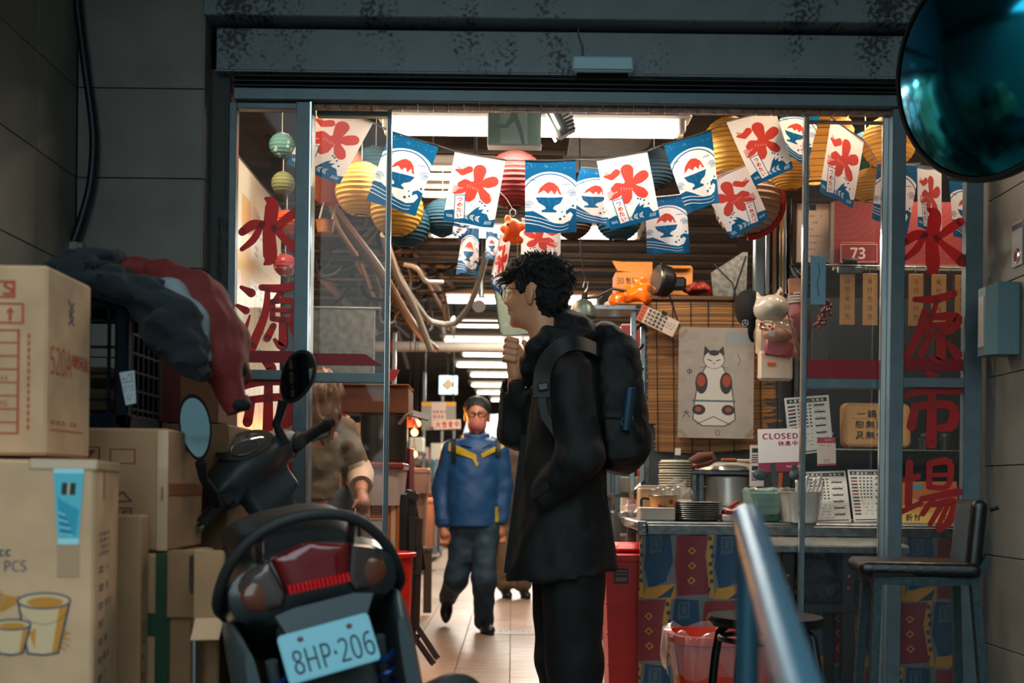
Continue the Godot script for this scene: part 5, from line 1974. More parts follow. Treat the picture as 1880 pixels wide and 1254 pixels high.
# right foreground
func build_right() -> void:
	var paint := mt("rail_paint", K(0.16, 0.32, 0.40), 0.28, 0.55, {"coat": 0.4})
	var t := thing("handrail", "blurred blue-grey steel pipe handrail close to the viewer, running down to the right", "handrail", V(P(1373, 950, 1.86).x, 0, -1.86))
	var top := P(1374, 962, 1.86)
	part(t, "post", mb0().cyl(V(top.x, 0, top.z), top, 0.0185, -1, 20), paint)
	var d := P(1462, 1254, 1.2) - top
	part(t, "rail", mb0().cyl(top + V(0, 0.008, -0.01), top + d * 1.9, 0.024, -1, 24), mt("rail_steel", K(0.30, 0.50, 0.60), 0.34, 0.6))
	part(t, "end_cap", mb0().ell(top + V(0, 0.008, -0.01), V(0.0245, 0.0245, 0.012), along(V(), d).basis * rot(V(90, 0, 0)), 16, 8), mats.chrome)
	part(t, "weld_collar", mb0().cyl(top - V(0, 0.09, 0), top - V(0, 0.06, 0), 0.0195, -1, 20), paint)
	var blk := mt("stool_black", K(0.020, 0.022, 0.025), 0.3, 0.2)
	var c := P(1405, 1133, 3.35)
	t = thing("round_stool", "low black round metal stool in front of the orange bin, behind the handrail", "stool", V(c.x, 0, c.z))
	part(t, "seat", mb0().lathe([W(0.0, 0.006), W(0.13, 0.008), W(0.158, 0.004), W(0.163, -0.01), W(0.155, -0.022), W(0.14, -0.02), W(0.0, -0.012)], Transform3D(Basis(), c), 36), blk)
	part(t, "ring", mb0().tube(range(25).map(func(k): return c + V(cos(TAU * k / 24) * 0.125, -0.06, sin(TAU * k / 24) * 0.125)), 0.008, 8, false), blk)
	for k in 4:
		var a := deg_to_rad(38 + 90 * k)
		var dr := V(cos(a), 0, sin(a))
		part(t, "leg", mb0().tube([c + dr * 0.06 + V(0, -0.022, 0), c + dr * 0.11 + V(0, -0.024, 0), c + dr * 0.142 + V(0, -0.05, 0), c + dr * 0.155 + V(0, -0.12, 0), V(c.x, 0, c.z) + dr * 0.21], 0.0125, 10), blk)
	var o := P(1330, 1254, 3.95)
	o.y = 0
	t = thing("waste_bin", "orange plastic bin lined with a clear bag, under the painted counter cloth", "bin", o)
	var rects := []
	var bag := []
	for lay in [[0.115, 0.0, 0.0], [0.15, 0.50, 0.0], [0.165, 0.505, 0.0], [0.165, 0.53, 0.0], [0.15, 0.532, 0.0], [0.14, 0.45, 0.0]]:
		var r := PackedVector3Array()
		for k in 32:
			var a := TAU * k / 32
			r.append(o + V(signf(cos(a)) * pow(absf(cos(a)), 0.55) * lay[0] * 1.15, lay[1], signf(sin(a)) * pow(absf(sin(a)), 0.55) * lay[0]))
		rects.append(r)
	part(t, "tub", mb0().rings(rects), mt("bin_orange", K(0.80, 0.20, 0.06), 0.4))
	for lay in [[0.142, 0.40], [0.160, 0.54], [0.172, 0.535], [0.176, 0.44], [0.168, 0.40]]:
		var r := PackedVector3Array()
		for k in 48:
			var a := TAU * k / 48
			var w: float = lay[0] + 0.006 * sin(k * 2.3) * (1.0 if lay[1] < 0.5 else 0.4)
			r.append(o + V(signf(cos(a)) * pow(absf(cos(a)), 0.55) * w * 1.15, lay[1] + 0.012 * sin(k * 1.1), signf(sin(a)) * pow(absf(sin(a)), 0.55) * w))
		bag.append(r)
	part(t, "bag_liner", mb0().rings(bag, false, false), mt("film", K(0.86, 0.80, 0.78), 0.12, 0.0, {"alpha": 0.10}))
	var tube := mt("stool_frame", K(0.20, 0.29, 0.31), 0.5, 0.2, {"tex": ntex("chipped", 0.05, 0.6, 1.0), "tri": 3.0})
	var vin := mt("stool_vinyl", K(0.035, 0.036, 0.042), 0.38, 0.0, {"coat": 0.2})
	t = thing("bar_stool", "tall bar stool with black padded seat and back, painted steel legs, against the right wall", "stool", V(1.33, 0, -3.9))
	var tops := [[V(1.150, 0.735, -3.76), V(1.115, 0, -3.72)], [V(1.200, 0.735, -4.05), V(1.165, 0, -4.08)], [V(1.452, 0.735, -3.76), V(1.50, 0, -3.70)], [V(1.50, 0.735, -4.05), V(1.545, 0, -4.09)]]
	for q in tops:
		part(t, "leg", mb0().bar([q[0], q[1]], 0.026, 0.026, V(0, 0, 1)), tube)
	for q in [[0, 2], [1, 3], [0, 1], [2, 3]]:
		part(t, "seat_rail", mb0().bar([tops[q[0]][0] - V(0, 0.013, 0), tops[q[1]][0] - V(0, 0.013, 0)], 0.026, 0.026), tube)
		part(t, "foot_rail", mb0().bar([tops[q[0]][0].lerp(tops[q[0]][1], 0.72), tops[q[1]][0].lerp(tops[q[1]][1], 0.72)], 0.02, 0.02), tube)
	var g := Field.new()
	g.box(V(1.305, 0.757, -3.905), V(0.185, 0.024, 0.165), 0.022, Basis(V(0, 1, 0), deg_to_rad(-9)), 0.01)
	var mb := mb0()
	g.mesh_into(mb, V(1.05, 0.70, -4.15), V(1.56, 0.80, -3.65), 0.008)
	part(t, "seat", mb, vin, "", 180)
	part(t, "seat_welt", mb0().bar([V(1.13, 0.742, -3.735), V(1.478, 0.742, -3.79)], 0.01, 0.01), mt("welt", K(0.10, 0.08, 0.07), 0.5))
	g = Field.new()
	g.box(V(1.485, 0.865, -3.895), V(0.026, 0.115, 0.135), 0.024, rot(V(0, -9, -5)), 0.01)
	mb = mb0()
	g.mesh_into(mb, V(1.40, 0.72, -4.08), V(1.57, 1.02, -3.70), 0.008)
	part(t, "backrest", mb, vin, "", 180)
	part(t, "back_post", mb0().bar([V(1.465, 0.73, -3.78), V(1.505, 0.80, -3.78)], 0.022, 0.022, V(0, 0, 1)), tube)
	part(t, "back_post", mb0().bar([V(1.505, 0.73, -4.03), V(1.53, 0.80, -4.02)], 0.022, 0.022, V(0, 0, 1)), tube)
	part(t, "push_knob", mb0().cyl(P(1818, 936, 3.8), P(1832, 932, 3.8), 0.007), blk)
	c = P(1803, 128, 3.3)
	t = thing("convex_mirror", "large round convex traffic mirror with a blue film, top right corner", "mirror", c - V(0, 0.31, 0))
	var n := V(-0.85, -0.20, 0.50).normalized()
	var mf := along(c, n)
	var prof := []
	for k in 15:
		var a := deg_to_rad(30.0) * k / 14.0
		prof.append(W(0.585 * sin(a), 0.585 * (cos(a) - 1.0) + 0.075))
	part(t, "dish", mb0().lathe(prof, mf, 64, false, false), mt("mirror_blue", K(0.13, 0.62, 0.74), 0.12, 1.0))
	part(t, "rim", mb0().lathe([W(0.287, 0.004), W(0.297, 0.004), W(0.304, -0.006), W(0.303, -0.028), W(0.29, -0.036)], mf, 64, false, false), mt("mirror_rim", K(0.05, 0.07, 0.075), 0.5))
	part(t, "back_shell", mb0().lathe([W(0.0, -0.07), W(0.2, -0.06), W(0.298, -0.03)], mf, 48), mats.black_plastic)
	part(t, "arm", mb0().tube([c - n * 0.06, c - n * 0.16 + V(0.02, 0, 0), V(1.785, c.y + 0.02, c.z - 0.16)], 0.02, 10), mats.black_plastic)
	t = thing("switch_box", "pale blue metal box with a slanted side on the right wall, above the bar stool", "box", V(1.72, 1.49, -4.22))
	var poly := PV([W(1.665, -4.235), W(1.695, -4.20), W(1.772, -4.20), W(1.772, -4.30), W(1.665, -4.30)])
	var rs := []
	for y in [1.488, 1.742]:
		var r := PackedVector3Array()
		for q in poly:
			r.append(V(q.x, y - (0.012 if y > 1.7 and q.x < 1.68 else 0.0), q.y))
		rs.append(r)
	part(t, "housing", mb0().rings(rs), mt("switch_blue", K(0.38, 0.50, 0.53), 0.45, 0.1), "", 20)
	part(t, "side_plate", mb0().span(V(1.662, 1.52, -4.29), V(1.665, 1.70, -4.245)), mt("switch_plate", K(0.72, 0.72, 0.70), 0.3))
	part(t, "lock", mb0().lathe([W(0.0, 0.002), W(0.008, 0.002), W(0.008, -0.002)], along(V(1.755, 1.505, -4.199), V(0, 0, 1)), 14), mt("lock_grey", "7d8a8c", 0.4, 0.4))
	t = thing("wall_notice", "small printed notice on the right wall above the pale blue box", "notice", V(1.772, 1.70, -4.215))
	part(t, "sheet", mb0().span(V(1.767, 1.80, -4.26), V(1.7725, 1.955, -4.175)), mt("notice_white", K(0.62, 0.64, 0.65), 0.4))
	part(t, "picture_patch", mb0().ell(V(1.767, 1.835, -4.215), V(0.002, 0.028, 0.028)), mt("foil", K(0.7, 0.7, 0.72), 0.12, 1.0))
	part(t, "header_band", mb0().span(V(1.7662, 1.93, -4.258), V(1.767, 1.95, -4.178)), mt("notice_blue", K(0.14, 0.2, 0.3), 0.5))

# stall counter on the right
const TOP := 0.865

func on_counter(px: float, z: float) -> Vector3:
	var p := P(px, 960, z)
	p.y = TOP
	return p

func build_counter() -> void:
	var steel: Material = mats.steel
	var brush := mt("brushed", K(0.47, 0.49, 0.49), 0.34, 0.75, {"tex": ntex("brush_tone", 0.04, 0.7, 1.0), "tri": 2.0})
	var x0 := P(1172, 960, 5.0).x
	var t := thing("stall_counter", "steel stall counter whose front is hung with a maroon, blue and ochre painted cloth", "counter", V(1.15, 0, -5.3))
	part(t, "worktop", mb0().span(V(x0, TOP - 0.04, -5.62), V(2.3, TOP, -4.99), 0.006), brush)
	part(t, "apron", mb0().span(V(x0 + 0.035, TOP - 0.055, -5.0), V(2.2, TOP - 0.012, -4.982), 0.004), brush)
	part(t, "corner_bracket", mb0().span(V(x0 - 0.004, TOP - 0.06, -5.0), V(x0 + 0.034, TOP + 0.003, -4.978), 0.004), brush)
	for k in 2:
		part(t, "bolt", mb0().ell(V(x0 + 0.022, TOP - 0.02 - k * 0.02, -4.977), V(0.007, 0.007, 0.004), Basis(), 10, 6), steel)
	for p in [[x0 + 0.03, -5.03], [2.2, -5.03], [x0 + 0.03, -5.58], [2.2, -5.58]]:
		part(t, "leg", mb0().span(V(p[0] - 0.02, 0, p[1] - 0.02), V(p[0] + 0.02, TOP - 0.04, p[1] + 0.02)), brush)
	var rows := []
	for k in 13:
		var row := []
		var y := lerpf(TOP - 0.045, 0.04, k / 12.0)
		for j in 61:
			var x := lerpf(x0 + 0.004, 2.2, j / 60.0)
			row.append(V(x + 0.004 * sin(k * 0.9), y, -4.988 + 0.016 * sin(x * 21.0) * (k / 12.0) + 0.006 * sin(x * 47.0 + k * 0.4)))
		rows.append(row)
	part(t, "cloth", mb0().grid(rows), mt("painted_cloth", K(0.92, 0.92, 0.92), 0.65, 0.0, {"tex": texs.cloth, "scale": V(2.1, 1.42, 1)}), "cloth painted with maroon, blue and ochre fields", 180)
	t = thing("steel_bench", "low stainless bench with a slatted shelf standing before the painted cloth", "bench", V(1.25, 0, -4.8))
	part(t, "bench_top", mb0().box(V(1.26, 0.795, -4.79), V(0.56, 0.012, 0.30), 0.003, rot(V(3, 0, 0))), mt("bright_steel", K(0.72, 0.72, 0.70), 0.25, 0.7))
	part(t, "front_lip", mb0().span(V(0.98, 0.76, -4.645), V(1.54, 0.788, -4.63), 0.003), brush)
	var dk := mt("dark_steel", K(0.11, 0.11, 0.105), 0.5, 0.4)
	for x in [1.075, 1.31]:
		part(t, "leg", mb0().span(V(x - 0.025, 0.0, -4.68), V(x + 0.025, 0.77, -4.645), 0.003), dk)
		part(t, "leg", mb0().span(V(x - 0.02, 0.0, -4.94), V(x + 0.02, 0.77, -4.91), 0.003), dk)
		for k in 2:
			part(t, "rivet", mb0().ell(V(x, 0.67 - k * 0.045, -4.643), V(0.008, 0.008, 0.004), Basis(), 10, 6), mt("rivet_orange", K(0.5, 0.2, 0.1), 0.4))
	part(t, "lower_shelf", mb0().span(V(1.0, 0.53, -4.94), V(1.5, 0.562, -4.64), 0.003), dk)
	var g := Field.new()
	g.amp = 0.02
	g.freq = 14.0
	var bc := V(1.26, 0.56, -4.78)
	g.ell(bc + V(0.0, 0.06, 0), V(0.15, 0.06, 0.10), Basis(), 0.03)
	g.ell(bc + V(-0.04, 0.12, 0), V(0.07, 0.06, 0.07), Basis(), 0.04)
	g.box(bc + V(0, 0.02, 0), V(0.17, 0.018, 0.1), 0.015, Basis(), 0.03)
	var mb := mb0()
	g.mesh_into(mb, bc + V(-0.24, -0.01, -0.16), bc + V(0.24, 0.22, 0.16), 0.01)
	t = thing("duffel", "limp dark quilted bag lying on the bench shelf behind the door edge", "bag", bc)
	part(t, "bag_body", mb, mt("quilt", K(0.045, 0.052, 0.062), 0.7, 0.0, {"norm": nnorm("quilt_n", 0.08, 5.0), "tri": 4.0}), "", 180)
	part(t, "strap", mb0().tube([bc + V(-0.15, 0.06, 0.1), bc + V(-0.05, 0.11, 0.125), bc + V(0.08, 0.10, 0.125), bc + V(0.16, 0.04, 0.1)], 0.008, 6), mats.black_cloth)
	var o := V(P(1160, 1100, 5.1).x, 0, -5.25)
	t = thing("waste_bin", "tall red plastic bin with a lid wedged left of the painted counter cloth", "bin", o)
	var red := mt("bin_red", K(0.74, 0.10, 0.055), 0.4)
	var rs := []
	for lay in [[0.085, 0.0], [0.112, 0.69]]:
		rs.append(PackedVector3Array([o + V(-lay[0], lay[1], -0.15), o + V(lay[0], lay[1], -0.15), o + V(lay[0], lay[1], 0.13), o + V(-lay[0], lay[1], 0.13)]))
	part(t, "tub", mb0().rings(rs), red)
	for k in 4:
		part(t, "rib", mb0().box(o + V(-0.0, 0.12 + k * 0.13, 0.1 + k * 0.0), V(0.19 + k * 0.009, 0.006, 0.068)), red)
	part(t, "lid_rim", mb0().box(o + V(0, 0.705, -0.01), V(0.245, 0.035, 0.31), 0.006), red)
	part(t, "lid", mb0().box(o + V(0.01, 0.74, -0.01), V(0.17, 0.045, 0.24), 0.02), red)
	part(t, "handle", mb0().box(o + V(-0.128, 0.60, 0.05), V(0.02, 0.05, 0.06), 0.006), mt("handle_cream", K(0.62, 0.56, 0.48), 0.5))
	part(t, "sticker", mb0().span(o + V(-0.075, 0.595, 0.133), o + V(-0.015, 0.66, 0.137)), mt("sticker_dark", K(0.13, 0.025, 0.03), 0.4))
	part(t, "sticker_print", mb0().span(o + V(-0.07, 0.632, 0.137), o + V(-0.02, 0.638, 0.138)).span(o + V(-0.07, 0.645, 0.137), o + V(-0.02, 0.652, 0.138)).span(o + V(-0.07, 0.605, 0.137), o + V(-0.02, 0.622, 0.138)), mt("sticker_print", K(0.45, 0.40, 0.38), 0.5))
	counter_things()
	stall_back()

func lathe_thing(called: String, label: String, cat: String, part_name: String, c: Vector3, prof: Array, m: Material, group := "", n := 32) -> Node3D:
	var t := thing(called, label, cat, c, group)
	part(t, part_name, mb0().lathe(prof, Transform3D(Basis(), c), n), m)
	return t

func counter_things() -> void:
	var steel: Material = mats.steel
	var shiny := mt("shiny_steel", K(0.74, 0.73, 0.70), 0.3, 0.5)
	var white := mt("white_plastic", K(0.80, 0.74, 0.68), 0.4)
	var c := on_counter(1276, 5.17)
	var pl := lathe_thing("steel_plate", "shallow steel plate, lowest of the stack on the counter's left front", "plate", "dish", c, [W(0.0, 0.0), W(0.09, 0.0), W(0.106, 0.010), W(0.113, 0.011), W(0.113, 0.0125), W(0.104, 0.0125), W(0.09, 0.003), W(0.0, 0.003)], shiny, "stacked steel plates", 40)
	part(pl, "rolled_rim", mb0().tube(range(33).map(func(k): return c + V(cos(TAU * k / 32) * 0.113, 0.0115, sin(TAU * k / 32) * 0.113)), 0.0018, 6, false), steel)
	for k in 8:
		copy(pl, "shallow steel plate, %s from the bottom of the stack on the counter" % NTH[k + 1], c + V(0.0015 * sin(k * 2.0), 0.0087 * (k + 1), 0.0))
	c = on_counter(1205, 5.12)
	var t := thing("tray_box", "long white plastic box on the counter left of the steel plates", "box", c)
	part(t, "shell", mb0().box(c + V(0.0, 0.029, 0), V(0.15, 0.056, 0.1), 0.006), white)
	part(t, "lid_line", mb0().box(c + V(0, 0.052, 0), V(0.153, 0.004, 0.103)), mt("lid_line", K(0.66, 0.6, 0.54), 0.5))
	c = on_counter(1192, 5.32)
	t = thing("tissue_box", "cream cardboard box behind the white tray on the counter's left end", "box", c)
	part(t, "carton_body", mb0().box(c + V(0, 0.07, 0), V(0.10, 0.138, 0.12), 0.004), mt("cream_card", K(0.78, 0.62, 0.45), 0.6))
	part(t, "lid", mb0().box(c + V(0.01, 0.146, 0), V(0.12, 0.012, 0.125), 0.003), mt("clear_lid", K(0.75, 0.74, 0.7), 0.15, 0.0, {"alpha": 0.3}))
	c = P(1217, 936, 5.14)
	t = thing("enamel_pot", "small enamel pot with red flowers and a black handle, standing on the white box", "pot", c)
	part(t, "wall", mb0().lathe([W(0.0, 0.0), W(0.052, 0.0), W(0.06, 0.006), W(0.063, 0.06), W(0.06, 0.06), W(0.056, 0.01), W(0, 0.008)], Transform3D(Basis(), c), 28), mt("enamel", K(0.78, 0.56, 0.36), 0.25))
	part(t, "rim", mb0().tube(range(25).map(func(k): return c + V(cos(TAU * k / 24) * 0.063, 0.061, sin(TAU * k / 24) * 0.063)), 0.003, 6, false), steel)
	part(t, "handle", mb0().tube([c + V(-0.06, 0.045, 0.01), c + V(-0.088, 0.048, 0.015), c + V(-0.095, 0.04, 0.017), c + V(-0.092, -0.035, 0.02)], 0.006, 8), mt("bakelite", K(0.02, 0.02, 0.03), 0.3))
	for q in [[-0.018, 0.018], [0.024, 0.036]]:
		part(t, "flower_print", mb0().ell(c + V(q[0], q[1], 0.0605 - absf(q[0]) * 0.2), V(0.012, 0.011, 0.003), Basis(), 10, 6), mt("flower_red", K(0.6, 0.08, 0.06), 0.4))
	part(t, "print_scroll", mb0().tube([c + V(-0.012, 0.004, 0.062), c + V(-0.01, 0.018, 0.063), c + V(0.004, 0.02, 0.063), c + V(0.004, 0.008, 0.063), c + V(-0.004, 0.008, 0.063)], 0.002, 5), mats.bakelite)
	for k in 5:
		solo("spoon", mb0().tube([c + V(-0.03 + k * 0.012, 0.02, 0.01 * (k % 3 - 1)), c + V(-0.04 + k * 0.02, 0.075 + 0.008 * (k % 2), 0.012 * (k % 3 - 1))], [0.003, 0.005], 6).ell(c + V(-0.04 + k * 0.021, 0.082 + 0.008 * (k % 2), 0.012 * (k % 3 - 1)), V(0.010, 0.008, 0.004), Basis(), 10, 6), shiny, "spoon sticking up out of the flowered pot, %s from the handle" % NTH[k], "spoon", "spoons in the enamel pot")
	c = on_counter(1238, 5.42)
	var stand := thing("bowl_stand", "cream carton under the stacked paper bowls", "box", c)
	part(stand, "carton_body", mb0().box(c + V(0, 0.045, 0), V(0.13, 0.09, 0.13), 0.004), mats.cream_card)
	c += V(0, 0.0905, 0)
	var bowl := lathe_thing("paper_bowl", "white paper bowl, lowest of the tall stack behind the flowered pot", "bowl", "bowl_wall", c, [W(0, 0.004), W(0.05, 0.004), W(0.05, 0.0), W(0.053, 0.0), W(0.07, 0.062), W(0.0735, 0.062), W(0.0735, 0.066), W(0.068, 0.066), W(0.051, 0.008), W(0, 0.008)], mt("paper_white", K(0.80, 0.76, 0.66), 0.6), "paper bowls in a stack")
	part(bowl, "rim_shade", mb0().lathe([W(0.0725, 0.058), W(0.073, 0.0618)], Transform3D(Basis(), c), 28, false, false), mt("rim_olive", K(0.16, 0.17, 0.12), 0.6))
	for k in 9:
		copy(bowl, "white paper bowl, %s from the bottom of the stack behind the flowered pot" % NTH[k + 1], c + V(0.002 * sin(k * 1.7), 0.0115 * (k + 1), 0))
	t = thing("paper_bowl", "paper bowl with a green leaf band, topmost of the stack behind the flowered pot", "bowl", c + V(0, 0.127, 0))
	var c2 := c + V(0, 0.127, 0)
	part(t, "bowl_wall", mb0().lathe([W(0.073, 0.0), W(0.07, 0.005), W(0.064, 0.05), W(0.0, 0.05)], Transform3D(Basis(), c2), 28), mats.paper_white)
	part(t, "green_band", mb0().lathe([W(0.0706, 0.006), W(0.0682, 0.022)], Transform3D(Basis(), c2), 28, false, false), mt("leaf_green", K(0.12, 0.2, 0.06), 0.6), "green leaf band")
	t = thing("price_clip", "black clip holding a small white ticket on top of the paper bowls", "clip", c2 + V(0.03, 0.05, 0))
	part(t, "clip_body", mb0().bar([c2 + V(0.0, 0.056, 0), c2 + V(0.05, 0.07, 0.0)], 0.02, 0.012), mats.black_plastic)
	part(t, "ticket", mb0().box(c2 + V(0.012, 0.088, 0), V(0.026, 0.032, 0.002)), white)
	var film: Material = mats.film
	for q in [[1158, 944, 5.08, 0.045, "crumpled clear plastic bag hanging over the counter's left corner"], [1245, 905, 5.22, 0.05, "crumpled clear plastic sheet stuffed before the paper bowls"]]:
		var g := Field.new()
		g.amp = 0.035
		g.freq = 26.0
		g.ell(P(q[0], q[1], q[2]), V(q[3], q[3] * 1.1, q[3] * 0.8))
		var mb := mb0()
		var pc := P(q[0], q[1], q[2])
		g.mesh_into(mb, pc - Vector3.ONE * 0.09, pc + Vector3.ONE * 0.09, 0.008)
		tag(solo("plastic_bag", mb, film, q[4], "plastic bag", "", 30), "", "", "")
	var fr0 := on_counter(1268, 5.46)
	var fr1 := on_counter(1392, 5.46)
	var h := 0.205
	t = thing("steel_stand", "open square steel stand on the counter, holding a pot below and a lid on top", "stand", (fr0 + fr1) * 0.5)
	for x in [fr0.x + 0.012, fr0.x + 0.045, fr1.x]:
		part(t, "upright", mb0().span(V(x - 0.011, TOP, fr0.z - 0.01), V(x + 0.011, TOP + h, fr0.z + 0.01), 0.002), mats.brushed)
	part(t, "stand_top", mb0().span(V(fr0.x, TOP + h, fr0.z - 0.16), V(fr1.x + 0.02, TOP + h + 0.018, fr0.z + 0.02), 0.003), mats.brushed)
	part(t, "rear_panel", mb0().span(V(fr0.x + 0.02, TOP, fr0.z - 0.165), V(fr1.x + 0.02, TOP + h, fr0.z - 0.155)), mats.brushed)
	c = V(P(1335, 900, 5.56).x, TOP, -5.54)
	t = lathe_thing("stock_pot", "wide steel pot standing inside the steel stand", "pot", "pot_wall", c, [W(0, 0), W(0.095, 0.0), W(0.1, 0.008), W(0.1, 0.19), W(0.104, 0.194), W(0.1, 0.197), W(0.094, 0.19), W(0.09, 0.01), W(0, 0.008)], shiny)
	part(t, "ear", mb0().box(c + V(-0.108, 0.15, 0.0), V(0.02, 0.01, 0.05), 0.003), steel)
	c = on_counter(1337, 5.34)
	t = lathe_thing("steel_basin", "small straight steel basin in front of the pot on the counter", "basin", "basin_wall", c, [W(0, 0), W(0.058, 0.0), W(0.062, 0.005), W(0.064, 0.065), W(0.067, 0.067), W(0.06, 0.067), W(0.056, 0.008), W(0, 0.006)], shiny)
	c = V(P(1335, 840, 5.56).x, TOP + h + 0.018, -5.56)
	t = lathe_thing("pan_lid", "broad domed steel lid lying on top of the steel stand", "lid", "dome", c, [W(0.145, 0.0), W(0.148, 0.004), W(0.14, 0.02), W(0.10, 0.036), W(0.04, 0.042), W(0, 0.043)], shiny)
	part(t, "rim", mb0().tube(range(33).map(func(k): return c + V(cos(TAU * k / 32) * 0.146, 0.003, sin(TAU * k / 32) * 0.146)), 0.004, 6, false), steel)
	t = thing("leather_cloth", "brown folded leather-like cloth on the left corner of the steel stand", "cloth", P(1290, 852, 5.43))
	var lm := mt("brown_cloth", K(0.36, 0.18, 0.10), 0.7)
	part(t, "fold", mb0().tube([P(1266, 850, 5.42), P(1285, 840, 5.42), P(1306, 836, 5.42), P(1312, 844, 5.42), P(1300, 850, 5.42), P(1278, 854, 5.42)], [0.012, 0.016, 0.012, 0.009, 0.010, 0.012], 10, true, 1.6), lm)
	part(t, "hanging_end", mb0().ell(P(1272, 855, 5.42), V(0.022, 0.012, 0.02)), mt("brown_pink", K(0.56, 0.29, 0.2), 0.7))
	t = thing("wooden_tongs", "wooden handled tongs lying across the top of the steel stand", "tongs", P(1350, 846, 5.42))
	part(t, "grip", mb0().box(P(1338, 845, 5.42), V(0.07, 0.018, 0.03), 0.006), mt("honey_wood", K(0.50, 0.23, 0.08), 0.5))
	part(t, "blade", mb0().box(P(1366, 846, 5.42), V(0.07, 0.014, 0.02), 0.003), mats.cream_card)
	c = on_counter(1346, 5.12)
	t = thing("dish_box", "red and white paper dish with a torn cover, in front of the small basin", "dish", c)
	part(t, "tray", mb0().box(c + V(0, 0.016, 0), V(0.105, 0.03, 0.09), 0.005), mt("dish_white", K(0.80, 0.72, 0.68), 0.5))
	part(t, "red_wall", mb0().box(c + V(0.004, 0.04, 0), V(0.095, 0.018, 0.085), 0.004), mt("dish_red", K(0.55, 0.06, 0.055), 0.5))
	part(t, "torn_cover", mb0().grid([[c + V(-0.045, 0.062, -0.03), c + V(0, 0.05, -0.03), c + V(0.055, 0.08, -0.02)], [c + V(-0.04, 0.052, 0.045), c + V(0.005, 0.04, 0.05), c + V(0.05, 0.066, 0.045)]]), mats.dish_white)
	part(t, "red_scrap", mb0().bar([c + V(-0.02, 0.06, 0.01), c + V(0.02, 0.085, 0.0)], 0.02, 0.012), mats.dish_red)
	c = on_counter(1398, 5.14)
	t = thing("green_box", "stack of green plastic boxes wrapped in clear film, right of the red dish", "box", c)
	var gr := mt("box_green", K(0.10, 0.30, 0.22), 0.4)
	for k in 4:
		part(t, "box_layer", mb0().box(c + V(0.008 - 0.004 * (k % 2), 0.016 + k * 0.032, 0), V(0.115 + 0.006 * (k % 2), 0.030, 0.11), 0.005), gr)
	part(t, "film_wrap", mb0().rings([[0.066, 0.03], [0.078, 0.05], [0.074, 0.10], [0.080, 0.138], [0.07, 0.147]].map(func(q): return PackedVector3Array(range(24).map(func(k): return c + V(signf(cos(TAU * k / 24)) * pow(absf(cos(TAU * k / 24)), 0.6) * (q[0] + 0.004 * sin(k * 2.9)), q[1] + 0.004 * sin(k * 1.7), signf(sin(TAU * k / 24)) * pow(absf(sin(TAU * k / 24)), 0.6) * (q[0] + 0.003 * sin(k * 3.7)))))), false, false), mt("film_green", K(0.72, 0.84, 0.80), 0.15, 0.0, {"alpha": 0.25}))
	for q in [[1412, 1432, 868, -10], [1452, 1470, 872, 14]]:
		var a := P(q[0] + 18, 930, 5.2)
		var b := P(q[0] + 6, q[2] - 18, 5.2)
		t = thing("kitchen_shears", "grey kitchen shears with an orange grip %s the green boxes" % ("standing right behind" if q[0] == 1412 else "in the wrapped steel tray beside"), "shears", a)
		part(t, "blade", mb0().bar([a, b], 0.022, 0.006, V(0, 0, 1)), mt("blade_grey", K(0.33, 0.36, 0.37), 0.3, 0.7))
		part(t, "handle", mb0().ell(P(q[0] - (16 if q[0] == 1412 else -10), 872, 5.2), V(0.034, 0.024, 0.006), rot(V(0, 0, q[3]))), mt("shear_grey", K(0.30, 0.33, 0.34), 0.35, 0.5))
		part(t, "rivet", mb0().ell(P(q[0] - (20 if q[0] == 1412 else -14), 872, 5.192), V(0.004, 0.004, 0.003), Basis(), 8, 6), mats.black_plastic)
		part(t, "orange_grip", mb0().bar([P(q[0] + 18, 925, 5.19), P(q[0] + 22, 868, 5.19)], 0.014, 0.008, V(0, 0, 1)), mt("grip_orange", K(0.80, 0.32, 0.05), 0.4))
	c = on_counter(1468, 5.05)
	t = thing("steel_tray", "deep steel tray wrapped in clear film at the door edge", "tray", c)
	var rr := []
	for lay in [[0.060, 0.0], [0.066, 0.006], [0.078, 0.125], [0.086, 0.128], [0.086, 0.132], [0.074, 0.130], [0.062, 0.01]]:
		var r := PackedVector3Array()
		for k in 28:
			var a := TAU * k / 28
			r.append(c + V(signf(cos(a)) * pow(absf(cos(a)), 0.45) * lay[0], lay[1], signf(sin(a)) * pow(absf(sin(a)), 0.45) * lay[0]))
		rr.append(r)
	part(t, "tray_wall", mb0().rings(rr), shiny)
	var fb := []
	for lay in [[0.068, 0.012], [0.086, 0.11], [0.094, 0.142], [0.085, 0.148]]:
		var r := PackedVector3Array()
		for k in 28:
			var a := TAU * k / 28
			r.append(c + V(signf(cos(a)) * pow(absf(cos(a)), 0.5) * (lay[0] + 0.004 * sin(k * 3.1)), lay[1] + 0.004 * sin(k * 2.0), signf(sin(a)) * pow(absf(sin(a)), 0.5) * (lay[0] + 0.004 * sin(k * 2.3))))
		fb.append(r)
	part(t, "film_wrap", mb0().rings(fb, false, false), film)
	for k in 7:
		solo("chopping_tool", mb0().tube([c + V(-0.02 + k * 0.014, 0.06, 0.01 * (k % 3)), c + V(-0.01 + k * 0.018, 0.165 + 0.008 * (k % 3), 0.014 * (k % 3 - 1))], [0.004, 0.006], 6).ell(c + V(-0.01 + k * 0.018, 0.17 + 0.008 * (k % 3), 0.014 * (k % 3 - 1)), V(0.009, 0.012, 0.005), Basis(), 8, 6), shiny, "steel utensil in the film wrapped tray, %s from the tray's left side" % NTH[k], "utensil", "utensils in the wrapped tray")
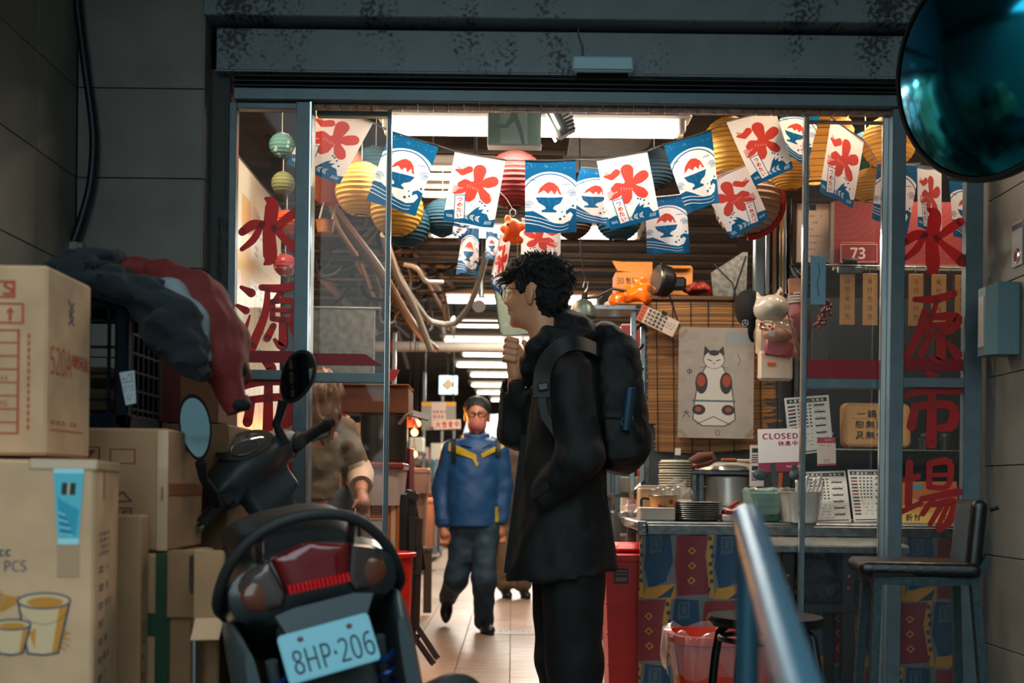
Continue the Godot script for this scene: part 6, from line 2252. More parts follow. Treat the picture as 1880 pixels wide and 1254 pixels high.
	var sheet := func(called: String, label: String, cat: String, q: Array, z: float, z2: float, tex: String, thick := 0.004, group := "") -> Node3D:
		var a := P(q[0], q[1], z2)
		var b := P(q[2], q[3], z2)
		var c3 := P(q[4], q[5], z)
		var d := P(q[6], q[7], z)
		var tt := thing(called, label, cat, (c3 + d) * 0.5, group)
		var n := (b - a).cross(d - a).normalized()
		if n.z < 0:
			n = -n
		part(tt, "sheet", mb0().card(a, b, c3, d), mt("sheet_" + tex, K(0.96, 0.96, 0.96), 0.5, 0.0, {"tex": texs[tex]}))
		var bk := n * -thick
		part(tt, "backing", mb0().rings([PackedVector3Array([a + bk * 0.1, b + bk * 0.1, c3 + bk * 0.1, d + bk * 0.1]), PackedVector3Array([a + bk, b + bk, c3 + bk, d + bk])]), mt("backing", K(0.7, 0.68, 0.64), 0.6))
		return tt
	sheet.call("closed_sign", "white CLOSED sign with a plum band, standing among the counter tools", "sign", [1391, 788, 1473, 786, 1477, 864, 1393, 867], 5.27, 5.29, "closed", 0.006)
	sheet.call("price_strip", "narrow pinkish price strips tucked left of the CLOSED sign", "notice", [1377, 817, 1404, 817, 1402, 893, 1376, 893], 5.33, 5.34, "strips")
	var mn: Node3D = sheet.call("menu_sheet", "printed menu hung by a peg above the CLOSED sign", "menu", [1440, 731, 1521, 725, 1530, 826, 1450, 838], 5.40, 5.40, "menu0")
	part(mn, "peg", mb0().box(P(1476, 724, 5.39), V(0.012, 0.03, 0.012), 0.003), mt("peg_brown", K(0.35, 0.2, 0.12), 0.6))
	sheet.call("menu_sheet", "printed menu leaning on the counter right behind the steel tray", "menu", [1472, 866, 1552, 864, 1563, 958, 1482, 960], 5.30, 5.42, "menu1")
	sheet.call("menu_sheet", "printed menu leaning on the counter beside the left mullion, right of the other", "menu", [1556, 862, 1634, 862, 1636, 957, 1568, 958], 5.28, 5.40, "menu0")
	sheet.call("pink_card", "small pink edged card propped up against the hung menu", "card", [1500, 803, 1534, 803, 1535, 854, 1501, 855], 5.22, 5.23, "pink_card")
	sheet.call("promo_poster", "yellow and orange poster standing behind the right fixed glass", "poster", [1650, 884, 1756, 884, 1762, 960, 1648, 960], 5.30, 5.36, "promo")
	t = thing("handwritten_sign", "upturned tan foam tray with handwritten black characters, on the shelf", "sign", P(1608, 822, 5.45))
	var o2 := PackedVector2Array()
	for cc in [[1, 1, 0], [-1, 1, 90], [-1, -1, 180], [1, -1, 270]]:
		for k in 6:
			var a := deg_to_rad(cc[2] + k * 18.0)
			o2.append(W(cc[0] * 0.128 + cos(a) * 0.03, cc[1] * 0.072 + sin(a) * 0.03))
	var hf := Transform3D(rot(V(-6, 0, -0.5)), P(1610, 781, 5.42))
	var lays := []
	for lay in [[1.0, -0.03], [1.02, -0.024], [0.94, 0.0], [0.9, 0.0]]:
		var r := PackedVector3Array()
		for q in o2:
			r.append(hf * V(q.x * lay[0], q.y * lay[0], lay[1]))
		lays.append(r)
	part(t, "tray", mb0().rings(lays), mt("foam_tan", K(0.64, 0.48, 0.30), 0.5))
	part(t, "writing", mb0().card(hf * V(-0.135, 0.088, 0.001), hf * V(0.135, 0.088, 0.001), hf * V(0.135, -0.088, 0.001), hf * V(-0.135, -0.088, 0.001)), mt("sheet_handwritten", K(1, 1, 1), 0.55, 0.0, {"tex": texs.handwritten}))
	for k in 26:
		part(t, "flute", mb0().box(hf * V(-0.125 + k * 0.01, 0.0965, -0.010), V(0.004, 0.012, 0.016), 0.001, hf.basis), mats.foam_tan)
		part(t, "flute", mb0().box(hf * V(-0.125 + k * 0.01, -0.0965, -0.010), V(0.004, 0.012, 0.016), 0.001, hf.basis), mats.foam_tan)

func stall_back() -> void:
	var steel: Material = mats.steel
	var brush: Material = mats.brushed
	var t := thing("display_cabinet", "dark glazed display cabinet with one shelf behind the right door leaf", "cabinet", V(1.75, TOP, -5.55))
	var dk := mt("cabinet_dark", K(0.035, 0.050, 0.055), 0.5)
	var l := P(1478, 900, 5.62).x
	part(t, "back_panel", mb0().span(V(l, TOP, -5.90), V(2.4, 1.95, -5.88)), dk)
	part(t, "shelf", mb0().span(V(l, P(1600, 826, 5.45).y - 0.008, -5.86), V(2.4, P(1600, 826, 5.45).y, -5.38), 0.002), mt("shelf_edge", K(0.32, 0.34, 0.33), 0.3, 0.4))
	for x in [l, 2.2]:
		part(t, "upright", mb0().span(V(x, TOP, -5.88), V(x + 0.02, 1.95, -5.86)), brush)
	for k in 4:
		part(t, "drawer_front", mb0().span(V(l + 0.03 + k * 0.22, TOP + 0.02, -5.88), V(l + 0.23 + k * 0.22, TOP + 0.2, -5.86), 0.004), dk)
	for k in 3:
		var b := lathe_thing("jar", ["squat grey jar on the cabinet shelf left of the foam sign", "dim grey jar on the cabinet shelf behind the red character", "dim steel jar at the cabinet shelf's far end"][k], "jar", "jar_wall", V(P([1530, 1700, 1738][k], 826, 5.6).x, P(1600, 826, 5.45).y, -5.62), [W(0, 0), W(0.03, 0), W(0.035, 0.01), W(0.035, 0.06), W(0.02, 0.07), W(0, 0.07)], brush, "", 18)
		part(b, "lid", mb0().cyl(b.position + V(0, 0.07, 0), b.position + V(0, 0.085, 0), 0.024), steel)
	t = thing("red_board", "dull red patterned board behind the glass above the wooden tags", "board", P(1650, 488, 5.36))
	part(t, "panel", mb0().span(P(1524, 486, 5.38), P(1800, 372, 5.35)), mt("red_board", K(0.9, 0.9, 0.9), 0.5, 0.0, {"tex": texs.red_board, "tri": 2.4}))
	part(t, "edge_strip", mb0().span(P(1522, 490, 5.36), P(1532, 372, 5.34)), mt("edge_strip", K(0.56, 0.54, 0.5), 0.4, 0.4))
	part(t, "lower_strip", mb0().span(P(1528, 497, 5.37), P(1800, 487, 5.34)), mats.edge_strip)
	t = thing("number_plate", "red shop number plate reading 73 on the patterned board", "number plate", P(1577, 484, 5.33))
	part(t, "plate", mb0().span(P(1541, 484, 5.345), P(1613, 445, 5.33), 0.002), mt("plate_red", K(0.42, 0.05, 0.045), 0.4))
	part(t, "number", mb0().card(P(1541.5, 445.5, 5.328), P(1612.5, 445.5, 5.328), P(1612.5, 483.5, 5.328), P(1541.5, 483.5, 5.328)), mt("sheet_number", K(1, 1, 1), 0.4, 0.0, {"tex": texs.number}))
	t = thing("tag_rail", "thin metal rail with hooks and one large bulldog clip, holding the wooden tags", "rail", P(1640, 495, 5.28))
	part(t, "bar", mb0().cyl(P(1515, 487, 5.28), P(1800, 493, 5.28), 0.004), steel)
	part(t, "clip_jaw", mb0().box(P(1560, 496, 5.26), V(0.11, 0.03, 0.012), 0.004), brush)
	part(t, "clip_spring", mb0().cyl(P(1548, 480, 5.26), P(1572, 480, 5.26), 0.014), mats.black_plastic)
	for k in 9:
		part(t, "hook", mb0().tube([P(1590 + k * 22, 486, 5.28), P(1590 + k * 22, 494, 5.27), P(1592 + k * 22, 500, 5.275)], 0.002, 5), steel)
	var wx := [1541, 1583, 1667, 1709, 1752]
	for k in 5:
		t = thing("wooden_tag", ["hanging wooden tag under the bulldog clip, first from the left", "hanging wooden tag right of the one under the clip, left of the mullion", "hanging wooden tag just right of the mullion behind the red brush strokes", "hanging wooden tag fourth along the rail, right of the mullion", "hanging wooden tag cut by the right jamb, last along the rail"][k], "wooden tag", P(wx[k] + 14, 598, 5.27), "wooden tags on the rail")
		part(t, "board", mb0().span(P(wx[k], 597 + k, 5.275), P(wx[k] + 29, 501 + k, 5.267), 0.002), mt("tag_wood%d" % (k % 2), K(0.62, 0.40, 0.20), 0.6, 0.0, {"tex": texs.grain, "tri": 3.0}))
		part(t, "writing", mb0().card(P(wx[k] + 1, 502 + k, 5.266), P(wx[k] + 28, 502 + k, 5.266), P(wx[k] + 28, 596 + k, 5.266), P(wx[k] + 1, 596 + k, 5.266)), mt("sheet_tag%d" % (k % 2), K(1, 1, 1), 0.6, 0.0, {"tex": texs["tag%d" % (k % 2)]}))
		part(t, "wire", mb0().cyl(P(wx[k] + 14, 501, 5.27), P(wx[k] + 14, 488, 5.28), 0.0015, -1, 5), steel)
	t = thing("certificate", "framed certificate behind the edge of the right door leaf", "certificate", P(1492, 486, 5.42))
	var fm := mt("frame_brown", K(0.10, 0.055, 0.04), 0.35)
	var a := P(1456, 366, 5.42)
	var b := P(1528, 486, 5.42)
	for q in [[P(1452, 372, 5.43), P(1462, 486, 5.41)], [P(1522, 372, 5.43), P(1531, 486, 5.41)], [P(1452, 374, 5.43), P(1531, 364, 5.41)], [P(1452, 490, 5.43), P(1531, 482, 5.41)]]:
		part(t, "frame_bar", mb0().span(q[0], q[1], 0.003), fm)
	part(t, "paper", mb0().card(V(a.x, a.y, -5.424), V(b.x, a.y, -5.424), V(b.x, b.y, -5.424), V(a.x, b.y, -5.424)), mt("sheet_certificate", K(1, 1, 1), 0.25, 0.0, {"tex": texs.certificate, "coat": 0.6}))
	part(t, "backing", mb0().span(P(1454, 487, 5.44), P(1529, 366, 5.428)), fm)
	var pc := [K(0.50, 0.52, 0.52), K(0.10, 0.05, 0.05), K(0.55, 0.40, 0.18), K(0.12, 0.10, 0.09), K(0.56, 0.42, 0.2), K(0.5, 0.5, 0.48), K(0.06, 0.04, 0.04)]
	for k in 7:
		solo("metal_profile", mb0().bar([P(1408 + k * 6.2, 540, 5.5 + k * 0.01), P(1409 + k * 6.2, 424 - k * 9, 5.5 + k * 0.01)], 0.014, 0.02, V(0, 0, 1)), mt("profile%d" % k, pc[k], 0.3, 0.6), ["grey", "dark red", "gold", "brown", "brighter gold", "silver", "black"][k] + " upright metal strip in the bundle left of the certificate", "metal strip", "upright metal strips")
	t = thing("steel_column", "pale grey steel column left of the bundled metal strips", "column", P(1392, 560, 5.6))
	part(t, "shaft", mb0().span(P(1381, 560, 5.66), P(1405, 430, 5.6), 0.003), mt("column_grey", K(0.42, 0.46, 0.47), 0.4, 0.3))
	part(t, "upper_plate", mb0().bar([P(1392, 432, 5.62), P(1440, 370, 5.62)], 0.05, 0.02, V(0, 0, 1)), mt("pink_grey", K(0.48, 0.38, 0.36), 0.6))
	t = thing("slanted_board", "whitish worn board leaning beside the grey column above the blind", "board", P(1340, 548, 5.85))
	part(t, "board", mb0().prism(PV([W(-0.09, -0.10), W(0.07, -0.10), W(0.075, 0.12), W(0.05, 0.12), W(-0.1, 0.02)]), 0.02, fr(1344, 508, 5.85)), mt("worn_white", K(0.52, 0.52, 0.49), 0.7, 0.0, {"tex": ntex("worn", 0.04, 0.6, 1.0), "tri": 3.0}))
	part(t, "cross_wire", mb0().tube([P(1310, 485, 5.8), P(1345, 520, 5.8), P(1352, 548, 5.8)], 0.004, 6).tube([P(1370, 470, 5.8), P(1350, 530, 5.8), P(1346, 548, 5.8)], 0.004, 6), mats.black_plastic)
	t = thing("wire_rack", "shiny chrome storage rack post with cross bars at the left of the blind", "rack", V(P(1165, 900, 5.85).x, 0, -5.85))
	for q in [[1162, 5.80], [1180, 5.9]]:
		part(t, "post", mb0().span(V(P(q[0] - 5, 700, q[1]).x, 0, -q[1] - 0.01), V(P(q[0] + 5, 700, q[1]).x, P(q[0], 556, q[1]).y, -q[1] + 0.01), 0.003), mt("chrome_rack", K(0.62, 0.64, 0.64), 0.2, 0.9))
	for k in 9:
		part(t, "cross_bar", mb0().bar([P(1160, 612 + k * 42, 5.79), P(1184, 588 + k * 42, 5.91)], 0.01, 0.014), mats.chrome_rack)
	part(t, "top_shelf", mb0().span(P(1060, 574, 6.0), P(1186, 568, 5.74)), mats.chrome_rack)
	t = thing("grey_partition", "grey sheet metal partition behind the bamboo blind", "partition", V(P(1290, 900, 5.9).x, 0, -5.92))
	part(t, "panel", mb0().span(V(P(1186, 900, 5.92).x, 0, -5.94), V(P(1480, 900, 5.92).x, P(1300, 545, 5.92).y, -5.92)), mt("partition_grey", K(0.34, 0.36, 0.365), 0.5, 0.3))
	part(t, "corner_post", mb0().span(V(P(1186, 900, 5.92).x - 0.02, 0, -5.93), V(P(1186, 900, 5.92).x + 0.012, P(1300, 545, 5.92).y, -5.90)), brush)
	t = thing("bamboo_blind", "frayed bamboo blind hanging behind the cat picture", "blind", P(1310, 830, 5.83))
	var bm := []
	for k in 4:
		bm.append(mt("bamboo%d" % k, K(0.66 - k * 0.06, 0.46 - k * 0.05, 0.24 - k * 0.03), 0.6))
	for k in 92:
		var y := 552.0 + k * 3.05
		var l0 := 1186.0 + rng.randf_range(0, 5) + (14 if y > 780 else 0)
		var r0 := 1436.0 - rng.randf_range(0, 8) - (rng.randf_range(0, 30) if y > 700 else 0.0) - (40.0 * (y - 790) / 40.0 if y > 790 else 0.0)
		var sl := (y - 690) * 0.045
		part(t, "slat", mb0().bar([P(l0, y - sl * 0.3, 5.83), P((l0 + r0) * 0.5, y + sl * 0.1 + rng.randf_range(-1, 1), 5.83), P(r0, y - sl * 0.6, 5.83)], 0.006, 0.0068), bm[rng.randi() % 4])
	for x in [1205, 1235, 1268, 1300, 1345, 1395, 1425]:
		part(t, "cord", mb0().cyl(P(x, 548, 5.822), P(x + 3, 832, 5.822), 0.0022, -1, 5), mats.black_cloth)
	part(t, "head_rail", mb0().span(P(1185, 552, 5.85), P(1440, 545, 5.81), 0.003), mt("head_rail", K(0.34, 0.22, 0.13), 0.6))
	t = thing("picture", "aged picture of a seated white cat with dark red patches, hung on the blind", "picture", P(1316, 806, 5.76))
	part(t, "canvas", mb0().span(P(1246, 805, 5.80), P(1385.5, 602, 5.765), 0.003), mt("canvas_edge", K(0.5, 0.45, 0.4), 0.7))
	part(t, "print", mb0().card(P(1246.5, 600, 5.762), P(1385, 603, 5.762), P(1383, 806, 5.762), P(1244, 803, 5.762)), mt("sheet_picture", K(0.98, 0.98, 0.98), 0.6, 0.0, {"tex": texs.picture}))
	for q in [[1255, 612, 45], [1253, 795, -45], [1376, 796, 45]]:
		part(t, "corner_tape", mb0().box(P(q[0], q[1], 5.7605), V(0.05, 0.02, 0.001), 0.0, rot(V(0, 0, q[2]))), mt("corner_tape", K(0.58, 0.5, 0.42), 0.3))
	t = thing("meat_notice", "tilted paper notice in black characters clipped to the blind's upper left", "notice", P(1208, 600, 5.74))
	var nf := Transform3D(rot(V(0, 0, -25)), P(1208, 589, 5.74))
	part(t, "sheet", mb0().box(nf * V(0, 0, -0.002), V(0.196, 0.082, 0.003), 0.001, nf.basis), mt("cream_paper", K(0.62, 0.54, 0.46), 0.6))
	part(t, "print", mb0().card(nf * V(-0.096, 0.04, 0.0005), nf * V(0.096, 0.04, 0.0005), nf * V(0.096, -0.04, 0.0005), nf * V(-0.096, -0.04, 0.0005)), mt("sheet_notice", K(1, 1, 1), 0.6, 0.0, {"tex": texs.notice}))
	part(t, "clip", mb0().box(nf * V(0.012, 0.046, 0.003), V(0.026, 0.016, 0.012), 0.003, nf.basis), mats.black_plastic)
	t = thing("rack_box", "open tan carton marked 30 on top of the chrome rack", "carton", P(1165, 570, 5.9))
	part(t, "box", mb0().span(P(1124, 566, 6.05), P(1206, 500, 5.88), 0.003), mt("kraft_warm", K(0.72, 0.46, 0.20), 0.7))
	part(t, "flap", mb0().bar([P(1160, 500, 5.9), P(1150, 482, 5.95)], 0.16, 0.004, V(0, 1, 0)).span(P(1148, 500, 6.05), P(1198, 481, 6.04)), mats.kraft_warm)
	part(t, "print", mb0().card(P(1126, 501, 5.878), P(1204, 501, 5.878), P(1204, 560, 5.878), P(1126, 560, 5.878)), mt("print_thirty", Color.WHITE, 0.75, 0.0, {"tex": texs.thirty, "cut": true}))
	t = thing("rack_box", "tan carton partly hidden behind the black spotlight on the blind's top", "carton", P(1245, 545, 6.0))
	part(t, "box", mb0().span(P(1212, 546, 6.05), P(1272, 490, 5.98), 0.003), mats.kraft_warm)
	part(t, "flap", mb0().box(P(1242, 490, 5.97), V(0.15, 0.006, 0.05), 0.0, rot(V(20, 0, 0))), mats.kraft_warm)
	t = thing("rack_tray", "flat tan carton tray under the orange bag", "tray", P(1160, 578, 5.8))
	part(t, "tray", mb0().span(P(1124, 568, 5.9), P(1182, 554, 5.74), 0.003), mats.kraft_warm)
	part(t, "clip", mb0().box(P(1172, 563, 5.735), V(0.024, 0.016, 0.012), 0.003), mats.black_plastic)
	var g := Field.new()
	g.amp = 0.03
	g.freq = 14.0
	g.ell(P(1158, 545, 5.78), V(0.095, 0.03, 0.05), Basis(), 0.04)
	g.ell(P(1176, 528, 5.79), V(0.05, 0.04, 0.04), Basis(), 0.04)
	g.ell(P(1130, 556, 5.77), V(0.04, 0.015, 0.03), Basis(), 0.04)
	var mb := mb0()
	g.mesh_into(mb, P(1158, 545, 5.78) - V(0.17, 0.09, 0.1), P(1158, 545, 5.78) + V(0.19, 0.12, 0.1), 0.009)
	t = thing("orange_bag", "crumpled bright orange plastic bag lying on the rack tray", "plastic bag", P(1158, 560, 5.78))
	part(t, "bag_body", mb, mt("bag_orange", K(0.98, 0.45, 0.06), 0.2, 0.0, {"back": K(0.5, 0.12, 0.0)}), "", 35)
	part(t, "knot", mb0().ell(P(1116, 560, 5.75), V(0.02, 0.016, 0.014)), mt("knot_white", K(0.72, 0.66, 0.6), 0.4))
	g = Field.new()
	g.amp = 0.03
	g.freq = 15.0
	g.ell(P(1284, 532, 5.9), V(0.075, 0.025, 0.05))
	mb = mb0()
	g.mesh_into(mb, P(1284, 532, 5.9) - V(0.12, 0.06, 0.08), P(1284, 532, 5.9) + V(0.12, 0.06, 0.08), 0.009)
	solo("orange_cloth", mb, mt("dull_orange", K(0.50, 0.10, 0.025), 0.5), "dull orange plastic sack behind the black spotlight", "sack", "", 35)
	t = thing("spotlight", "black round spotlight on the top edge of the bamboo blind", "spotlight", P(1225, 546, 5.8))
	var sf := along(P(1205, 514, 5.82), V(-1, 0.1, 0.35))
	part(t, "drum", mb0().lathe([W(0.0, 0.0), W(0.07, 0.0), W(0.078, -0.01), W(0.075, -0.06), W(0.05, -0.085), W(0.0, -0.09)], sf, 28), mats.black_plastic)
	part(t, "glass_face", mb0().lathe([W(0.0, 0.008), W(0.05, 0.006), W(0.068, 0.001)], sf, 24), mt("spot_glass", K(0.35, 0.36, 0.36), 0.15, 0.3))
	part(t, "rear_housing", mb0().box(P(1240, 521, 5.83), V(0.10, 0.06, 0.07), 0.012), mats.black_plastic)
	part(t, "yoke", mb0().tube([P(1212, 485, 5.83), P(1218, 490, 5.83), P(1224, 546, 5.83)], 0.006, 6), mats.black_plastic)
	part(t, "cord", mb0().tube([P(1228, 540, 5.75), P(1238, 570, 5.77), P(1248, 600, 5.755)], 0.004, 6), mats.black_plastic)
	t = thing("clip_lamp", "grey dome clip lamp hanging behind the man's collar", "lamp", P(1072, 585, 5.7))
	var cf := Transform3D(rot(V(0, 0, -4)), P(1070, 582, 5.7))
	part(t, "shade", mb0().lathe([W(0.066, 0.0), W(0.068, 0.004), W(0.058, 0.045), W(0.035, 0.075), W(0.014, 0.084), W(0.012, 0.08), W(0.034, 0.07), W(0.055, 0.042), W(0.064, 0.0)], cf, 32, false, false), mt("shade_grey", K(0.36, 0.42, 0.40), 0.35, 0.4))
	part(t, "bulb", mb0().ell(cf * V(0, 0.025, 0), V(0.03, 0.03, 0.03)), mt("bulb_pink", K(0.72, 0.58, 0.52), 0.3))
	part(t, "socket", mb0().cyl(cf * V(0, 0.08, 0), cf * V(0, 0.115, 0), 0.014), mats.black_plastic)
	part(t, "hook", mb0().tube([cf * V(0, 0.115, 0), cf * V(0.012, 0.14, 0), cf * V(0.01, 0.165, 0), cf * V(-0.006, 0.168, 0), cf * V(-0.01, 0.14, 0)], 0.004, 6), steel)
	part(t, "arm", mb0().tube([cf * V(0.01, 0.09, 0), P(1095, 545, 5.72), P(1125, 530, 5.75), P(1150, 534, 5.76)], 0.007, 8), mats.black_plastic)
	part(t, "hanging_cord", mb0().tube([cf * V(0, 0.168, 0), P(1066, 470, 5.7), P(1064, 250, 5.7), P(1064, 100, 5.7)], 0.003, 5), mats.black_plastic)
	t = thing("cap", "black baseball cap with a white three-pointed star badge hung beside the picture", "cap", P(1374, 625, 5.6))
	var kf := Transform3D(rot(V(0, 20, 12)), P(1376, 575, 5.6))
	var gg := Field.new()
	gg.ell(V(0, 0.02, 0), V(0.065, 0.09, 0.075), Basis(), 0.02)
	gg.ell(V(0.005, -0.085, 0.02), V(0.045, 0.06, 0.012), rot(V(18, 0, 0)), 0.02)
	mb = mb0()
	mb.xf = kf
	gg.mesh_into(mb, V(-0.1, -0.17, -0.1), V(0.1, 0.13, 0.1), 0.007)
	part(t, "crown", mb, mt("cap_black", K(0.025, 0.027, 0.032), 0.85, 0.0, {"rim": 0.3}), "", 180)
	var ef := Transform3D(rot(V(0, -12, 0)), P(1368, 593, 5.512))
	part(t, "badge", mb0().tube(range(21).map(func(k): return ef * V(cos(TAU * k / 20) * 0.014, sin(TAU * k / 20) * 0.014, 0)), 0.0014, 5, false).tube([ef.origin, ef * V(0, 0.014, 0)], 0.0014, 5).tube([ef.origin, ef * V(0.012, -0.007, 0)], 0.0014, 5).tube([ef.origin, ef * V(-0.012, -0.007, 0)], 0.0014, 5), mt("badge_white", K(0.6, 0.62, 0.63), 0.3, 0.5))
	part(t, "strap", mb0().tube([P(1376, 530, 5.6), P(1386, 538, 5.55), P(1394, 560, 5.53)], 0.006, 6), mats.cap_black)
	t = thing("napkin_pack", "white napkin pack in clear wrap hanging below the cat mask", "napkins", P(1422, 700, 5.4))
	part(t, "pack", mb0().box(P(1423, 672, 5.42), V(0.155, 0.135, 0.04), 0.012), mt("napkin_white", K(0.74, 0.66, 0.58), 0.6))
	part(t, "upper_pack", mb0().box(P(1428, 618, 5.44), V(0.20, 0.19, 0.05), 0.02), mt("napkin_cream", K(0.70, 0.60, 0.50), 0.5))
	part(t, "orange_band", mb0().box(P(1416, 668, 5.398), V(0.036, 0.014, 0.002)), mats.grip_orange)
	t = thing("cat_mask", "glossy white cat face mask in clear wrap above the napkin pack", "mask", P(1415, 588, 5.36))
	var cm := P(1416, 568, 5.36)
	gg = Field.new()
	gg.ell(cm, V(0.080, 0.060, 0.05), rot(V(0, 0, 8)), 0.02)
	gg.ell(cm + V(-0.004, 0.01, 0.01), V(0.06, 0.045, 0.05), Basis(), 0.03)
	gg.cap(cm + V(-0.05, 0.03, 0.0), cm + V(-0.064, 0.075, 0.0), 0.020, 0.005, 0.012)
	gg.cap(cm + V(0.03, 0.04, 0.0), cm + V(0.04, 0.095, 0.0), 0.030, 0.006, 0.012)
	mb = mb0()
	gg.mesh_into(mb, cm - V(0.11, 0.08, 0.08), cm + V(0.11, 0.11, 0.08), 0.005)
	part(t, "face_shell", mb, mt("mask_white", K(0.66, 0.62, 0.56), 0.18, 0.0, {"coat": 0.7}), "", 180)
	part(t, "ear_lining", mb0().prism(PV([W(-0.02, 0), W(0.022, -0.006), W(0.006, 0.04)]), 0.006, Transform3D(Basis(), cm + V(0.033, 0.04, 0.024))), mt("ear_ochre", K(0.50, 0.22, 0.06), 0.5))
	for k in 3:
		part(t, "whisker", mb0().tube([cm + V(0.035, -0.004 + k * 0.012, 0.045), cm + V(0.062, 0.004 + k * 0.013, 0.028)], 0.0012, 4).tube([cm + V(-0.035, -0.004 + k * 0.012, 0.045), cm + V(-0.062, k * 0.011, 0.026)], 0.0012, 4), mt("whisker_red", K(0.34, 0.12, 0.1), 0.5))
	part(t, "cord", mb0().tube([cm + V(-0.02, 0.05, 0), cm + V(0.0, 0.11, 0.0), cm + V(0.04, 0.04, 0.02), cm + V(0.07, -0.03, 0.03), cm + V(0.16, -0.37, 0.04)], 0.0025, 5), mt("cord_red", K(0.42, 0.07, 0.05), 0.6))
	t = thing("sweets_pack", "wrapped pack with a white dish of colourful sweets under the cat mask", "pack", P(1415, 655, 5.36))
	part(t, "bread", mb0().ell(P(1428, 614, 5.36), V(0.07, 0.035, 0.035)), mt("bun", K(0.56, 0.36, 0.20), 0.5))
	var df := along(P(1408, 600, 5.32), V(-0.3, 0.1, 1))
	part(t, "dish", mb0().lathe([W(0.0, 0.0), W(0.026, 0.002), W(0.034, 0.010), W(0.030, 0.012), W(0.024, 0.006), W(0.0, 0.005)], Transform3D(df.basis * Basis.from_scale(V(0.75, 1, 1.15)), df.origin), 24), mats.mask_white)
	for k in 14:
		part(t, "sweet", mb0().ell(df * V(rng.randf_range(-0.016, 0.016), 0.012, rng.randf_range(-0.026, 0.026)), V(0.0065, 0.0055, 0.0065), Basis(), 8, 6), mt("sweet%d" % (k % 3), [K(0.55, 0.05, 0.06), K(0.75, 0.5, 0.1), K(0.62, 0.16, 0.05)][k % 3], 0.3))
	part(t, "ribbon", mb0().box(P(1430, 640, 5.36), V(0.125, 0.075, 0.02), 0.008, rot(V(0, 0, -6))), mt("ribbon_pink", K(0.52, 0.16, 0.22), 0.2))
	part(t, "wrap", mb0().ell(P(1424, 618, 5.36), V(0.10, 0.085, 0.07), rot(V(0, 0, -10)), 18, 12), mt("wrap", K(0.8, 0.72, 0.7), 0.08, 0.0, {"alpha": 0.10}))
	t = thing("cloth_pouch", "pink and white cloth pouch tied at the neck, hanging right of the cat mask", "pouch", P(1462, 640, 5.47))
	part(t, "pouch_body", mb0().lathe([W(0.0, 0.0), W(0.055, 0.01), W(0.065, 0.06), W(0.058, 0.14), W(0.03, 0.19), W(0.028, 0.2), W(0.034, 0.25), W(0.02, 0.30), W(0, 0.305)], Transform3D(Basis(), P(1462, 632, 5.47)), 20), mt("pouch_pink", K(0.50, 0.26, 0.28), 0.6, 0.0, {"norm": nnorm("cloth_n", 0.2, 3.0), "tri": 8.0}))
	for k in 4:
		part(t, "tie", mb0().tube(range(13).map(func(j): return P(1462, 556 - k * 5, 5.47) + V(cos(TAU * j / 12) * 0.036, 0, sin(TAU * j / 12) * 0.036)), 0.006, 6, false), mt("tie_white", K(0.68, 0.62, 0.58), 0.6))
	part(t, "paper", mb0().box(P(1459, 525, 5.44), V(0.06, 0.07, 0.01), 0.004, rot(V(0, 0, 5))), mt("paper_peach", K(0.66, 0.46, 0.36), 0.6))
	t = thing("clip_bundle", "bunch of silver binder clips hooked on the post over the pouch", "clips", P(1466, 505, 5.45))
	for k in 5:
		part(t, "clip", mb0().box(P(1455 + k * 5, 498 + (k % 2) * 6, 5.44), V(0.008, 0.05, 0.012), 0.002, rot(V(0, 0, 20 + k * 12))), steel)
	part(t, "hook", mb0().tube([P(1450, 508, 5.46), P(1470, 512, 5.46), P(1478, 500, 5.46)], 0.004, 6), steel)
	t = thing("blue_card", "pale blue card stuck on the right door leaf's glass", "card", P(1500, 560, 4.565))
	part(t, "card", mb0().span(P(1487, 560, 4.572), P(1517, 470, 4.566), 0.002), mt("card_blue", K(0.46, 0.60, 0.66), 0.4))
	part(t, "scribble", mb0().tube([P(1502, 482, 4.565), P(1505, 500, 4.565), P(1500, 520, 4.565), P(1504, 545, 4.565)], 0.0012, 4), mt("scribble", K(0.16, 0.22, 0.30), 0.5))
	t = thing("bead_string", "cluster of dark red beads hanging behind the blue card", "beads", P(1508, 600, 5.2))
	for k in 46:
		var f := k / 46.0
		part(t, "bead", mb0().ell(P(1495 + rng.randf_range(-8, 8) + 22 * sin(f * 3.0), 532 + f * 66 + rng.randf_range(-4, 4), 5.2 + rng.randf_range(-0.03, 0.03)), Vector3.ONE * rng.randf_range(0.008, 0.012), Basis(), 10, 7), mt("bead%d" % (k % 3), [K(0.34, 0.06, 0.05), K(0.45, 0.12, 0.09), K(0.5, 0.3, 0.12)][0 if k < 30 else (k % 3)], 0.3))
	t = thing("foil_fringe", "grey shiny fringe hanging below the red beads", "fringe", P(1505, 690, 5.24))
	for k in 9:
		part(t, "strand", mb0().bar([P(1492 + k * 3, 604, 5.24), P(1488 + k * 4, 692, 5.24)], 0.007, 0.002), mt("fringe_grey", K(0.42, 0.42, 0.40), 0.3, 0.6))

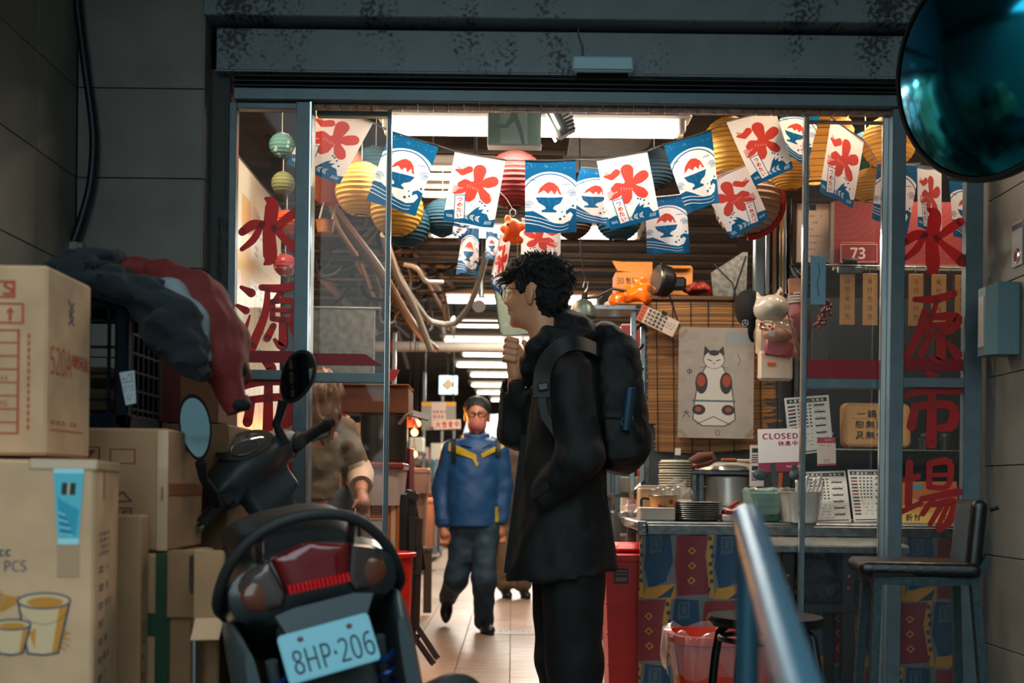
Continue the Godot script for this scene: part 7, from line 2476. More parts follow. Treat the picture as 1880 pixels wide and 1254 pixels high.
# flags and paper lanterns
func flag(label: String, q: Array, z: float, tex: String, back := false, wave := 0.012, seed_ := 0) -> void:
	var a := P(q[0], q[1], z)
	var b := P(q[2], q[3], z)
	var c := P(q[4], q[5], z)
	var d := P(q[6], q[7], z)
	var t := thing("ice_flag", label, "flag", (c + d) * 0.5, "festival flags strung across the doorway")
	var rows := []
	for k in 13:
		var v := k / 12.0
		var row := []
		for j in 11:
			var u := j / 10.0
			var p := a.lerp(b, u).lerp(d.lerp(c, u), v)
			p.z += wave * (sin(u * 5.0 + seed_ * 1.7 + v * 1.4) * (0.25 + 0.75 * v) + 0.7 * sin(u * 11.0 + seed_) * v * v) + 0.01 * v
			p.y += 0.004 * sin(u * PI) * (1.0 - v) * -1.0
			row.append(p)
		if back:
			row.reverse()
		rows.append(row)
	part(t, "cloth", mb0().grid(rows), mt("flag_" + tex, K(0.93, 0.93, 0.93), 0.8, 0.0, {"tex": texs[tex], "back": K(0.85, 0.85, 0.85)}), "", 180)
	part(t, "hem_tape", mb0().tube([a + V(0, 0.002, 0), a.lerp(b, 0.5), b + V(0, 0.002, 0)], 0.0028, 6), mt("string_white", K(0.75, 0.73, 0.7), 0.7))

func solid(col: Color) -> ImageTexture:
	var k := "solid_" + col.to_html(false)
	if not texs.has(k):
		var im := Image.create(4, 4, false, Image.FORMAT_RGBA8)
		im.fill(col)
		texs[k] = ImageTexture.create_from_image(im)
	return texs[k]

func lantern(label: String, px: float, py: float, z: float, r: float, col: Color, sq := 0.95, ribs := 15, hang := 60.0) -> Node3D:
	var c := P(px, py, z)
	var rr := r * z / F
	var t := thing("paper_lantern", label, "lantern", c - V(0, rr * sq, 0), "round paper lanterns among the flags")
	var prof := []
	for k in ribs * 2 + 1:
		var a := lerpf(0.26, PI - 0.26, k / (ribs * 2.0))
		var w := rr * (1.0 if k % 2 == 0 else 0.965)
		prof.append(W(sin(a) * w, -cos(a) * w * sq))
	part(t, "paper_globe", mb0().lathe(prof, Transform3D(Basis(), c), 28, false, false), mt("paper_" + col.to_html(false), Color.WHITE, 0.75, 0.0, {"tex": solid(col), "back": K(0.7, 0.7, 0.7)}), "", 20)
	var wires := mb0()
	for k in range(0, ribs * 2 + 1, 2):
		var q: Vector2 = prof[k]
		wires.lathe([W(q.x + 0.0004, q.y - rr * 0.011), W(q.x + 0.0009, q.y), W(q.x + 0.0004, q.y + rr * 0.011)], Transform3D(Basis(), c), 24, false, false)
	part(t, "rib_wires", wires, mt("ribs_" + col.to_html(false), col.darkened(0.45), 0.8)).set_meta("kind", "stuff")
	for s in [-1, 1]:
		part(t, "end_ring", mb0().tube(range(17).map(func(k): return c + V(cos(TAU * k / 16) * rr * 0.26, s * rr * sq * 0.965, sin(TAU * k / 16) * rr * 0.26)), rr * 0.03, 5, false), mt("lantern_wire", K(0.3, 0.26, 0.2), 0.5))
	part(t, "string", mb0().cyl(c + V(0, rr * sq * 0.96, 0), c + V(0, rr * sq + hang * z / F, 0), 0.0018, -1, 5), mats.string_white)
	return t

func build_flags() -> void:
	mt("string_white", K(0.75, 0.73, 0.7), 0.7)
	var zf := 4.86
	flag("white ice-character flag tilted behind the left glass, leftmost of the flags", [588, 188, 685, 226, 624, 340, 527, 302], zf, "ice", false, 0.006, 1)
	flag("blue bowl flag just right of the left door edge, steeply tilted", [716, 241, 806, 268, 763, 398, 673, 368], zf, "bowl", false, 0.01, 2)
	flag("white ice-character flag left of the middle bowl flag, lit brightest", [835, 278, 928, 294, 906, 419, 813, 407], zf, "ice", false, 0.012, 3)
	flag("upright blue bowl flag hanging in the middle of the string", [964, 295, 1057, 294, 1058, 428, 964, 428], zf, "bowl", false, 0.008, 4)
	flag("white ice-character flag directly right of the middle bowl flag", [1095, 294, 1188, 278, 1211, 401, 1121, 423], zf, "ice", false, 0.008, 5)
	flag("blue bowl flag right of the doorway's middle, beside the yellow lantern", [1218, 266, 1306, 239, 1321, 372, 1262, 393], zf, "bowl", false, 0.014, 6)
	flag("large white ice-character flag left of the right door leaf's edge", [1333, 223, 1423, 200, 1457, 309, 1384, 344], zf, "ice", false, 0.01, 7)
	flag("blue bowl flag cut by the right door leaf's edge", [1437, 199, 1508, 203, 1480, 306, 1417, 268], zf + 0.04, "bowl", false, 0.01, 8)
	flag("white ice-character flag behind the right door leaf's glass", [1526, 217, 1586, 258, 1563, 385, 1504, 351], zf, "ice", false, 0.01, 9)
	flag("bowl flag half hidden by the right mullion", [1612, 301, 1690, 301, 1664, 434, 1600, 402], zf + 0.05, "bowl", false, 0.01, 10)
	flag("white ice-character flag behind the right fixed glass", [1684, 304, 1729, 309, 1728, 442, 1683, 417], zf, "ice", false, 0.01, 11)
	flag("bowl flag cut by the right door jamb, rightmost of the flags", [1741, 326, 1806, 336, 1802, 445, 1749, 435], zf, "bowl", false, 0.01, 12)
	var zb := 5.0
	flag("bowl flag behind the two middle flags, on the rear string", [1066, 308, 1138, 312, 1126, 420, 1036, 402], zb, "bowl", false, 0.016, 13)
	flag("low bowl flag below the string right of the middle, above the tan carton", [1185, 364, 1259, 357, 1267, 464, 1187, 469], zb, "bowl", false, 0.01, 14)
	flag("ice-character flag seen from behind, low right over the black spotlight", [1284, 335, 1372, 304, 1410, 402, 1340, 441], zb, "ice", true, 0.012, 15)
	flag("ice-character flag seen from behind, right over the man's head", [958, 402, 1030, 410, 1028, 488, 956, 476], zb, "ice", true, 0.014, 16)
	flag("narrow curled bowl flag lit warm, hanging low left of the orange fish", [851, 414, 880, 421, 878, 511, 836, 501], zb + 0.1, "bowl", false, 0.03, 17)
	flag("small curled bowl flag between the warm one and the orange fish", [892, 424, 914, 428, 917, 471, 891, 482], zb + 0.1, "bowl", false, 0.03, 18)
	flag("narrow ice-character flag beside the man's forehead", [918, 431, 938, 439, 922, 546, 899, 520], zb + 0.05, "ice", false, 0.02, 19)
	flag("scrap of a bowl flag peeking out under the brightest ice flag", [833, 409, 863, 415, 846, 441, 830, 430], zb + 0.06, "bowl", false, 0.02, 20)
	var pts := []
	for p in [[548, 110], [588, 188], [685, 226], [716, 241], [806, 268], [835, 278], [928, 294], [964, 295], [1010, 296], [1057, 294], [1095, 294], [1188, 278], [1218, 266], [1306, 239], [1333, 223], [1423, 200], [1470, 120]]:
		pts.append(P(p[0], p[1], (zf if p[1] > 180 else 4.68) + 0.004))
	solo("bunting_string", mb0().tube(pts, 0.003, 6), mats.string_white, "white string that carries the front flags across the doorway", "string")
	pts = []
	for p in [[1490, 120], [1526, 217], [1586, 258], [1612, 300], [1684, 304], [1729, 309], [1741, 326], [1806, 336], [1850, 345]]:
		pts.append(P(p[0], p[1], (zf if p[1] > 180 else 4.68) + 0.004))
	solo("bunting_string", mb0().tube(pts, 0.003, 6), mats.string_white, "white string that carries the flags behind the right glass", "string")
	lantern("small pale teal lantern with white blossoms, top of the garland in the left glass", 518, 267, 5.5, 24, K(0.32, 0.52, 0.50), 0.95, 9, 40)
	lantern("small yellow-green lantern under the pale teal one", 520, 337, 5.5, 22, K(0.45, 0.47, 0.30), 1.0, 9, 34)
	lantern("orange lantern third down the garland behind the red brush strokes", 527, 408, 5.5, 30, K(0.80, 0.30, 0.08), 0.72, 9, 40)
	lantern("pink blossom lantern at the bottom of the garland in the left glass", 524, 487, 5.5, 22, K(0.72, 0.24, 0.26), 0.95, 9, 40)
	for q in [["paper_lantern", 518, 267, K(0.6, 0.68, 0.65)], ["paper_lantern_003", 524, 487, K(0.78, 0.5, 0.48)]]:
		var host: Node3D = get_node(q[0])
		for k in 12:
			var a := rng.randf_range(0.4, 2.6)
			var b := rng.randf_range(0.2, 2.9)
			var n := V(cos(a) * sin(b), cos(b), sin(a) * sin(b))
			part(host, "blossom", mb0().ell(P(q[1], q[2], 5.5) + n * 0.0575, V(0.009, 0.002, 0.009), along(Vector3.ZERO, n).basis, 8, 4), mt("blossom_" + q[3].to_html(false), q[3], 0.7))
	var c := P(606, 312, 5.3)
	var t := thing("balloon_lantern", "peach hot air balloon lantern with a little wicker basket behind the left door leaf", "lantern", P(597, 428, 5.3))
	var prof := []
	for k in 29:
		var v := k / 28.0
		var r: float
		if v < 0.36:
			r = lerpf(0.042, 0.128, pow(v / 0.36, 0.8))
		else:
			r = 0.14 * sqrt(maxf(0.0, 1.0 - pow((v - 0.55) / 0.46, 2.0))) + 0.006
		if k % 2:
			r *= 0.975
		prof.append(W(r, -0.152 + v * 0.30))
	part(t, "paper_envelope", mb0().lathe(prof, Transform3D(Basis(), c), 32, false, true), mt("paper_peach_balloon", Color.WHITE, 0.7, 0.0, {"tex": solid(K(0.74, 0.40, 0.28)), "back": K(0.7, 0.7, 0.7)}))
	var bc := P(597, 428, 5.3)
	part(t, "basket", mb0().lathe([W(0, 0), W(0.034, 0), W(0.036, 0.012), W(0.037, 0.024), W(0.040, 0.036), W(0.041, 0.05), W(0.044, 0.056), W(0.04, 0.056), W(0.034, 0.004)], Transform3D(Basis(), bc), 20), mt("wicker", K(0.72, 0.42, 0.20), 0.6, 0.0, {"tex": texs.grain, "tri": 8.0}))
	for k in 4:
		var a := TAU * k / 4 + 0.5
		part(t, "rope", mb0().cyl(bc + V(cos(a) * 0.04, 0.054, sin(a) * 0.04), c + V(cos(a) * 0.04, -0.15, sin(a) * 0.04), 0.002, -1, 5), mats.string_white)
	part(t, "hanger", mb0().cyl(c + V(0, 0.145, 0), c + V(0, 0.4, 0), 0.002, -1, 5), mats.string_white)
	var teal := K(0.08, 0.27, 0.33)
	var yel := K(0.84, 0.68, 0.30)
	lantern("yellow lantern behind the left door leaf, right of the balloon", 664, 348, 5.25, 50, yel, 1.0)
	lantern("teal lantern behind the yellow one at the left door edge", 690, 318, 5.5, 50, K(0.18, 0.36, 0.42))
	lantern("golden lantern below the steep bowl flag", 728, 384, 5.2, 50, K(0.74, 0.57, 0.20), 1.0)
	lantern("dark teal lantern under the golden one left of the doorway's middle", 745, 412, 5.35, 46, teal)
	lantern("teal lantern half behind the brightest ice flag", 812, 400, 5.4, 36, teal)
	lantern("red lantern behind the middle flags under the exit sign", 945, 330, 5.3, 56, K(0.50, 0.10, 0.08), 0.92)
	lantern("brown lantern low behind the middle bowl flag", 1052, 405, 5.4, 36, K(0.30, 0.19, 0.08))
	lantern("dark teal lantern below the ice flag right of the middle", 1136, 402, 5.3, 42, teal)
	lantern("dark blue lantern between the ice flag and the next bowl flag", 1200, 310, 5.5, 42, K(0.06, 0.20, 0.26), 0.9)
	lantern("tall yellow lantern behind the bowl flag, left of the large ice flag", 1338, 268, 5.15, 50, yel, 1.05)
	lantern("red lantern under the tall yellow one", 1344, 352, 5.25, 46, K(0.55, 0.13, 0.10), 0.9)
	var l := lantern("red, white and green striped lantern low behind the turned ice flag", 1372, 372, 5.4, 62, K(0.62, 0.54, 0.48), 1.05)
	part(l, "red_stripe", mb0().tube(range(15).map(func(k): return P(1372 + 64 * sin(PI * k / 14.0), 372 - 62 * cos(PI * k / 14.0), 5.37)), 0.02, 6), mt("stripe_red", K(0.5, 0.06, 0.05), 0.7), "red band")
	lantern("yellow lantern below the cut bowl flag at the right door edge", 1450, 318, 5.1, 36, K(0.82, 0.60, 0.22), 0.9)
	lantern("big yellow lantern at the right door leaf's edge behind the flags", 1498, 262, 5.2, 70, yel, 1.1)
	lantern("teal lantern behind the right door leaf, above the lower yellow one", 1588, 282, 5.35, 40, K(0.05, 0.28, 0.36))
	lantern("large yellow lantern behind the right mullion", 1632, 262, 5.1, 50, yel, 0.95)
	lantern("yellow lantern below the teal one behind the right door leaf", 1598, 340, 5.2, 38, yel, 0.8)
	lantern("red lantern at the far right behind the last bowl flag", 1770, 330, 5.2, 26, K(0.55, 0.16, 0.12))
	c = P(941, 420, 4.92)
	t = thing("fish_charm", "puffy bright orange fish charm hanging from the flag string", "charm", c - V(0, 0.06, 0))
	var g := Field.new()
	g.ell(c, V(0.036, 0.042, 0.03), rot(V(0, 0, -10)), 0.012)
	for q in [[-0.028, -0.04], [0.004, -0.048], [0.032, -0.046], [-0.038, 0.0], [0.04, 0.01], [-0.02, 0.04]]:
		g.ell(c + V(q[0], q[1], 0.0), V(0.014, 0.017, 0.012), Basis(), 0.012)
	var mb := mb0()
	g.mesh_into(mb, c - V(0.08, 0.09, 0.05), c + V(0.08, 0.08, 0.05), 0.004)
	part(t, "body", mb, mt("fish_orange", K(0.98, 0.45, 0.06), 0.5, 0.0, {"back": K(0.6, 0.14, 0.01)}), "", 180)
	part(t, "ring", mb0().tube(range(13).map(func(k): return c + V(cos(TAU * k / 12) * 0.012, 0.066 + sin(TAU * k / 12) * 0.015, 0)), 0.002, 5, false), mats.string_white)
	part(t, "eye", mb0().ell(c + V(-0.02, 0.012, 0.026), V(0.005, 0.006, 0.004), Basis(), 8, 6), mats.black_plastic)
	part(t, "cord", mb0().tube([c + V(0, 0.08, 0), P(930, 365, 4.92), P(918, 352, 4.92)], 0.0016, 5), mats.string_white)
	t = thing("hanging_board", "worn grey-green board with red brush marks hanging beside the man's face", "board", P(940, 615, 6.4))
	var bf := PackedVector2Array()
	for p in [[908, 530], [985, 500], [1000, 610], [925, 616], [918, 610]]:
		var w := P(p[0], p[1], 6.4)
		bf.append(W(w.x, w.y))
	part(t, "panel", mb0().prism(bf, 0.012, Transform3D(Basis(), V(0, 0, -6.4))), mt("sheet_board", K(1, 1, 1), 0.5, 0.0, {"tex": texs.board}))
	part(t, "edge_wire", mb0().tube([P(908, 530, 6.39), P(918, 610, 6.39), P(925, 617, 6.39), P(1000, 611, 6.39)], 0.004, 5), mats.black_plastic)
	part(t, "hanger", mb0().cyl(P(950, 512, 6.4), V(P(950, 512, 6.4).x, 3.06, -6.4), 0.004, -1, 5), mats.black_plastic)

# goods and stalls inside, left and far
func open_box(t: Node3D, called: String, a: Vector3, b: Vector3, m: Material, lip := 0.0) -> void:
	var c := (a + b) * 0.5
	var h := (b - a).abs() * 0.5
	var rs := []
	for lay in [[0.86, a.y], [1.0, b.y], [1.0 + lip, b.y], [1.0 + lip, b.y + 0.015], [0.95, b.y + 0.015], [0.82, a.y + 0.01]]:
		var r := PackedVector3Array()
		for k in 20:
			var an := TAU * k / 20
			r.append(V(c.x + h.x * lay[0] * signf(cos(an)) * pow(absf(cos(an)), 0.4), lay[1], c.z + h.z * lay[0] * signf(sin(an)) * pow(absf(sin(an)), 0.4)))
		rs.append(r)
	part(t, called, mb0().rings(rs), m)

func build_inside() -> void:
	var steel: Material = mats.steel
	var shiny: Material = mats.shiny_steel
	var t := thing("side_sign", "tall pale printed sign panel running back behind the left fixed glass", "sign", V(-1.17, 0, -5.4))
	var a := V(-1.155, 2.36, -4.80)
	var b := V(-1.155, 2.36, -5.92)
	part(t, "face", mb0().card(a, b, V(-1.155, 0.75, -5.92), V(-1.155, 0.75, -4.80)), mt("side_face", K(0.95, 0.95, 0.92), 0.3, 0.0, {"tex": texs.side_sign, "emit": K(0.85, 0.82, 0.74), "power": 0.06}))
	part(t, "case", mb0().span(V(-1.26, 0.0, -5.93), V(-1.158, 2.38, -4.79), 0.004), mt("sign_case", K(0.20, 0.24, 0.23), 0.4, 0.3))
	part(t, "edge", mb0().span(V(-1.18, 0.0, -4.80), V(-1.13, 2.2, -4.76), 0.003), mats.sign_case)
	t = thing("work_table", "steel work table behind the woman, boxes and pots on it", "table", V(-0.8, 0, -6.3))
	part(t, "table_top", mb0().span(V(-1.15, 0.70, -6.6), V(-0.62, 0.73, -6.0), 0.003), mats.brushed)
	for p in [[-1.1, -6.05], [-0.66, -6.05], [-1.1, -6.55], [-0.66, -6.55]]:
		part(t, "leg", mb0().span(V(p[0] - 0.02, 0, p[1] - 0.02), V(p[0] + 0.02, 0.70, p[1] + 0.02)), mats.brushed)
	t = thing("grey_board", "pale worn board hung behind the left door leaf, above the red stripe", "board", P(635, 690, 6.3))
	part(t, "board", mb0().span(P(560, 690, 6.33), P(688, 566, 6.3), 0.004), mt("board_pale", K(0.40, 0.42, 0.40), 0.6, 0.0, {"tex": ntex("worn", 0.04, 0.6, 1.0), "tri": 2.0}))
	part(t, "rod", mb0().cyl(P(550, 564, 6.3), P(700, 566, 6.3), 0.008), steel)
	var white: Material = mats.white_plastic
	var z := 6.1
	var tub := func(label: String, q: Array, m: Material, lidm: Material) -> void:
		var tt := thing("storage_tub", label, "tub", P((q[0] + q[2]) * 0.5, q[3], z))
		open_box(tt, "tub_wall", P(q[0], q[3], z + 0.2), P(q[2], q[1], z - 0.1), m, 0.06)
		var pp := P((q[0] + q[2]) * 0.5, q[1], z)
		part(tt, "lid", mb0().box(V(pp.x, pp.y + 0.018, -z - 0.05), V(absf(q[2] - q[0]) * z / F * 1.08, 0.03, 0.34), 0.006), lidm)
	t = thing("carton", "ochre carton under the white tub at the left door edge", "carton", P(700, 1254, z))
	part(t, "box", mb0().span(V(P(655, 930, z).x, 0.0, -6.35), V(P(735, 930, z).x, P(700, 928, z).y, -6.05), 0.004), mt("ochre_box", K(0.58, 0.32, 0.10), 0.6))
	part(t, "tape", mb0().span(V(P(720, 930, z).x, 0.5, -6.049), V(P(728, 930, z).x, P(700, 928, z).y, -6.047)), mats.tape_clear)
	tub.call("white tub with a dull red lid on the ochre carton", [664, 862, 741, 926], mt("tub_white", K(0.66, 0.58, 0.54), 0.5), mt("lid_red", K(0.45, 0.09, 0.11), 0.5))
	var c := P(704, 848, 6.2)
	t = thing("stock_pot", "tall dull steel stock pot on the white tub at the door edge", "pot", c)
	part(t, "pot_wall", mb0().lathe([W(0, 0), W(0.115, 0.0), W(0.12, 0.01), W(0.12, 0.235), W(0.126, 0.24), W(0.12, 0.245), W(0.0, 0.245)], Transform3D(Basis(), c), 32), mt("dull_steel", K(0.30, 0.29, 0.27), 0.35, 0.8))
	part(t, "handle", mb0().tube([P(733, 778, 6.08), P(746, 762, 6.02), P(758, 757, 6.0), P(752, 770, 6.04)], 0.008, 8), shiny)
	t = thing("carton", "brown carton on top of the tall stock pot, its flap sticking out", "carton", P(725, 762, 6.2))
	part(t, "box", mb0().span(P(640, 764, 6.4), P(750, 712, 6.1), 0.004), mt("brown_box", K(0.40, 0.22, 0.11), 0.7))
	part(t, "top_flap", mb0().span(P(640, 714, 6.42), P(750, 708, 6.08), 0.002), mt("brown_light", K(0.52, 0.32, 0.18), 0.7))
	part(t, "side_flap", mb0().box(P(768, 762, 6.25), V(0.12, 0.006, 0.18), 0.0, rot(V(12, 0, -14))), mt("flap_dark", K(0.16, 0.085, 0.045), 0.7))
	t = thing("red_paper", "scrap of red paper stuck above the brown carton", "paper", P(716, 705, 6.2))
	part(t, "scrap", mb0().prism(PV([W(-0.03, -0.05), W(0.02, -0.02), W(0.045, 0.03), W(-0.03, 0.04)]), 0.004, fr(718, 690, 6.2)), mt("paper_red", K(0.52, 0.08, 0.05), 0.5))
	t = thing("red_crate", "red plastic crate end behind the tub, by the folded table", "crate", P(745, 905, 6.7))
	part(t, "panel", mb0().span(P(737, 912, 6.9), P(753, 822, 6.6), 0.004), mt("crate_red", K(0.38, 0.03, 0.05), 0.5))
	for k in 3:
		part(t, "slot_rib", mb0().span(P(740 + k * 5, 905, 6.59), P(742 + k * 5, 835, 6.58)), mats.crate_red)
	part(t, "support", mb0().span(V(P(737, 912, 6.9).x, 0, -6.9), V(P(753, 912, 6.7).x, P(745, 912, 6.7).y, -6.62)), mats.cabinet_dark)
	for q in [[645, 955, 5.95, 0.055, 0.13, "steel pot behind the glass at the woman's right hand"], [684, 985, 5.9, 0.06, 0.11, "lower steel pot behind the left door leaf's edge"]]:
		c = P(q[0], q[1] + 10, q[2])
		t = thing("steel_pot", q[5], "pot", c)
		part(t, "pot_wall", mb0().lathe([W(0, 0), W(q[3], 0.0), W(q[3], q[4]), W(q[3] + 0.005, q[4] + 0.004), W(q[3] - 0.004, q[4] + 0.004), W(0, q[4] - 0.02)], Transform3D(Basis(), c), 24), shiny)
		part(t, "stand_post", mb0().span(V(c.x - 0.05, 0, c.z - 0.05), V(c.x + 0.05, c.y - 0.001, c.z + 0.05)), mats.cabinet_dark)
	t = thing("white_box", "white plastic box behind the glass, right of the woman's sleeve", "box", P(630, 925, 6.3))
	part(t, "shell", mb0().span(P(596, 925, 6.5), P(662, 868, 6.2), 0.006), mats.tub_white)
	part(t, "lid", mb0().span(P(594, 869, 6.52), P(664, 858, 6.18), 0.004), mats.lid_red)
	part(t, "foot_block", mb0().span(V(P(600, 925, 6.4).x, 0.73, -6.5), V(P(655, 925, 6.4).x, P(630, 924, 6.3).y, -6.25)), mats.cabinet_dark)
	c = P(712, 1254, 5.75)
	c.y = 0
	t = thing("waste_bin", "tall red tapered bin right of the scooter, by the folded table", "bin", c)
	part(t, "tub", mb0().lathe([W(0, 0), W(0.095, 0.0), W(0.112, 0.66), W(0.128, 0.662), W(0.13, 0.68), W(0.12, 0.685), W(0.108, 0.66), W(0.09, 0.02), W(0, 0.02)], Transform3D(Basis(), c), 32), mats.bin_red)
	for k in 3:
		part(t, "rib", mb0().tube(range(33).map(func(j): return c + V(cos(TAU * j / 32) * (0.109 - k * 0.003), 0.56 - k * 0.08, sin(TAU * j / 32) * (0.109 - k * 0.003))), 0.003, 5, false), mats.bin_red)
	part(t, "handle_lug", mb0().box(c + V(0.02, 0.60, 0.118), V(0.08, 0.08, 0.02), 0.006), mats.bin_red)
	t = thing("folded_table", "folded wooden table with brown legs leaning beside the red bin", "table", P(770, 1200, 6.2))
	var wd := mt("dark_wood", K(0.20, 0.125, 0.075), 0.5, 0.0, {"tex": texs.grain, "tri": 3.0})
	part(t, "table_top", mb0().bar([P(746, 1180, 6.3), P(744, 903, 6.25)], 0.045, 0.4, V(0, 0, 1)), mats.cabinet_dark)
	part(t, "top_edge", mb0().bar([P(757, 1185, 6.2), P(758, 902, 6.2)], 0.035, 0.035, V(0, 0, 1)), wd)
	part(t, "head_bar", mb0().bar([P(744, 905, 6.18), P(768, 914, 6.18)], 0.03, 0.04), wd)
	part(t, "leg", mb0().bar([P(757, 950, 6.12), P(754, 1160, 6.12), P(795, 1218, 6.0)], 0.028, 0.028, V(0, 0, 1)), wd)
	part(t, "leg", mb0().bar([P(771, 952, 6.14), P(765, 1150, 6.14), P(803, 1208, 6.05)], 0.028, 0.028, V(0, 0, 1)), wd)
	for y in [953, 1000, 1052, 1168]:
		part(t, "stretcher", mb0().bar([P(756, y, 6.13), P(771, y, 6.13)], 0.02, 0.02), wd)
	t = thing("dark_curtain", "dark cloth hanging behind the folded table", "cloth", P(773, 1050, 6.9))
	part(t, "cloth", mb0().prism(PV([P(755, 900, 6.9), P(762, 905, 6.9), P(782, 1046, 6.9), P(752, 1050, 6.9)].map(func(p): return W(p.x, p.y))), 0.02, Transform3D(Basis(), V(0, 0, -6.9))), mats.cap_black)
	t = thing("grey_plank", "grey upright plank standing behind the folded table", "plank", P(786, 1124, 7.0))
	part(t, "plank", mb0().span(P(777, 1125, 9.3), P(793, 1010, 9.27), 0.003), mt("plank_grey", K(0.26, 0.24, 0.22), 0.6))
	part(t, "cap_strip", mb0().span(P(776, 1012, 9.3), P(795, 1006, 9.26), 0.003), mats.plank_grey)
	var goods := [
		[760, 868, 788, 905, 8.6, K(0.66, 0.50, 0.42), "peach tub at the aisle's left, upper of the pale pile"],
		[758, 905, 782, 1000, 8.7, K(0.62, 0.46, 0.38), "tall peach tub below the upper one at the aisle's left"],
		[784, 922, 800, 1000, 9.3, K(0.56, 0.47, 0.42), "pinkish grey tub in the second row at the aisle's left"],
		[786, 850, 798, 880, 9.8, K(0.20, 0.42, 0.52), "small light blue box in the second row at the aisle's left"],
		[788, 880, 799, 905, 9.9, K(0.50, 0.55, 0.56), "small pale box under the light blue one"],
	]
	for q in goods:
		t = thing("goods_tub", q[6], "tub", P((q[0] + q[2]) * 0.5, q[3], q[4]))
		open_box(t, "tub_wall", P(q[0], q[3], q[4] + 0.3), P(q[2], q[1], q[4]), mt("goods" + str(q[0]), q[5], 0.5), 0.05)
		part(t, "lid", mb0().box(P((q[0] + q[2]) * 0.5, q[1], q[4] + 0.15) + V(0, 0.02, 0), V((q[2] - q[0]) * q[4] / F * 1.06, 0.025, 0.3), 0.004), mats["goods" + str(q[0])])
	for q in [[766, 778, 9.0, "warm bare bulb, upper of the pair by the brown carton"], [761, 794, 8.8, "warm bare bulb, lower of the pair by the brown carton"], [760, 834, 9.2, "small warm bulb low over the peach tubs"]]:
		c = P(q[0], q[1], q[2])
		t = thing("light_bulb", q[3], "bulb", c)
		part(t, "globe", mb0().ell(c, Vector3.ONE * 0.026, Basis(), 14, 10), mt("bulb_glow", K(1, 0.8, 0.5), 0.4, 0.0, {"emit": K(1.0, 0.55, 0.2), "power": 9.0}))
		part(t, "socket", mb0().cyl(c + V(0, 0.024, 0), c + V(0, 0.06, 0), 0.014), mats.black_plastic)
		part(t, "cord", mb0().cyl(c + V(0, 0.06, 0), V(c.x, 3.06, c.z), 0.003, -1, 5), mats.black_plastic)
		var ol := OmniLight3D.new()
		ol.name = "bulb_light"
		ol.light_color = K(1.0, 0.62, 0.3)
		ol.light_energy = 0.35
		ol.light_size = 0.03
		ol.omni_range = 8.0
		ol.shadow_enabled = true
		t.add_child(ol)
		ol.global_position = c + V(0, 0, 0.05)
	t = thing("lamp_shade", "orange enamel lamp shade over the warm bulbs", "shade", P(754, 790, 8.9))
	part(t, "shade", mb0().lathe([W(0.07, 0.0), W(0.05, 0.06), W(0.015, 0.09), W(0.0, 0.09)], Transform3D(Basis(), P(752, 784, 8.9)), 20, false), mt("shade_orange", K(0.75, 0.20, 0.04), 0.4))
	part(t, "cord", mb0().cyl(P(752, 763, 8.9), V(P(752, 763, 8.9).x, 3.06, -8.9), 0.004, -1, 5), mats.black_plastic)
	t = thing("stall_sign", "yellow topped stall sign with a pink paper, far down the aisle's left", "sign", P(805, 785, 11.0))
	part(t, "panel", mb0().span(P(774, 790, 11.03), P(837, 738, 11.01)), mats.plank_grey)
	part(t, "print", mb0().card(P(774, 738, 11.0), P(837, 738, 11.0), P(837, 790, 11.0), P(774, 790, 11.0)), mt("sheet_stall", K(1, 1, 1), 0.5, 0.0, {"tex": texs.stall}))
	part(t, "rod", mb0().cyl(P(780, 738, 11.02), V(P(780, 738, 11.02).x, 3.06, -11.02), 0.006).cyl(P(832, 738, 11.02), V(P(832, 738, 11.02).x, 3.06, -11.02), 0.006), mats.black_plastic)
	t = thing("stall_sign", "white sign with red characters below the yellow topped sign", "sign", P(820, 790, 10.9))
	part(t, "panel", mb0().span(P(796, 789, 10.93), P(846, 772, 10.91)), mats.plank_grey)
	part(t, "print", mb0().card(P(796, 772, 10.9), P(846, 770, 10.9), P(846, 787, 10.9), P(796, 789, 10.9)), mt("sheet_stall_red", K(1, 1, 1), 0.5, 0.0, {"tex": texs.stall_red}))
	t = thing("awning", "blue tarpaulin awning far behind the man in the blue jacket", "awning", P(930, 830, 13.0))
	part(t, "sheet", mb0().grid([[P(860, 762, 14.5), P(930, 760, 14.5), P(1080, 758, 14.5)], [P(850, 800, 13.0), P(930, 803, 13.0), P(1080, 800, 13.0)], [P(850, 838, 12.95), P(930, 834, 12.95), P(1080, 836, 12.95)]]), mt("tarp_blue", K(0.07, 0.30, 0.42), 0.5, 0.0, {"back": K(0.3, 0.5, 0.6)}))
	part(t, "post", mb0().cyl(V(P(1085, 800, 13.0).x, 0, -13.0), P(1085, 800, 13.0), 0.02).cyl(V(P(848, 800, 13.0).x, 0, -13.0), P(848, 800, 13.0), 0.02), steel)
	t = thing("pale_notice", "small pale notice pinned on the blue awning", "notice", P(920, 798, 12.9))
	part(t, "sheet", mb0().span(P(912, 798, 12.93), P(928, 770, 12.9)), mt("notice_pale", K(0.70, 0.68, 0.56), 0.5))
	part(t, "mark", mb0().ell(P(920, 784, 12.9), V(0.03, 0.04, 0.004)), mt("mark_olive", K(0.32, 0.3, 0.2), 0.5))
	var r2 := RandomNumberGenerator.new()
	r2.seed = 21
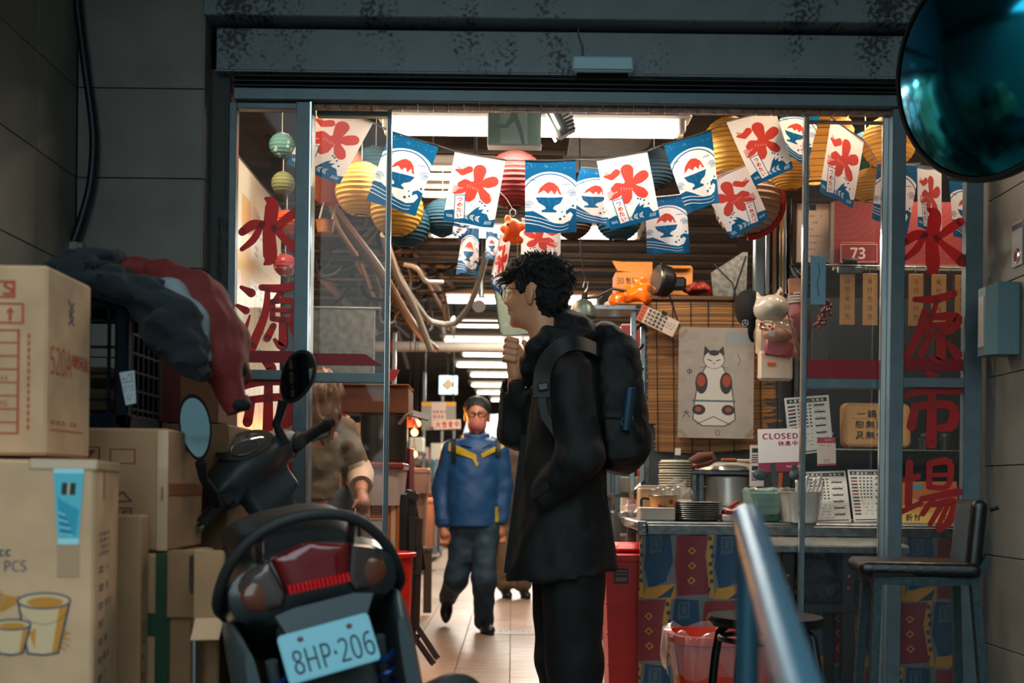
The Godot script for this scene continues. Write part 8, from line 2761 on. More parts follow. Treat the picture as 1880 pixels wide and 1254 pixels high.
	for k in 7:
		var left := k % 2 == 0
		var zz := 8.9 + k * 1.75
		var x0 := -1.75 if left else 0.75
		var x1 := -0.98 if left else 1.55
		if not left and k == 1:
			x0 = 0.95
		t = thing("market_stall", "%s stall table with goods, %s along the aisle's %s side" % [["white draped", "grey", "pale", "brown", "steel", "dim", "far"][k], ["first", "first", "second", "second", "third", "third", "fourth"][k], "left" if left else "right"], "stall", V((x0 + x1) * 0.5, 0, -zz))
		part(t, "table_top", mb0().span(V(x0, 0.74, -zz - 1.3), V(x1, 0.78, -zz), 0.004), mats.brushed)
		var rows := []
		for i in 6:
			var row := []
			for j in 25:
				var f := j / 24.0
				row.append(V((x1 if left else x0) + (1 if left else -1) * (0.008 + 0.02 * sin(j * 1.9) * i / 5.0), lerpf(0.77, 0.12, i / 5.0), lerpf(-zz - 1.3, -zz, f)))
			rows.append(row)
		part(t, "side_drape", mb0().grid(rows), mt("drape%d" % k, [K(0.62, 0.58, 0.53), K(0.15, 0.14, 0.13), K(0.5, 0.5, 0.5), K(0.3, 0.2, 0.14), K(0.4, 0.42, 0.43), K(0.2, 0.2, 0.22), K(0.3, 0.3, 0.3)][k], 0.5), "", 180)
		part(t, "front_panel", mb0().span(V(x0, 0.1, -zz - 0.02), V(x1, 0.74, -zz)), mats["drape%d" % k])
		for i in 6:
			var bx := lerpf(x0 + 0.12, x1 - 0.12, r2.randf())
			var bz := zz + 0.15 + i * 0.19
			var hh := r2.randf_range(0.12, 0.5)
			part(t, "goods_box", mb0().box(V(bx, 0.781 + hh * 0.5, -bz), V(0.2, hh, 0.17), 0.01), mt("goods_mix%d" % (i * 3 % 7), [K(0.55, 0.4, 0.3), K(0.2, 0.35, 0.45), K(0.6, 0.58, 0.52), K(0.5, 0.14, 0.1), K(0.62, 0.45, 0.2), K(0.35, 0.36, 0.36), K(0.6, 0.5, 0.45)][i * 3 % 7], 0.5))
		for s in [x0 + 0.03, x1 - 0.03]:
			part(t, "post", mb0().span(V(s - 0.015, 0, -zz - 1.28), V(s + 0.015, 2.3, -zz - 1.25)), steel)
		part(t, "shelf", mb0().span(V(x0, 1.35, -zz - 1.3), V(x1, 1.38, -zz - 1.0)), mats.brushed)
		for i in 4:
			var hh := r2.randf_range(0.12, 0.3)
			part(t, "goods_box", mb0().box(V(lerpf(x0 + 0.1, x1 - 0.1, i / 3.0), 1.381 + hh * 0.5, -zz - 1.15), V(0.16, hh, 0.2), 0.01), mats["goods_mix%d" % ((i * 3) % 7)])
	t = thing("hanging_cloth", "dark brown cloth hanging behind the man's legs", "cloth", P(1112, 1098, 8.0))
	var rw := []
	for i in 6:
		var row := []
		for j in 13:
			row.append(P(1085 + j * 4.2, lerpf(985, 1100, i / 5.0), 8.0) + V(0, 0, 0.03 * sin(j * 1.6) * i / 5.0))
		rw.append(row)
	part(t, "cloth", mb0().grid(rw), mt("cloth_brown", K(0.10, 0.075, 0.06), 0.8), "", 180)
	part(t, "rail", mb0().cyl(P(1080, 984, 8.0), P(1140, 984, 8.0), 0.01), steel)
	part(t, "post", mb0().cyl(V(P(1138, 984, 8.0).x, 0, -8.0), P(1138, 984, 8.0), 0.012), steel)
	t = thing("white_bag", "small white sack on the floor behind the red lidded bin", "sack", P(1122, 1128, 8.6))
	var g := Field.new()
	g.amp = 0.03
	g.freq = 12.0
	c = P(1122, 1140, 8.6)
	c.y = 0.09
	g.ell(c, V(0.13, 0.09, 0.1))
	g.ell(c + V(0.05, 0.07, 0), V(0.05, 0.05, 0.05))
	var mb := mb0()
	g.mesh_into(mb, c - V(0.2, 0.13, 0.16), c + V(0.2, 0.18, 0.16), 0.014)
	part(t, "sack_body", mb, mt("sack_white", K(0.60, 0.56, 0.52), 0.6), "", 180)
	part(t, "tie", mb0().cyl(c + V(0.05, 0.1, 0), c + V(0.055, 0.14, 0), 0.02), mats.sack_white)
	t = thing("brown_block", "brown wooden block on the floor left of the red lidded bin", "block", P(1122, 1152, 8.2))
	c = P(1122, 1150, 8.0)
	part(t, "block", mb0().box(V(c.x, 0.04, -8.0), V(0.14, 0.08, 0.2), 0.006), wd)
	part(t, "cleat", mb0().box(V(c.x, 0.088, -8.0), V(0.1, 0.016, 0.05), 0.003), wd)
	t = thing("steel_rack", "tall steel rack with grey goods behind the chrome post", "rack", V(0.72, 0, -7.0))
	for q in [[0.60, -6.8], [0.60, -7.4], [0.95, -6.8], [0.95, -7.4]]:
		part(t, "post", mb0().span(V(q[0] - 0.015, 0, q[1] - 0.015), V(q[0] + 0.015, 1.75, q[1] + 0.015)), mats.chrome_rack)
	for y in [0.3, 0.62, 0.95, 1.3, 1.7]:
		part(t, "shelf", mb0().span(V(0.58, y, -7.42), V(0.97, y + 0.02, -6.78)), mats.brushed)
		for k in 3:
			var hh := 0.1 + 0.06 * ((int(y * 10) + k) % 3)
			part(t, "goods_box", mb0().box(V(0.68 + (k % 2) * 0.17, y + 0.021 + hh * 0.5, -6.9 - k * 0.18), V(0.14, hh, 0.15), 0.01), mats["goods_mix%d" % ((k * 3 + int(y * 10)) % 7)])

# people
# lays a grid of points (x, y) on the front of a field, seen along -z
func drape(g: Field, rows: Array, zs: float, off := 0.004) -> Array:
	var out := []
	for r in rows:
		var o := []
		for p in r:
			var z: float = zs
			for k in 60:
				var d := g.ev(V(p.x, p.y, z)) - off
				if d < 0.001:
					break
				z -= maxf(d * 0.8, 0.001)
				if zs - z > 0.6:
					break
			o.append(V(p.x, p.y, z))
		out.append(o)
	return out

func bilin(a: Vector3, b: Vector3, c: Vector3, d: Vector3, n := 6, m := 6) -> Array:
	var rows := []
	for k in m + 1:
		var r := []
		for j in n + 1:
			r.append(a.lerp(b, float(j) / n).lerp(d.lerp(c, float(j) / n), float(k) / m))
		rows.append(r)
	return rows

func head_field(g: Field, s := 1.0) -> void:
	g.ell(V(-0.012, 0.032, 0) * s, V(0.098, 0.094, 0.076) * s, Basis(), 0.02)
	g.ell(V(0.030, -0.032, 0) * s, V(0.066, 0.084, 0.060) * s, Basis(), 0.03)
	g.ell(V(0.038, -0.080, 0) * s, V(0.046, 0.034, 0.046) * s, Basis(), 0.02)
	g.ell(V(0.077, -0.100, 0) * s, V(0.016, 0.015, 0.019) * s, Basis(), 0.015)
	g.ell(V(0.088, 0.022, 0) * s, V(0.012, 0.010, 0.05) * s, Basis(), 0.015)
	for k in [-1, 1]:
		g.ell(V(0.098, 0.002, 0.032 * k) * s, V(0.014, 0.011, 0.018) * s, Basis(), 0.01)
		g.cut()
		g.ell(V(0.080, 0.000, 0.031 * k) * s, V(0.014, 0.012, 0.014) * s, Basis(), 0.004)
		g.ell(V(0.072, -0.034, 0.036 * k) * s, V(0.022, 0.02, 0.018) * s, Basis(), 0.02)
		g.ell(V(-0.006, -0.006, 0.075 * k) * s, V(0.017, 0.031, 0.009) * s, rot(V(0, 14 * k, -8)), 0.006)
		g.ell(V(0.000, -0.004, 0.086 * k) * s, V(0.008, 0.018, 0.006) * s, Basis(), 0.004)
		g.cut()
		g.ell(V(-0.008, -0.034, 0.072 * k) * s, V(0.009, 0.010, 0.007) * s, Basis(), 0.005)
	g.cap(V(0.094, 0.012, 0) * s, V(0.113, -0.026, 0) * s, 0.007 * s, 0.011 * s, 0.012)
	for k in [-1, 1]:
		g.ell(V(0.103, -0.031, 0.011 * k) * s, V(0.010, 0.008, 0.008) * s, Basis(), 0.008)
	g.ell(V(0.094, -0.055, 0) * s, V(0.010, 0.006, 0.022) * s, Basis(), 0.006)
	g.ell(V(0.092, -0.067, 0) * s, V(0.010, 0.007, 0.019) * s, Basis(), 0.006)

func shoe(t: Node3D, heel: Vector3, toe: Vector3, m: Material, sole: Material, up := Vector3.UP, w := 0.045) -> void:
	var d := (toe - heel).normalized()
	var l := (toe - heel).length()
	var g := Field.new()
	var b := Basis(d, up, d.cross(up))
	g.ell(heel + d * l * 0.25 + up * 0.045, V(l * 0.3, 0.05, w * 0.9), b, 0.03)
	g.ell(heel + d * l * 0.65 + up * 0.032, V(l * 0.36, 0.034, w), b, 0.03)
	g.cap(heel + d * l * 0.22 + up * 0.06, heel + d * l * 0.2 + up * 0.10, 0.04, 0.042, 0.02)
	var mb := mb0()
	var c := (heel + toe) * 0.5
	g.mesh_into(mb, c - Vector3.ONE * 0.22, c + Vector3.ONE * 0.22, 0.008)
	var sh := part(t, "shoe", mb, m, "", 180)
	var sb := mb0()
	var rs := []
	for lay in [[-0.004, 0.96], [0.012, 1.0], [0.02, 0.97]]:
		var r := PackedVector3Array()
		for k in 24:
			var a := TAU * k / 24
			r.append(c + d * cos(a) * l * 0.53 * lay[1] + b.z * sin(a) * w * lay[1] * (1.0 if cos(a) > 0 else 0.85) + up * lay[0])
		rs.append(r)
	part(sh, "sole", sb.rings(rs), sole)

func build_people() -> void:
	young_man()
	blue_man()
	woman()
	far_person()

func young_man() -> void:
	var zc := 4.1
	var t := thing("person", "young person in a black hooded coat and glasses, standing in the doorway, hand at mouth", "person", V(P(1040, 900, zc).x, 0, -zc))
	var skin := mt("skin_young", K(0.84, 0.59, 0.44), 0.48, 0.0, {"sss": 0.12})
	var q := func(px: float, py: float, z: float) -> Vector3: return P(px, py, z)
	var hc := P(986, 541, zc)
	var fwd := V(-0.906, 0.0, -0.423)
	var hb := Basis(fwd, Vector3.UP, fwd.cross(Vector3.UP)) * rot(V(0, 0, 4))
	var hx := Transform3D(hb, hc)
	var g := Field.new()
	head_field(g)
	g.cap(V(-0.02, -0.06, 0), V(-0.06, -0.19, 0.0), 0.052, 0.06, 0.03)
	var mb := mb0()
	mb.xf = hx
	g.mesh_into(mb, V(-0.14, -0.19, -0.11), V(0.15, 0.15, 0.11), 0.0036)
	mb.xf = Transform3D()
	var shN := P(1045, 690, 3.93)
	var elN := P(1066, 840, 3.84)
	var wrN := P(1000, 905, 3.94)
	var shF := P(1000, 690, 4.26)
	var elF := P(950, 792, 4.20)
	var wrF := P(946, 688, 4.13)
	var b := Field.new()
	var pel := P(1035, 985, zc)
	b.limb([hc + hb * V(-0.05, -0.15, 0), P(1040, 700, zc), P(1038, 850, zc), pel], [0.055, 0.12, 0.11, 0.13], 0.05)
	b.limb([shN, elN, wrN], [0.055, 0.042, 0.03], 0.03)
	b.limb([shF, elF, wrF], [0.055, 0.042, 0.027], 0.03)
	var kn := [P(1056, 1210, 3.99), P(1030, 1212, 4.22)]
	var hipp := [P(1050, 1000, 3.99), P(1030, 1000, 4.2)]
	var ank := [V(P(1050, 1400, 3.99).x, 0.10, -3.99), V(P(1040, 1400, 4.24).x, 0.10, -4.24)]
	for k in 2:
		b.limb([hipp[k], kn[k], ank[k], ank[k] + V(-0.13, -0.05, 0.0)], [0.085, 0.055, 0.04, 0.035], 0.03)
	b.mesh_into(mb, V(-0.12, 0.0, -4.42), V(0.42, 1.5, -3.74), 0.015)
	var h := Field.new()
	h.cap(wrF, P(944, 664, 4.125), 0.026, 0.027, 0.02)
	h.ell(P(948, 650, 4.12), V(0.026, 0.038, 0.024), rot(V(0, 0, 6)), 0.012)
	for k in 4:
		var yk := 667.0 - k * 11.5
		var sx := 1.5 * k
		h.limb([P(944 + sx, yk - 6, 4.098), P(929 + sx, yk - 10, 4.105), P(926 + sx, yk - 7, 4.135), P(938 + sx, yk - 3, 4.148)], [0.0105, 0.0105, 0.0095, 0.0085], 0.004)
	h.limb([P(960, 668, 4.105), P(968, 652, 4.10), P(968, 638, 4.105), P(962, 628, 4.11)], [0.013, 0.0115, 0.0105, 0.009], 0.006)
	h.mesh_into(mb, P(915, 712, 4.05) + V(0, 0, -0.16), P(985, 608, 4.05) + V(0, 0, 0.02), 0.0032)
	var h2 := Field.new()
	h2.ell(wrN + V(-0.005, -0.03, -0.06), V(0.045, 0.03, 0.02), rot(V(0, 0, 40)), 0.01)
	for k in 4:
		h2.limb([wrN + V(-0.01, -0.05, -0.10 + k * 0.014), wrN + V(-0.015, -0.085, -0.10 + k * 0.014), wrN + V(-0.005, -0.105, -0.10 + k * 0.014)], [0.009, 0.0085, 0.0075], 0.004)
	h2.limb([wrN + V(0.0, -0.02, -0.04), wrN + V(-0.02, -0.04, -0.06)], [0.011, 0.009], 0.005)
	h2.mesh_into(mb, wrN - V(0.13, 0.14, 0.07), wrN + V(0.06, 0.06, 0.07), 0.006)
	part(t, "body", mb, skin, "", 180)
	g = Field.new()
	g.amp = 0.010
	g.freq = 40.0
	g.ell(V(-0.004, 0.075, 0), V(0.118, 0.060, 0.086), rot(V(0, 0, 6)), 0.03)
	g.ell(V(-0.050, 0.035, 0), V(0.072, 0.092, 0.079), Basis(), 0.03)
	g.ell(V(-0.055, -0.03, 0), V(0.050, 0.062, 0.066), Basis(), 0.03)
	g.ell(V(0.085, 0.062, 0), V(0.036, 0.026, 0.06), rot(V(0, 0, -24)), 0.02)
	g.ell(V(0.026, 0.028, -0.066), V(0.03, 0.034, 0.014), Basis(), 0.01)
	g.ell(V(0.026, 0.028, 0.066), V(0.03, 0.034, 0.014), Basis(), 0.01)
	mb = mb0()
	mb.xf = hx
	g.mesh_into(mb, V(-0.17, -0.12, -0.13), V(0.17, 0.18, 0.13), 0.0045)
	var hairm := mt("hair_black", K(0.020, 0.018, 0.018), 0.62, 0.0, {"norm": nnorm("hair_n", 0.25, 6.0), "tri": 14.0})
	var hair := part(t, "hair", mb, hairm, "", 60)
	mb = mb0()
	var r2 := RandomNumberGenerator.new()
	r2.seed = 4
	for k in 800:
		var u := r2.randf_range(-1, 1)
		var a := r2.randf_range(0, TAU)
		var n := V(sqrt(1 - u * u) * cos(a), u, sqrt(1 - u * u) * sin(a))
		if n.y < -0.25 or (n.x > 0.3 and n.y < 0.25):
			continue
		var p := V(-0.015, 0.06, 0) + n * V(0.105, 0.075, 0.08)
		var dirr := (n + V(0.25, 0.1, 0) + V(r2.randf_range(-0.8, 0.8), r2.randf_range(-0.6, 0.6), r2.randf_range(-0.8, 0.8))).normalized()
		var l := r2.randf_range(0.012, 0.032)
		mb.tube([hx * p, hx * (p + dirr * l * 0.6), hx * (p + dirr * l + V(0, -0.006, 0))], [0.003, 0.0018, 0.0003], 4, false)
	for k in 60:
		var p := V(0.09 + r2.randf_range(-0.02, 0.015), 0.06 + r2.randf_range(-0.02, 0.02), r2.randf_range(-0.06, 0.06))
		mb.tube([hx * p, hx * (p + V(0.028, -0.008, r2.randf_range(-0.01, 0.01))), hx * (p + V(0.045, -0.026 + r2.randf_range(-0.01, 0.02), 0))], [0.004, 0.0025, 0.0004], 4, false)
	part(hair, "hair_tufts", mb, hairm).set_meta("kind", "stuff")
	var gm := mt("glasses_wire", K(0.22, 0.20, 0.18), 0.25, 0.9)
	var gl := mb0()
	for s in [-1, 1]:
		var ring := []
		for k in 21:
			var a := TAU * k / 20
			ring.append(hx * V(0.112 + 0.004 * cos(a), -0.002 + 0.021 * sin(a), s * 0.034 + 0.024 * cos(a)))
		gl.tube(ring, 0.0012, 5, false)
		gl.tube([hx * V(0.112, 0.006, s * 0.058), hx * V(0.10, 0.007, s * 0.073), hx * V(0.0, 0.010, s * 0.079), hx * V(-0.02, -0.006, s * 0.078)], 0.0011, 5)
	gl.tube([hx * V(0.115, 0.004, -0.01), hx * V(0.117, 0.007, 0), hx * V(0.115, 0.004, 0.01)], 0.0011, 5)
	var glasses := part(t, "glasses", gl, gm)
	for s in [-1, 1]:
		part(glasses, "lens", mb0().lathe([W(0.0, 0.001), W(0.021, 0.0)], along(hx * V(0.1125, -0.002, s * 0.034), fwd), 18, false, false), mt("lens_clear", K(0.9, 0.92, 0.92), 0.02, 0.0, {"alpha": 0.05}))
	var coatm := mt("coat_black", K(0.018, 0.020, 0.024), 0.68, 0.0, {"norm": nnorm("cloth_n", 0.2, 3.0), "tri": 5.0, "rim": 0.08})
	g = Field.new()
	g.amp = 0.014
	g.freq = 9.0
	g.aniso = V(1, 0.45, 1)
	var rows := []
	for r in [[640, 1000, 1085, 0.12], [662, 985, 1104, 0.19], [700, 974, 1110, 0.205], [760, 964, 1113, 0.20], [830, 957, 1112, 0.195], [900, 951, 1113, 0.20], [960, 943, 1122, 0.212], [1010, 934, 1131, 0.225], [1060, 927, 1136, 0.235]]:
		var l := P(r[1], r[0], zc)
		var rr := P(r[2], r[0], zc)
		rows.append([l.y, (l.x + rr.x) * 0.5, -zc, (rr.x - l.x) * 0.5, r[3]])
	g.slices(rows, 0.04)
	g.limb([shN + V(0, 0, 0.01), elN, wrN + V(0.01, 0, 0.03)], [0.082, 0.068, 0.056], 0.03)
	g.limb([shF, elF, P(948, 712, 4.14)], [0.08, 0.066, 0.058], 0.03)
	g.box(P(1020, 1100, zc) + V(0, -0.02, 0), V(0.5, 0.10, 0.5), 0.01, rot(V(0, 0, 7.5)), 0.008)
	g.cut()
	g.cap(P(947, 704, 4.135), P(950, 660, 4.12), 0.045, 0.05, 0.008)
	g.cut()
	mb = mb0()
	g.mesh_into(mb, V(-0.14, 0.58, -4.46), V(0.44, 1.50, -3.70), 0.0105)
	var coat := part(t, "coat", mb, coatm, "", 180)
	var hd := Field.new()
	hd.amp = 0.012
	hd.freq = 14.0
	var ring := []
	var rad := []
	for k in 13:
		var a := TAU * k / 12
		ring.append(P(1022, 632, zc) + V(cos(a) * 0.082, 0.028 * cos(a) + 0.0, sin(a) * 0.095))
		rad.append(0.036 + 0.014 * cos(a))
	hd.limb(ring, rad, 0.03)
	hd.ell(P(1068, 622, zc), V(0.066, 0.055, 0.12), rot(V(0, 0, -28)), 0.04)
	hd.ell(P(1040, 595, zc), V(0.05, 0.04, 0.095), rot(V(0, 0, 30)), 0.04)
	hd.limb([P(1005, 612, 3.99), P(985, 640, 3.97), P(972, 668, 4.0), P(968, 700, 4.04)], [0.030, 0.034, 0.034, 0.022], 0.02)
	mb = mb0()
	hd.mesh_into(mb, P(1022, 632, zc) - V(0.19, 0.20, 0.24), P(1022, 632, zc) + V(0.23, 0.16, 0.24), 0.0085)
	part(coat, "hood", mb, coatm, "", 180)
	part(coat, "front_flap", mb0().bar([P(930, 1052, 4.0), P(950, 900, 3.965), P(962, 800, 3.94)], 0.02, 0.008, V(0, 0, 1)), coatm)
	part(coat, "pocket_welt", mb0().bar([P(978, 912, 3.868), P(1012, 885, 3.845)], 0.02, 0.012, V(0, 0, 1)), coatm)
	part(coat, "zip_pull", mb0().cyl(P(961, 700, 4.05), P(966, 712, 4.05), 0.004), mats.chrome)
	g = Field.new()
	g.amp = 0.012
	g.freq = 8.0
	g.aniso = V(1, 0.5, 1)
	g.limb([hipp[0], kn[0], ank[0] + V(0, 0.02, 0)], [0.112, 0.092, 0.082], 0.03)
	g.limb([hipp[1], kn[1], ank[1] + V(0, 0.02, 0)], [0.108, 0.09, 0.08], 0.03)
	mb = mb0()
	g.mesh_into(mb, V(-0.02, 0.03, -4.42), V(0.40, 0.95, -3.80), 0.012)
	part(t, "trousers", mb, mt("trousers_black", K(0.014, 0.014, 0.016), 0.8), "", 180)
	for k in 2:
		var an: Vector3 = ank[k]
		shoe(t, V(an.x + 0.05, 0.0, an.z), V(an.x - 0.20, 0.0, an.z), mats.black_cloth, mats.rubber)
	t = thing("backpack", "black backpack with a side pocket, worn by the young person in black", "backpack", P(1140, 880, zc))
	g = Field.new()
	g.amp = 0.012
	g.freq = 10.0
	g.box(P(1132, 742, zc), V(0.085, 0.235, 0.145), 0.075, rot(V(0, 0, 5)), 0.03)
	g.ell(P(1158, 790, zc), V(0.062, 0.135, 0.12), rot(V(0, 0, 4)), 0.03)
	g.ell(P(1112, 612, zc), V(0.05, 0.04, 0.10), Basis(), 0.04)
	g.box(P(1140, 806, 3.955), V(0.055, 0.075, 0.02), 0.018, rot(V(0, 0, 4)), 0.012)
	mb = mb0()
	g.mesh_into(mb, P(1135, 742, zc) - V(0.16, 0.32, 0.22), P(1135, 742, zc) + V(0.16, 0.32, 0.22), 0.0095)
	var pm := mt("pack_black", K(0.022, 0.025, 0.031), 0.6, 0.0, {"norm": mats.coat_black.normal_texture, "tri": 6.0})
	part(t, "pack_body", mb, pm, "", 180)
	var um := thing("umbrella", "teal folding umbrella sticking out of the backpack's side pocket", "umbrella", P(1150, 800, 3.925))
	part(um, "sleeve", mb0().lathe([W(0.0, 0.0), W(0.016, 0.0), W(0.0175, 0.06), W(0.0185, 0.135), W(0.014, 0.142), W(0.0, 0.142)], along(P(1148, 790, 3.925), P(1157, 720, 3.92) - P(1148, 790, 3.925)), 18), mt("umbrella_teal", K(0.03, 0.20, 0.30), 0.5))
	part(um, "wrist_loop", mb0().tube([P(1143, 766, 3.912), P(1140, 775, 3.91), P(1143, 783, 3.91)], 0.003, 6), mats.umbrella_teal)
	part(t, "zip", mb0().tube([P(1128, 640, 3.955), P(1160, 660, 3.965), P(1176, 720, 3.985), P(1180, 790, 4.0)], 0.003, 6), mats.black_plastic)
	part(t, "side_cord", mb0().tube([P(1172, 760, 3.98), P(1184, 775, 3.98), P(1186, 800, 3.98), P(1183, 816, 3.98)], 0.0035, 6), mats.black_cloth)
	var strap := mt("strap_grey", K(0.055, 0.060, 0.060), 0.6)
	part(t, "shoulder_strap", mb0().bar(smooth([P(1100, 645, 3.95), P(1066, 632, 3.87), P(1035, 634, 3.845), P(1008, 658, 3.86), P(995, 690, 3.875), P(994, 730, 3.87)], 20), 0.055, 0.012, V(0, 0.4, 1)), strap)
	part(t, "webbing", mb0().bar([P(994, 730, 3.87), P(1000, 765, 3.865), P(1024, 800, 3.86)], 0.026, 0.006, V(0, 0.2, 1)), strap)
	part(t, "buckle", mb0().box(P(997, 710, 3.862), V(0.034, 0.026, 0.012), 0.004, rot(V(0, 0, 12))), mt("buckle_grey", K(0.16, 0.17, 0.17), 0.3))
	part(t, "chest_strap", mb0().bar([P(996, 712, 3.87), P(975, 718, 3.91), P(960, 724, 3.98)], 0.016, 0.006, V(0, 0, 1)), strap)

func blue_man() -> void:
	var z := 8.3
	var t := thing("person", "person in a blue and yellow jacket, pink face mask and glasses, walking up the aisle", "person", V(P(875, 960, z).x, 0, -z))
	var skin := mt("skin_older", K(0.66, 0.43, 0.31), 0.5, 0.0, {"sss": 0.1})
	var hc := P(876, 763, z)
	var hb := Basis(V(0, 0, 1), Vector3.UP, V(-1, 0, 0)) * rot(V(0, 0, -4))
	var hx := Transform3D(hb, hc)
	var g := Field.new()
	head_field(g, 1.10)
	g.cap(V(-0.02, -0.06, 0), V(-0.03, -0.19, 0.0), 0.054, 0.06, 0.03)
	var mb := mb0()
	mb.xf = hx
	g.mesh_into(mb, V(-0.14, -0.2, -0.12), V(0.15, 0.17, 0.12), 0.006)
	mb.xf = Transform3D()
	var shR := P(830, 826, z)
	var elR := P(811, 895, z + 0.03)
	var wrR := P(812, 962, z - 0.03)
	var shL := P(915, 826, z)
	var elL := P(925, 893, z + 0.03)
	var wrL := P(922, 958, z)
	var hipR := P(853, 975, z)
	var knR := P(838, 1062, z - 0.02)
	var anR := P(822, 1096, z + 0.36)
	var hipL := P(890, 975, z)
	var knL := P(889, 1066, z - 0.12)
	var anL := P(889, 1142, z - 0.02)
	var b := Field.new()
	b.limb([hc + V(0, -0.16, -0.02), P(873, 840, z), P(872, 950, z)], [0.06, 0.11, 0.10], 0.05)
	b.limb([shR, elR, wrR], [0.055, 0.042, 0.03])
	b.limb([shL, elL, wrL], [0.055, 0.042, 0.03])
	b.limb([hipR, knR, anR, anR + V(0, -0.12, 0.03)], [0.07, 0.045, 0.035, 0.03])
	b.limb([hipL, knL, anL, anL + V(0.02, -0.05, 0.1)], [0.07, 0.045, 0.035, 0.03])
	b.mesh_into(mb, P(790, 1180, z) - V(0, 0, 0.6), P(945, 800, z) + V(0, 0, 0.4), 0.018)
	for s in [[wrR, P(819, 992, z - 0.04), 1], [wrL, P(917, 990, z), -1]]:
		var h := Field.new()
		var w0: Vector3 = s[0]
		var pc := w0.lerp(s[1], 0.62)
		h.cap(w0, pc, 0.026, 0.03, 0.02)
		h.ell(pc, V(0.034, 0.044, 0.022), Basis(), 0.012)
		for k in 4:
			var o := V((-0.028 + k * 0.0185), -0.03, 0.002)
			h.limb([pc + o, pc + o + V(0.002, -0.035 + absf(k - 1.5) * 0.004, 0.006), pc + o + V(0.002, -0.055 + absf(k - 1.5) * 0.006, -0.012)], [0.010, 0.0095, 0.0085], 0.004)
		h.limb([pc + V(s[2] * 0.03, 0.01, 0.01), pc + V(s[2] * 0.044, -0.02, 0.016), pc + V(s[2] * 0.04, -0.045, 0.016)], [0.012, 0.0105, 0.009], 0.005)
		h.mesh_into(mb, pc - V(0.09, 0.13, 0.06), pc + V(0.09, 0.1, 0.06), 0.005)
	part(t, "body", mb, skin, "", 180)
	g = Field.new()
	g.amp = 0.006
	g.freq = 60.0
	g.ell(V(-0.014, 0.052, 0), V(0.108, 0.086, 0.094), Basis(), 0.02)
	g.ell(V(0.08, -0.02, 0), V(0.085, 0.085, 0.076), Basis(), 0.015)
	g.cut()
	mb = mb0()
	mb.xf = hx
	g.mesh_into(mb, V(-0.15, -0.06, -0.12), V(0.13, 0.17, 0.12), 0.007)
	part(t, "hair", mb, mt("hair_grey", K(0.085, 0.075, 0.068), 0.7), "", 60)
	g = Field.new()
	g.ell(V(0.052, -0.062, 0), V(0.074, 0.066, 0.067), Basis(), 0.02)
	g.ell(V(0.10, -0.045, 0), V(0.032, 0.038, 0.024), Basis(), 0.03)
	g.box(V(-0.02, -0.05, 0), V(0.06, 0.2, 0.2), 0.01)
	g.cut()
	g.box(V(0.05, 0.09, 0), V(0.2, 0.09, 0.2), 0.01)
	g.cut()
	mb = mb0()
	mb.xf = hx
	g.mesh_into(mb, V(0.0, -0.15, -0.1), V(0.17, 0.04, 0.1), 0.006)
	part(t, "face_mask", mb, mt("mask_pink", K(0.66, 0.37, 0.35), 0.7), "pink face mask", 180)
	var gl := mb0()
	for s in [-1, 1]:
		var ring := []
		for k in 17:
			var a := TAU * k / 16
			ring.append(hx * V(0.118, 0.012 + 0.022 * sin(a), s * 0.036 + 0.028 * cos(a)))
		gl.tube(ring, 0.003, 5, false)
		gl.tube([hx * V(0.116, 0.016, s * 0.064), hx * V(0.0, 0.016, s * 0.088)], 0.0025, 5)
	gl.tube([hx * V(0.12, 0.014, -0.01), hx * V(0.12, 0.014, 0.01)], 0.0025, 5)
	part(t, "glasses", gl, mats.black_plastic)
	g = Field.new()
	g.amp = 0.009
	g.freq = 7.0
	var rows := []
	for r in [[800, 858, 893, 0.08], [812, 836, 912, 0.12], [830, 826, 920, 0.14], [870, 822, 917, 0.15], [920, 819, 915, 0.155], [966, 820, 913, 0.155]]:
		var l := P(r[1], r[0], z)
		var rr := P(r[2], r[0], z)
		rows.append([l.y, (l.x + rr.x) * 0.5, -z, (rr.x - l.x) * 0.5, r[3]])
	g.slices(rows, 0.05)
	g.limb([shR, elR, wrR + V(0, 0.02, 0)], [0.078, 0.066, 0.052], 0.03)
	g.limb([shL, elL, wrL + V(0, 0.02, 0)], [0.078, 0.066, 0.052], 0.03)
	mb = mb0()
	g.mesh_into(mb, P(785, 990, z) - V(0, 0, 0.3), P(945, 785, z) + V(0, 0, 0.3), 0.014)
	var bl := mt("jacket_blue", K(0.0, 0.225, 0.40), 0.6, 0.0, {"rim": 0.2})
	var jk := part(t, "jacket", mb, bl, "", 180)
	var yl := mt("jacket_yellow", K(0.62, 0.52, 0.05), 0.6)
	for q in [[[826, 812], [856, 826], [876, 836], [876, 846], [842, 840], [824, 828]], [[884, 834], [900, 822], [926, 812], [926, 822], [905, 829], [886, 842]], [[868, 834], [882, 836], [880, 852], [876, 858], [873, 850], [868, 842]]]:
		var p := []
		for k in q:
			p.append(P(k[0], k[1], z))
		part(jk, "yoke", mb0().grid(drape(g, bilin(p[0], p[2], p[3], p[5], 10, 4), -z + 0.35, 0.006)), yl, "yellow yoke panel", 180)
	part(jk, "collar", mb0().grid(drape(g, bilin(P(846, 796, z), P(860, 802, z), P(868, 822, z), P(848, 818, z)), -z + 0.3, 0.012)).grid(drape(g, bilin(P(890, 802, z), P(903, 796, z), P(903, 816, z), P(886, 824, z)), -z + 0.3, 0.012)), bl, "", 180)
	part(jk, "collar_stand", mb0().tube(range(13).map(func(k): return P(874, 800, z) + V(cos(TAU * k / 12) * 0.075, 0.0 - 0.012 * sin(TAU * k / 12), sin(TAU * k / 12) * 0.075)), 0.022, 8, false), bl)
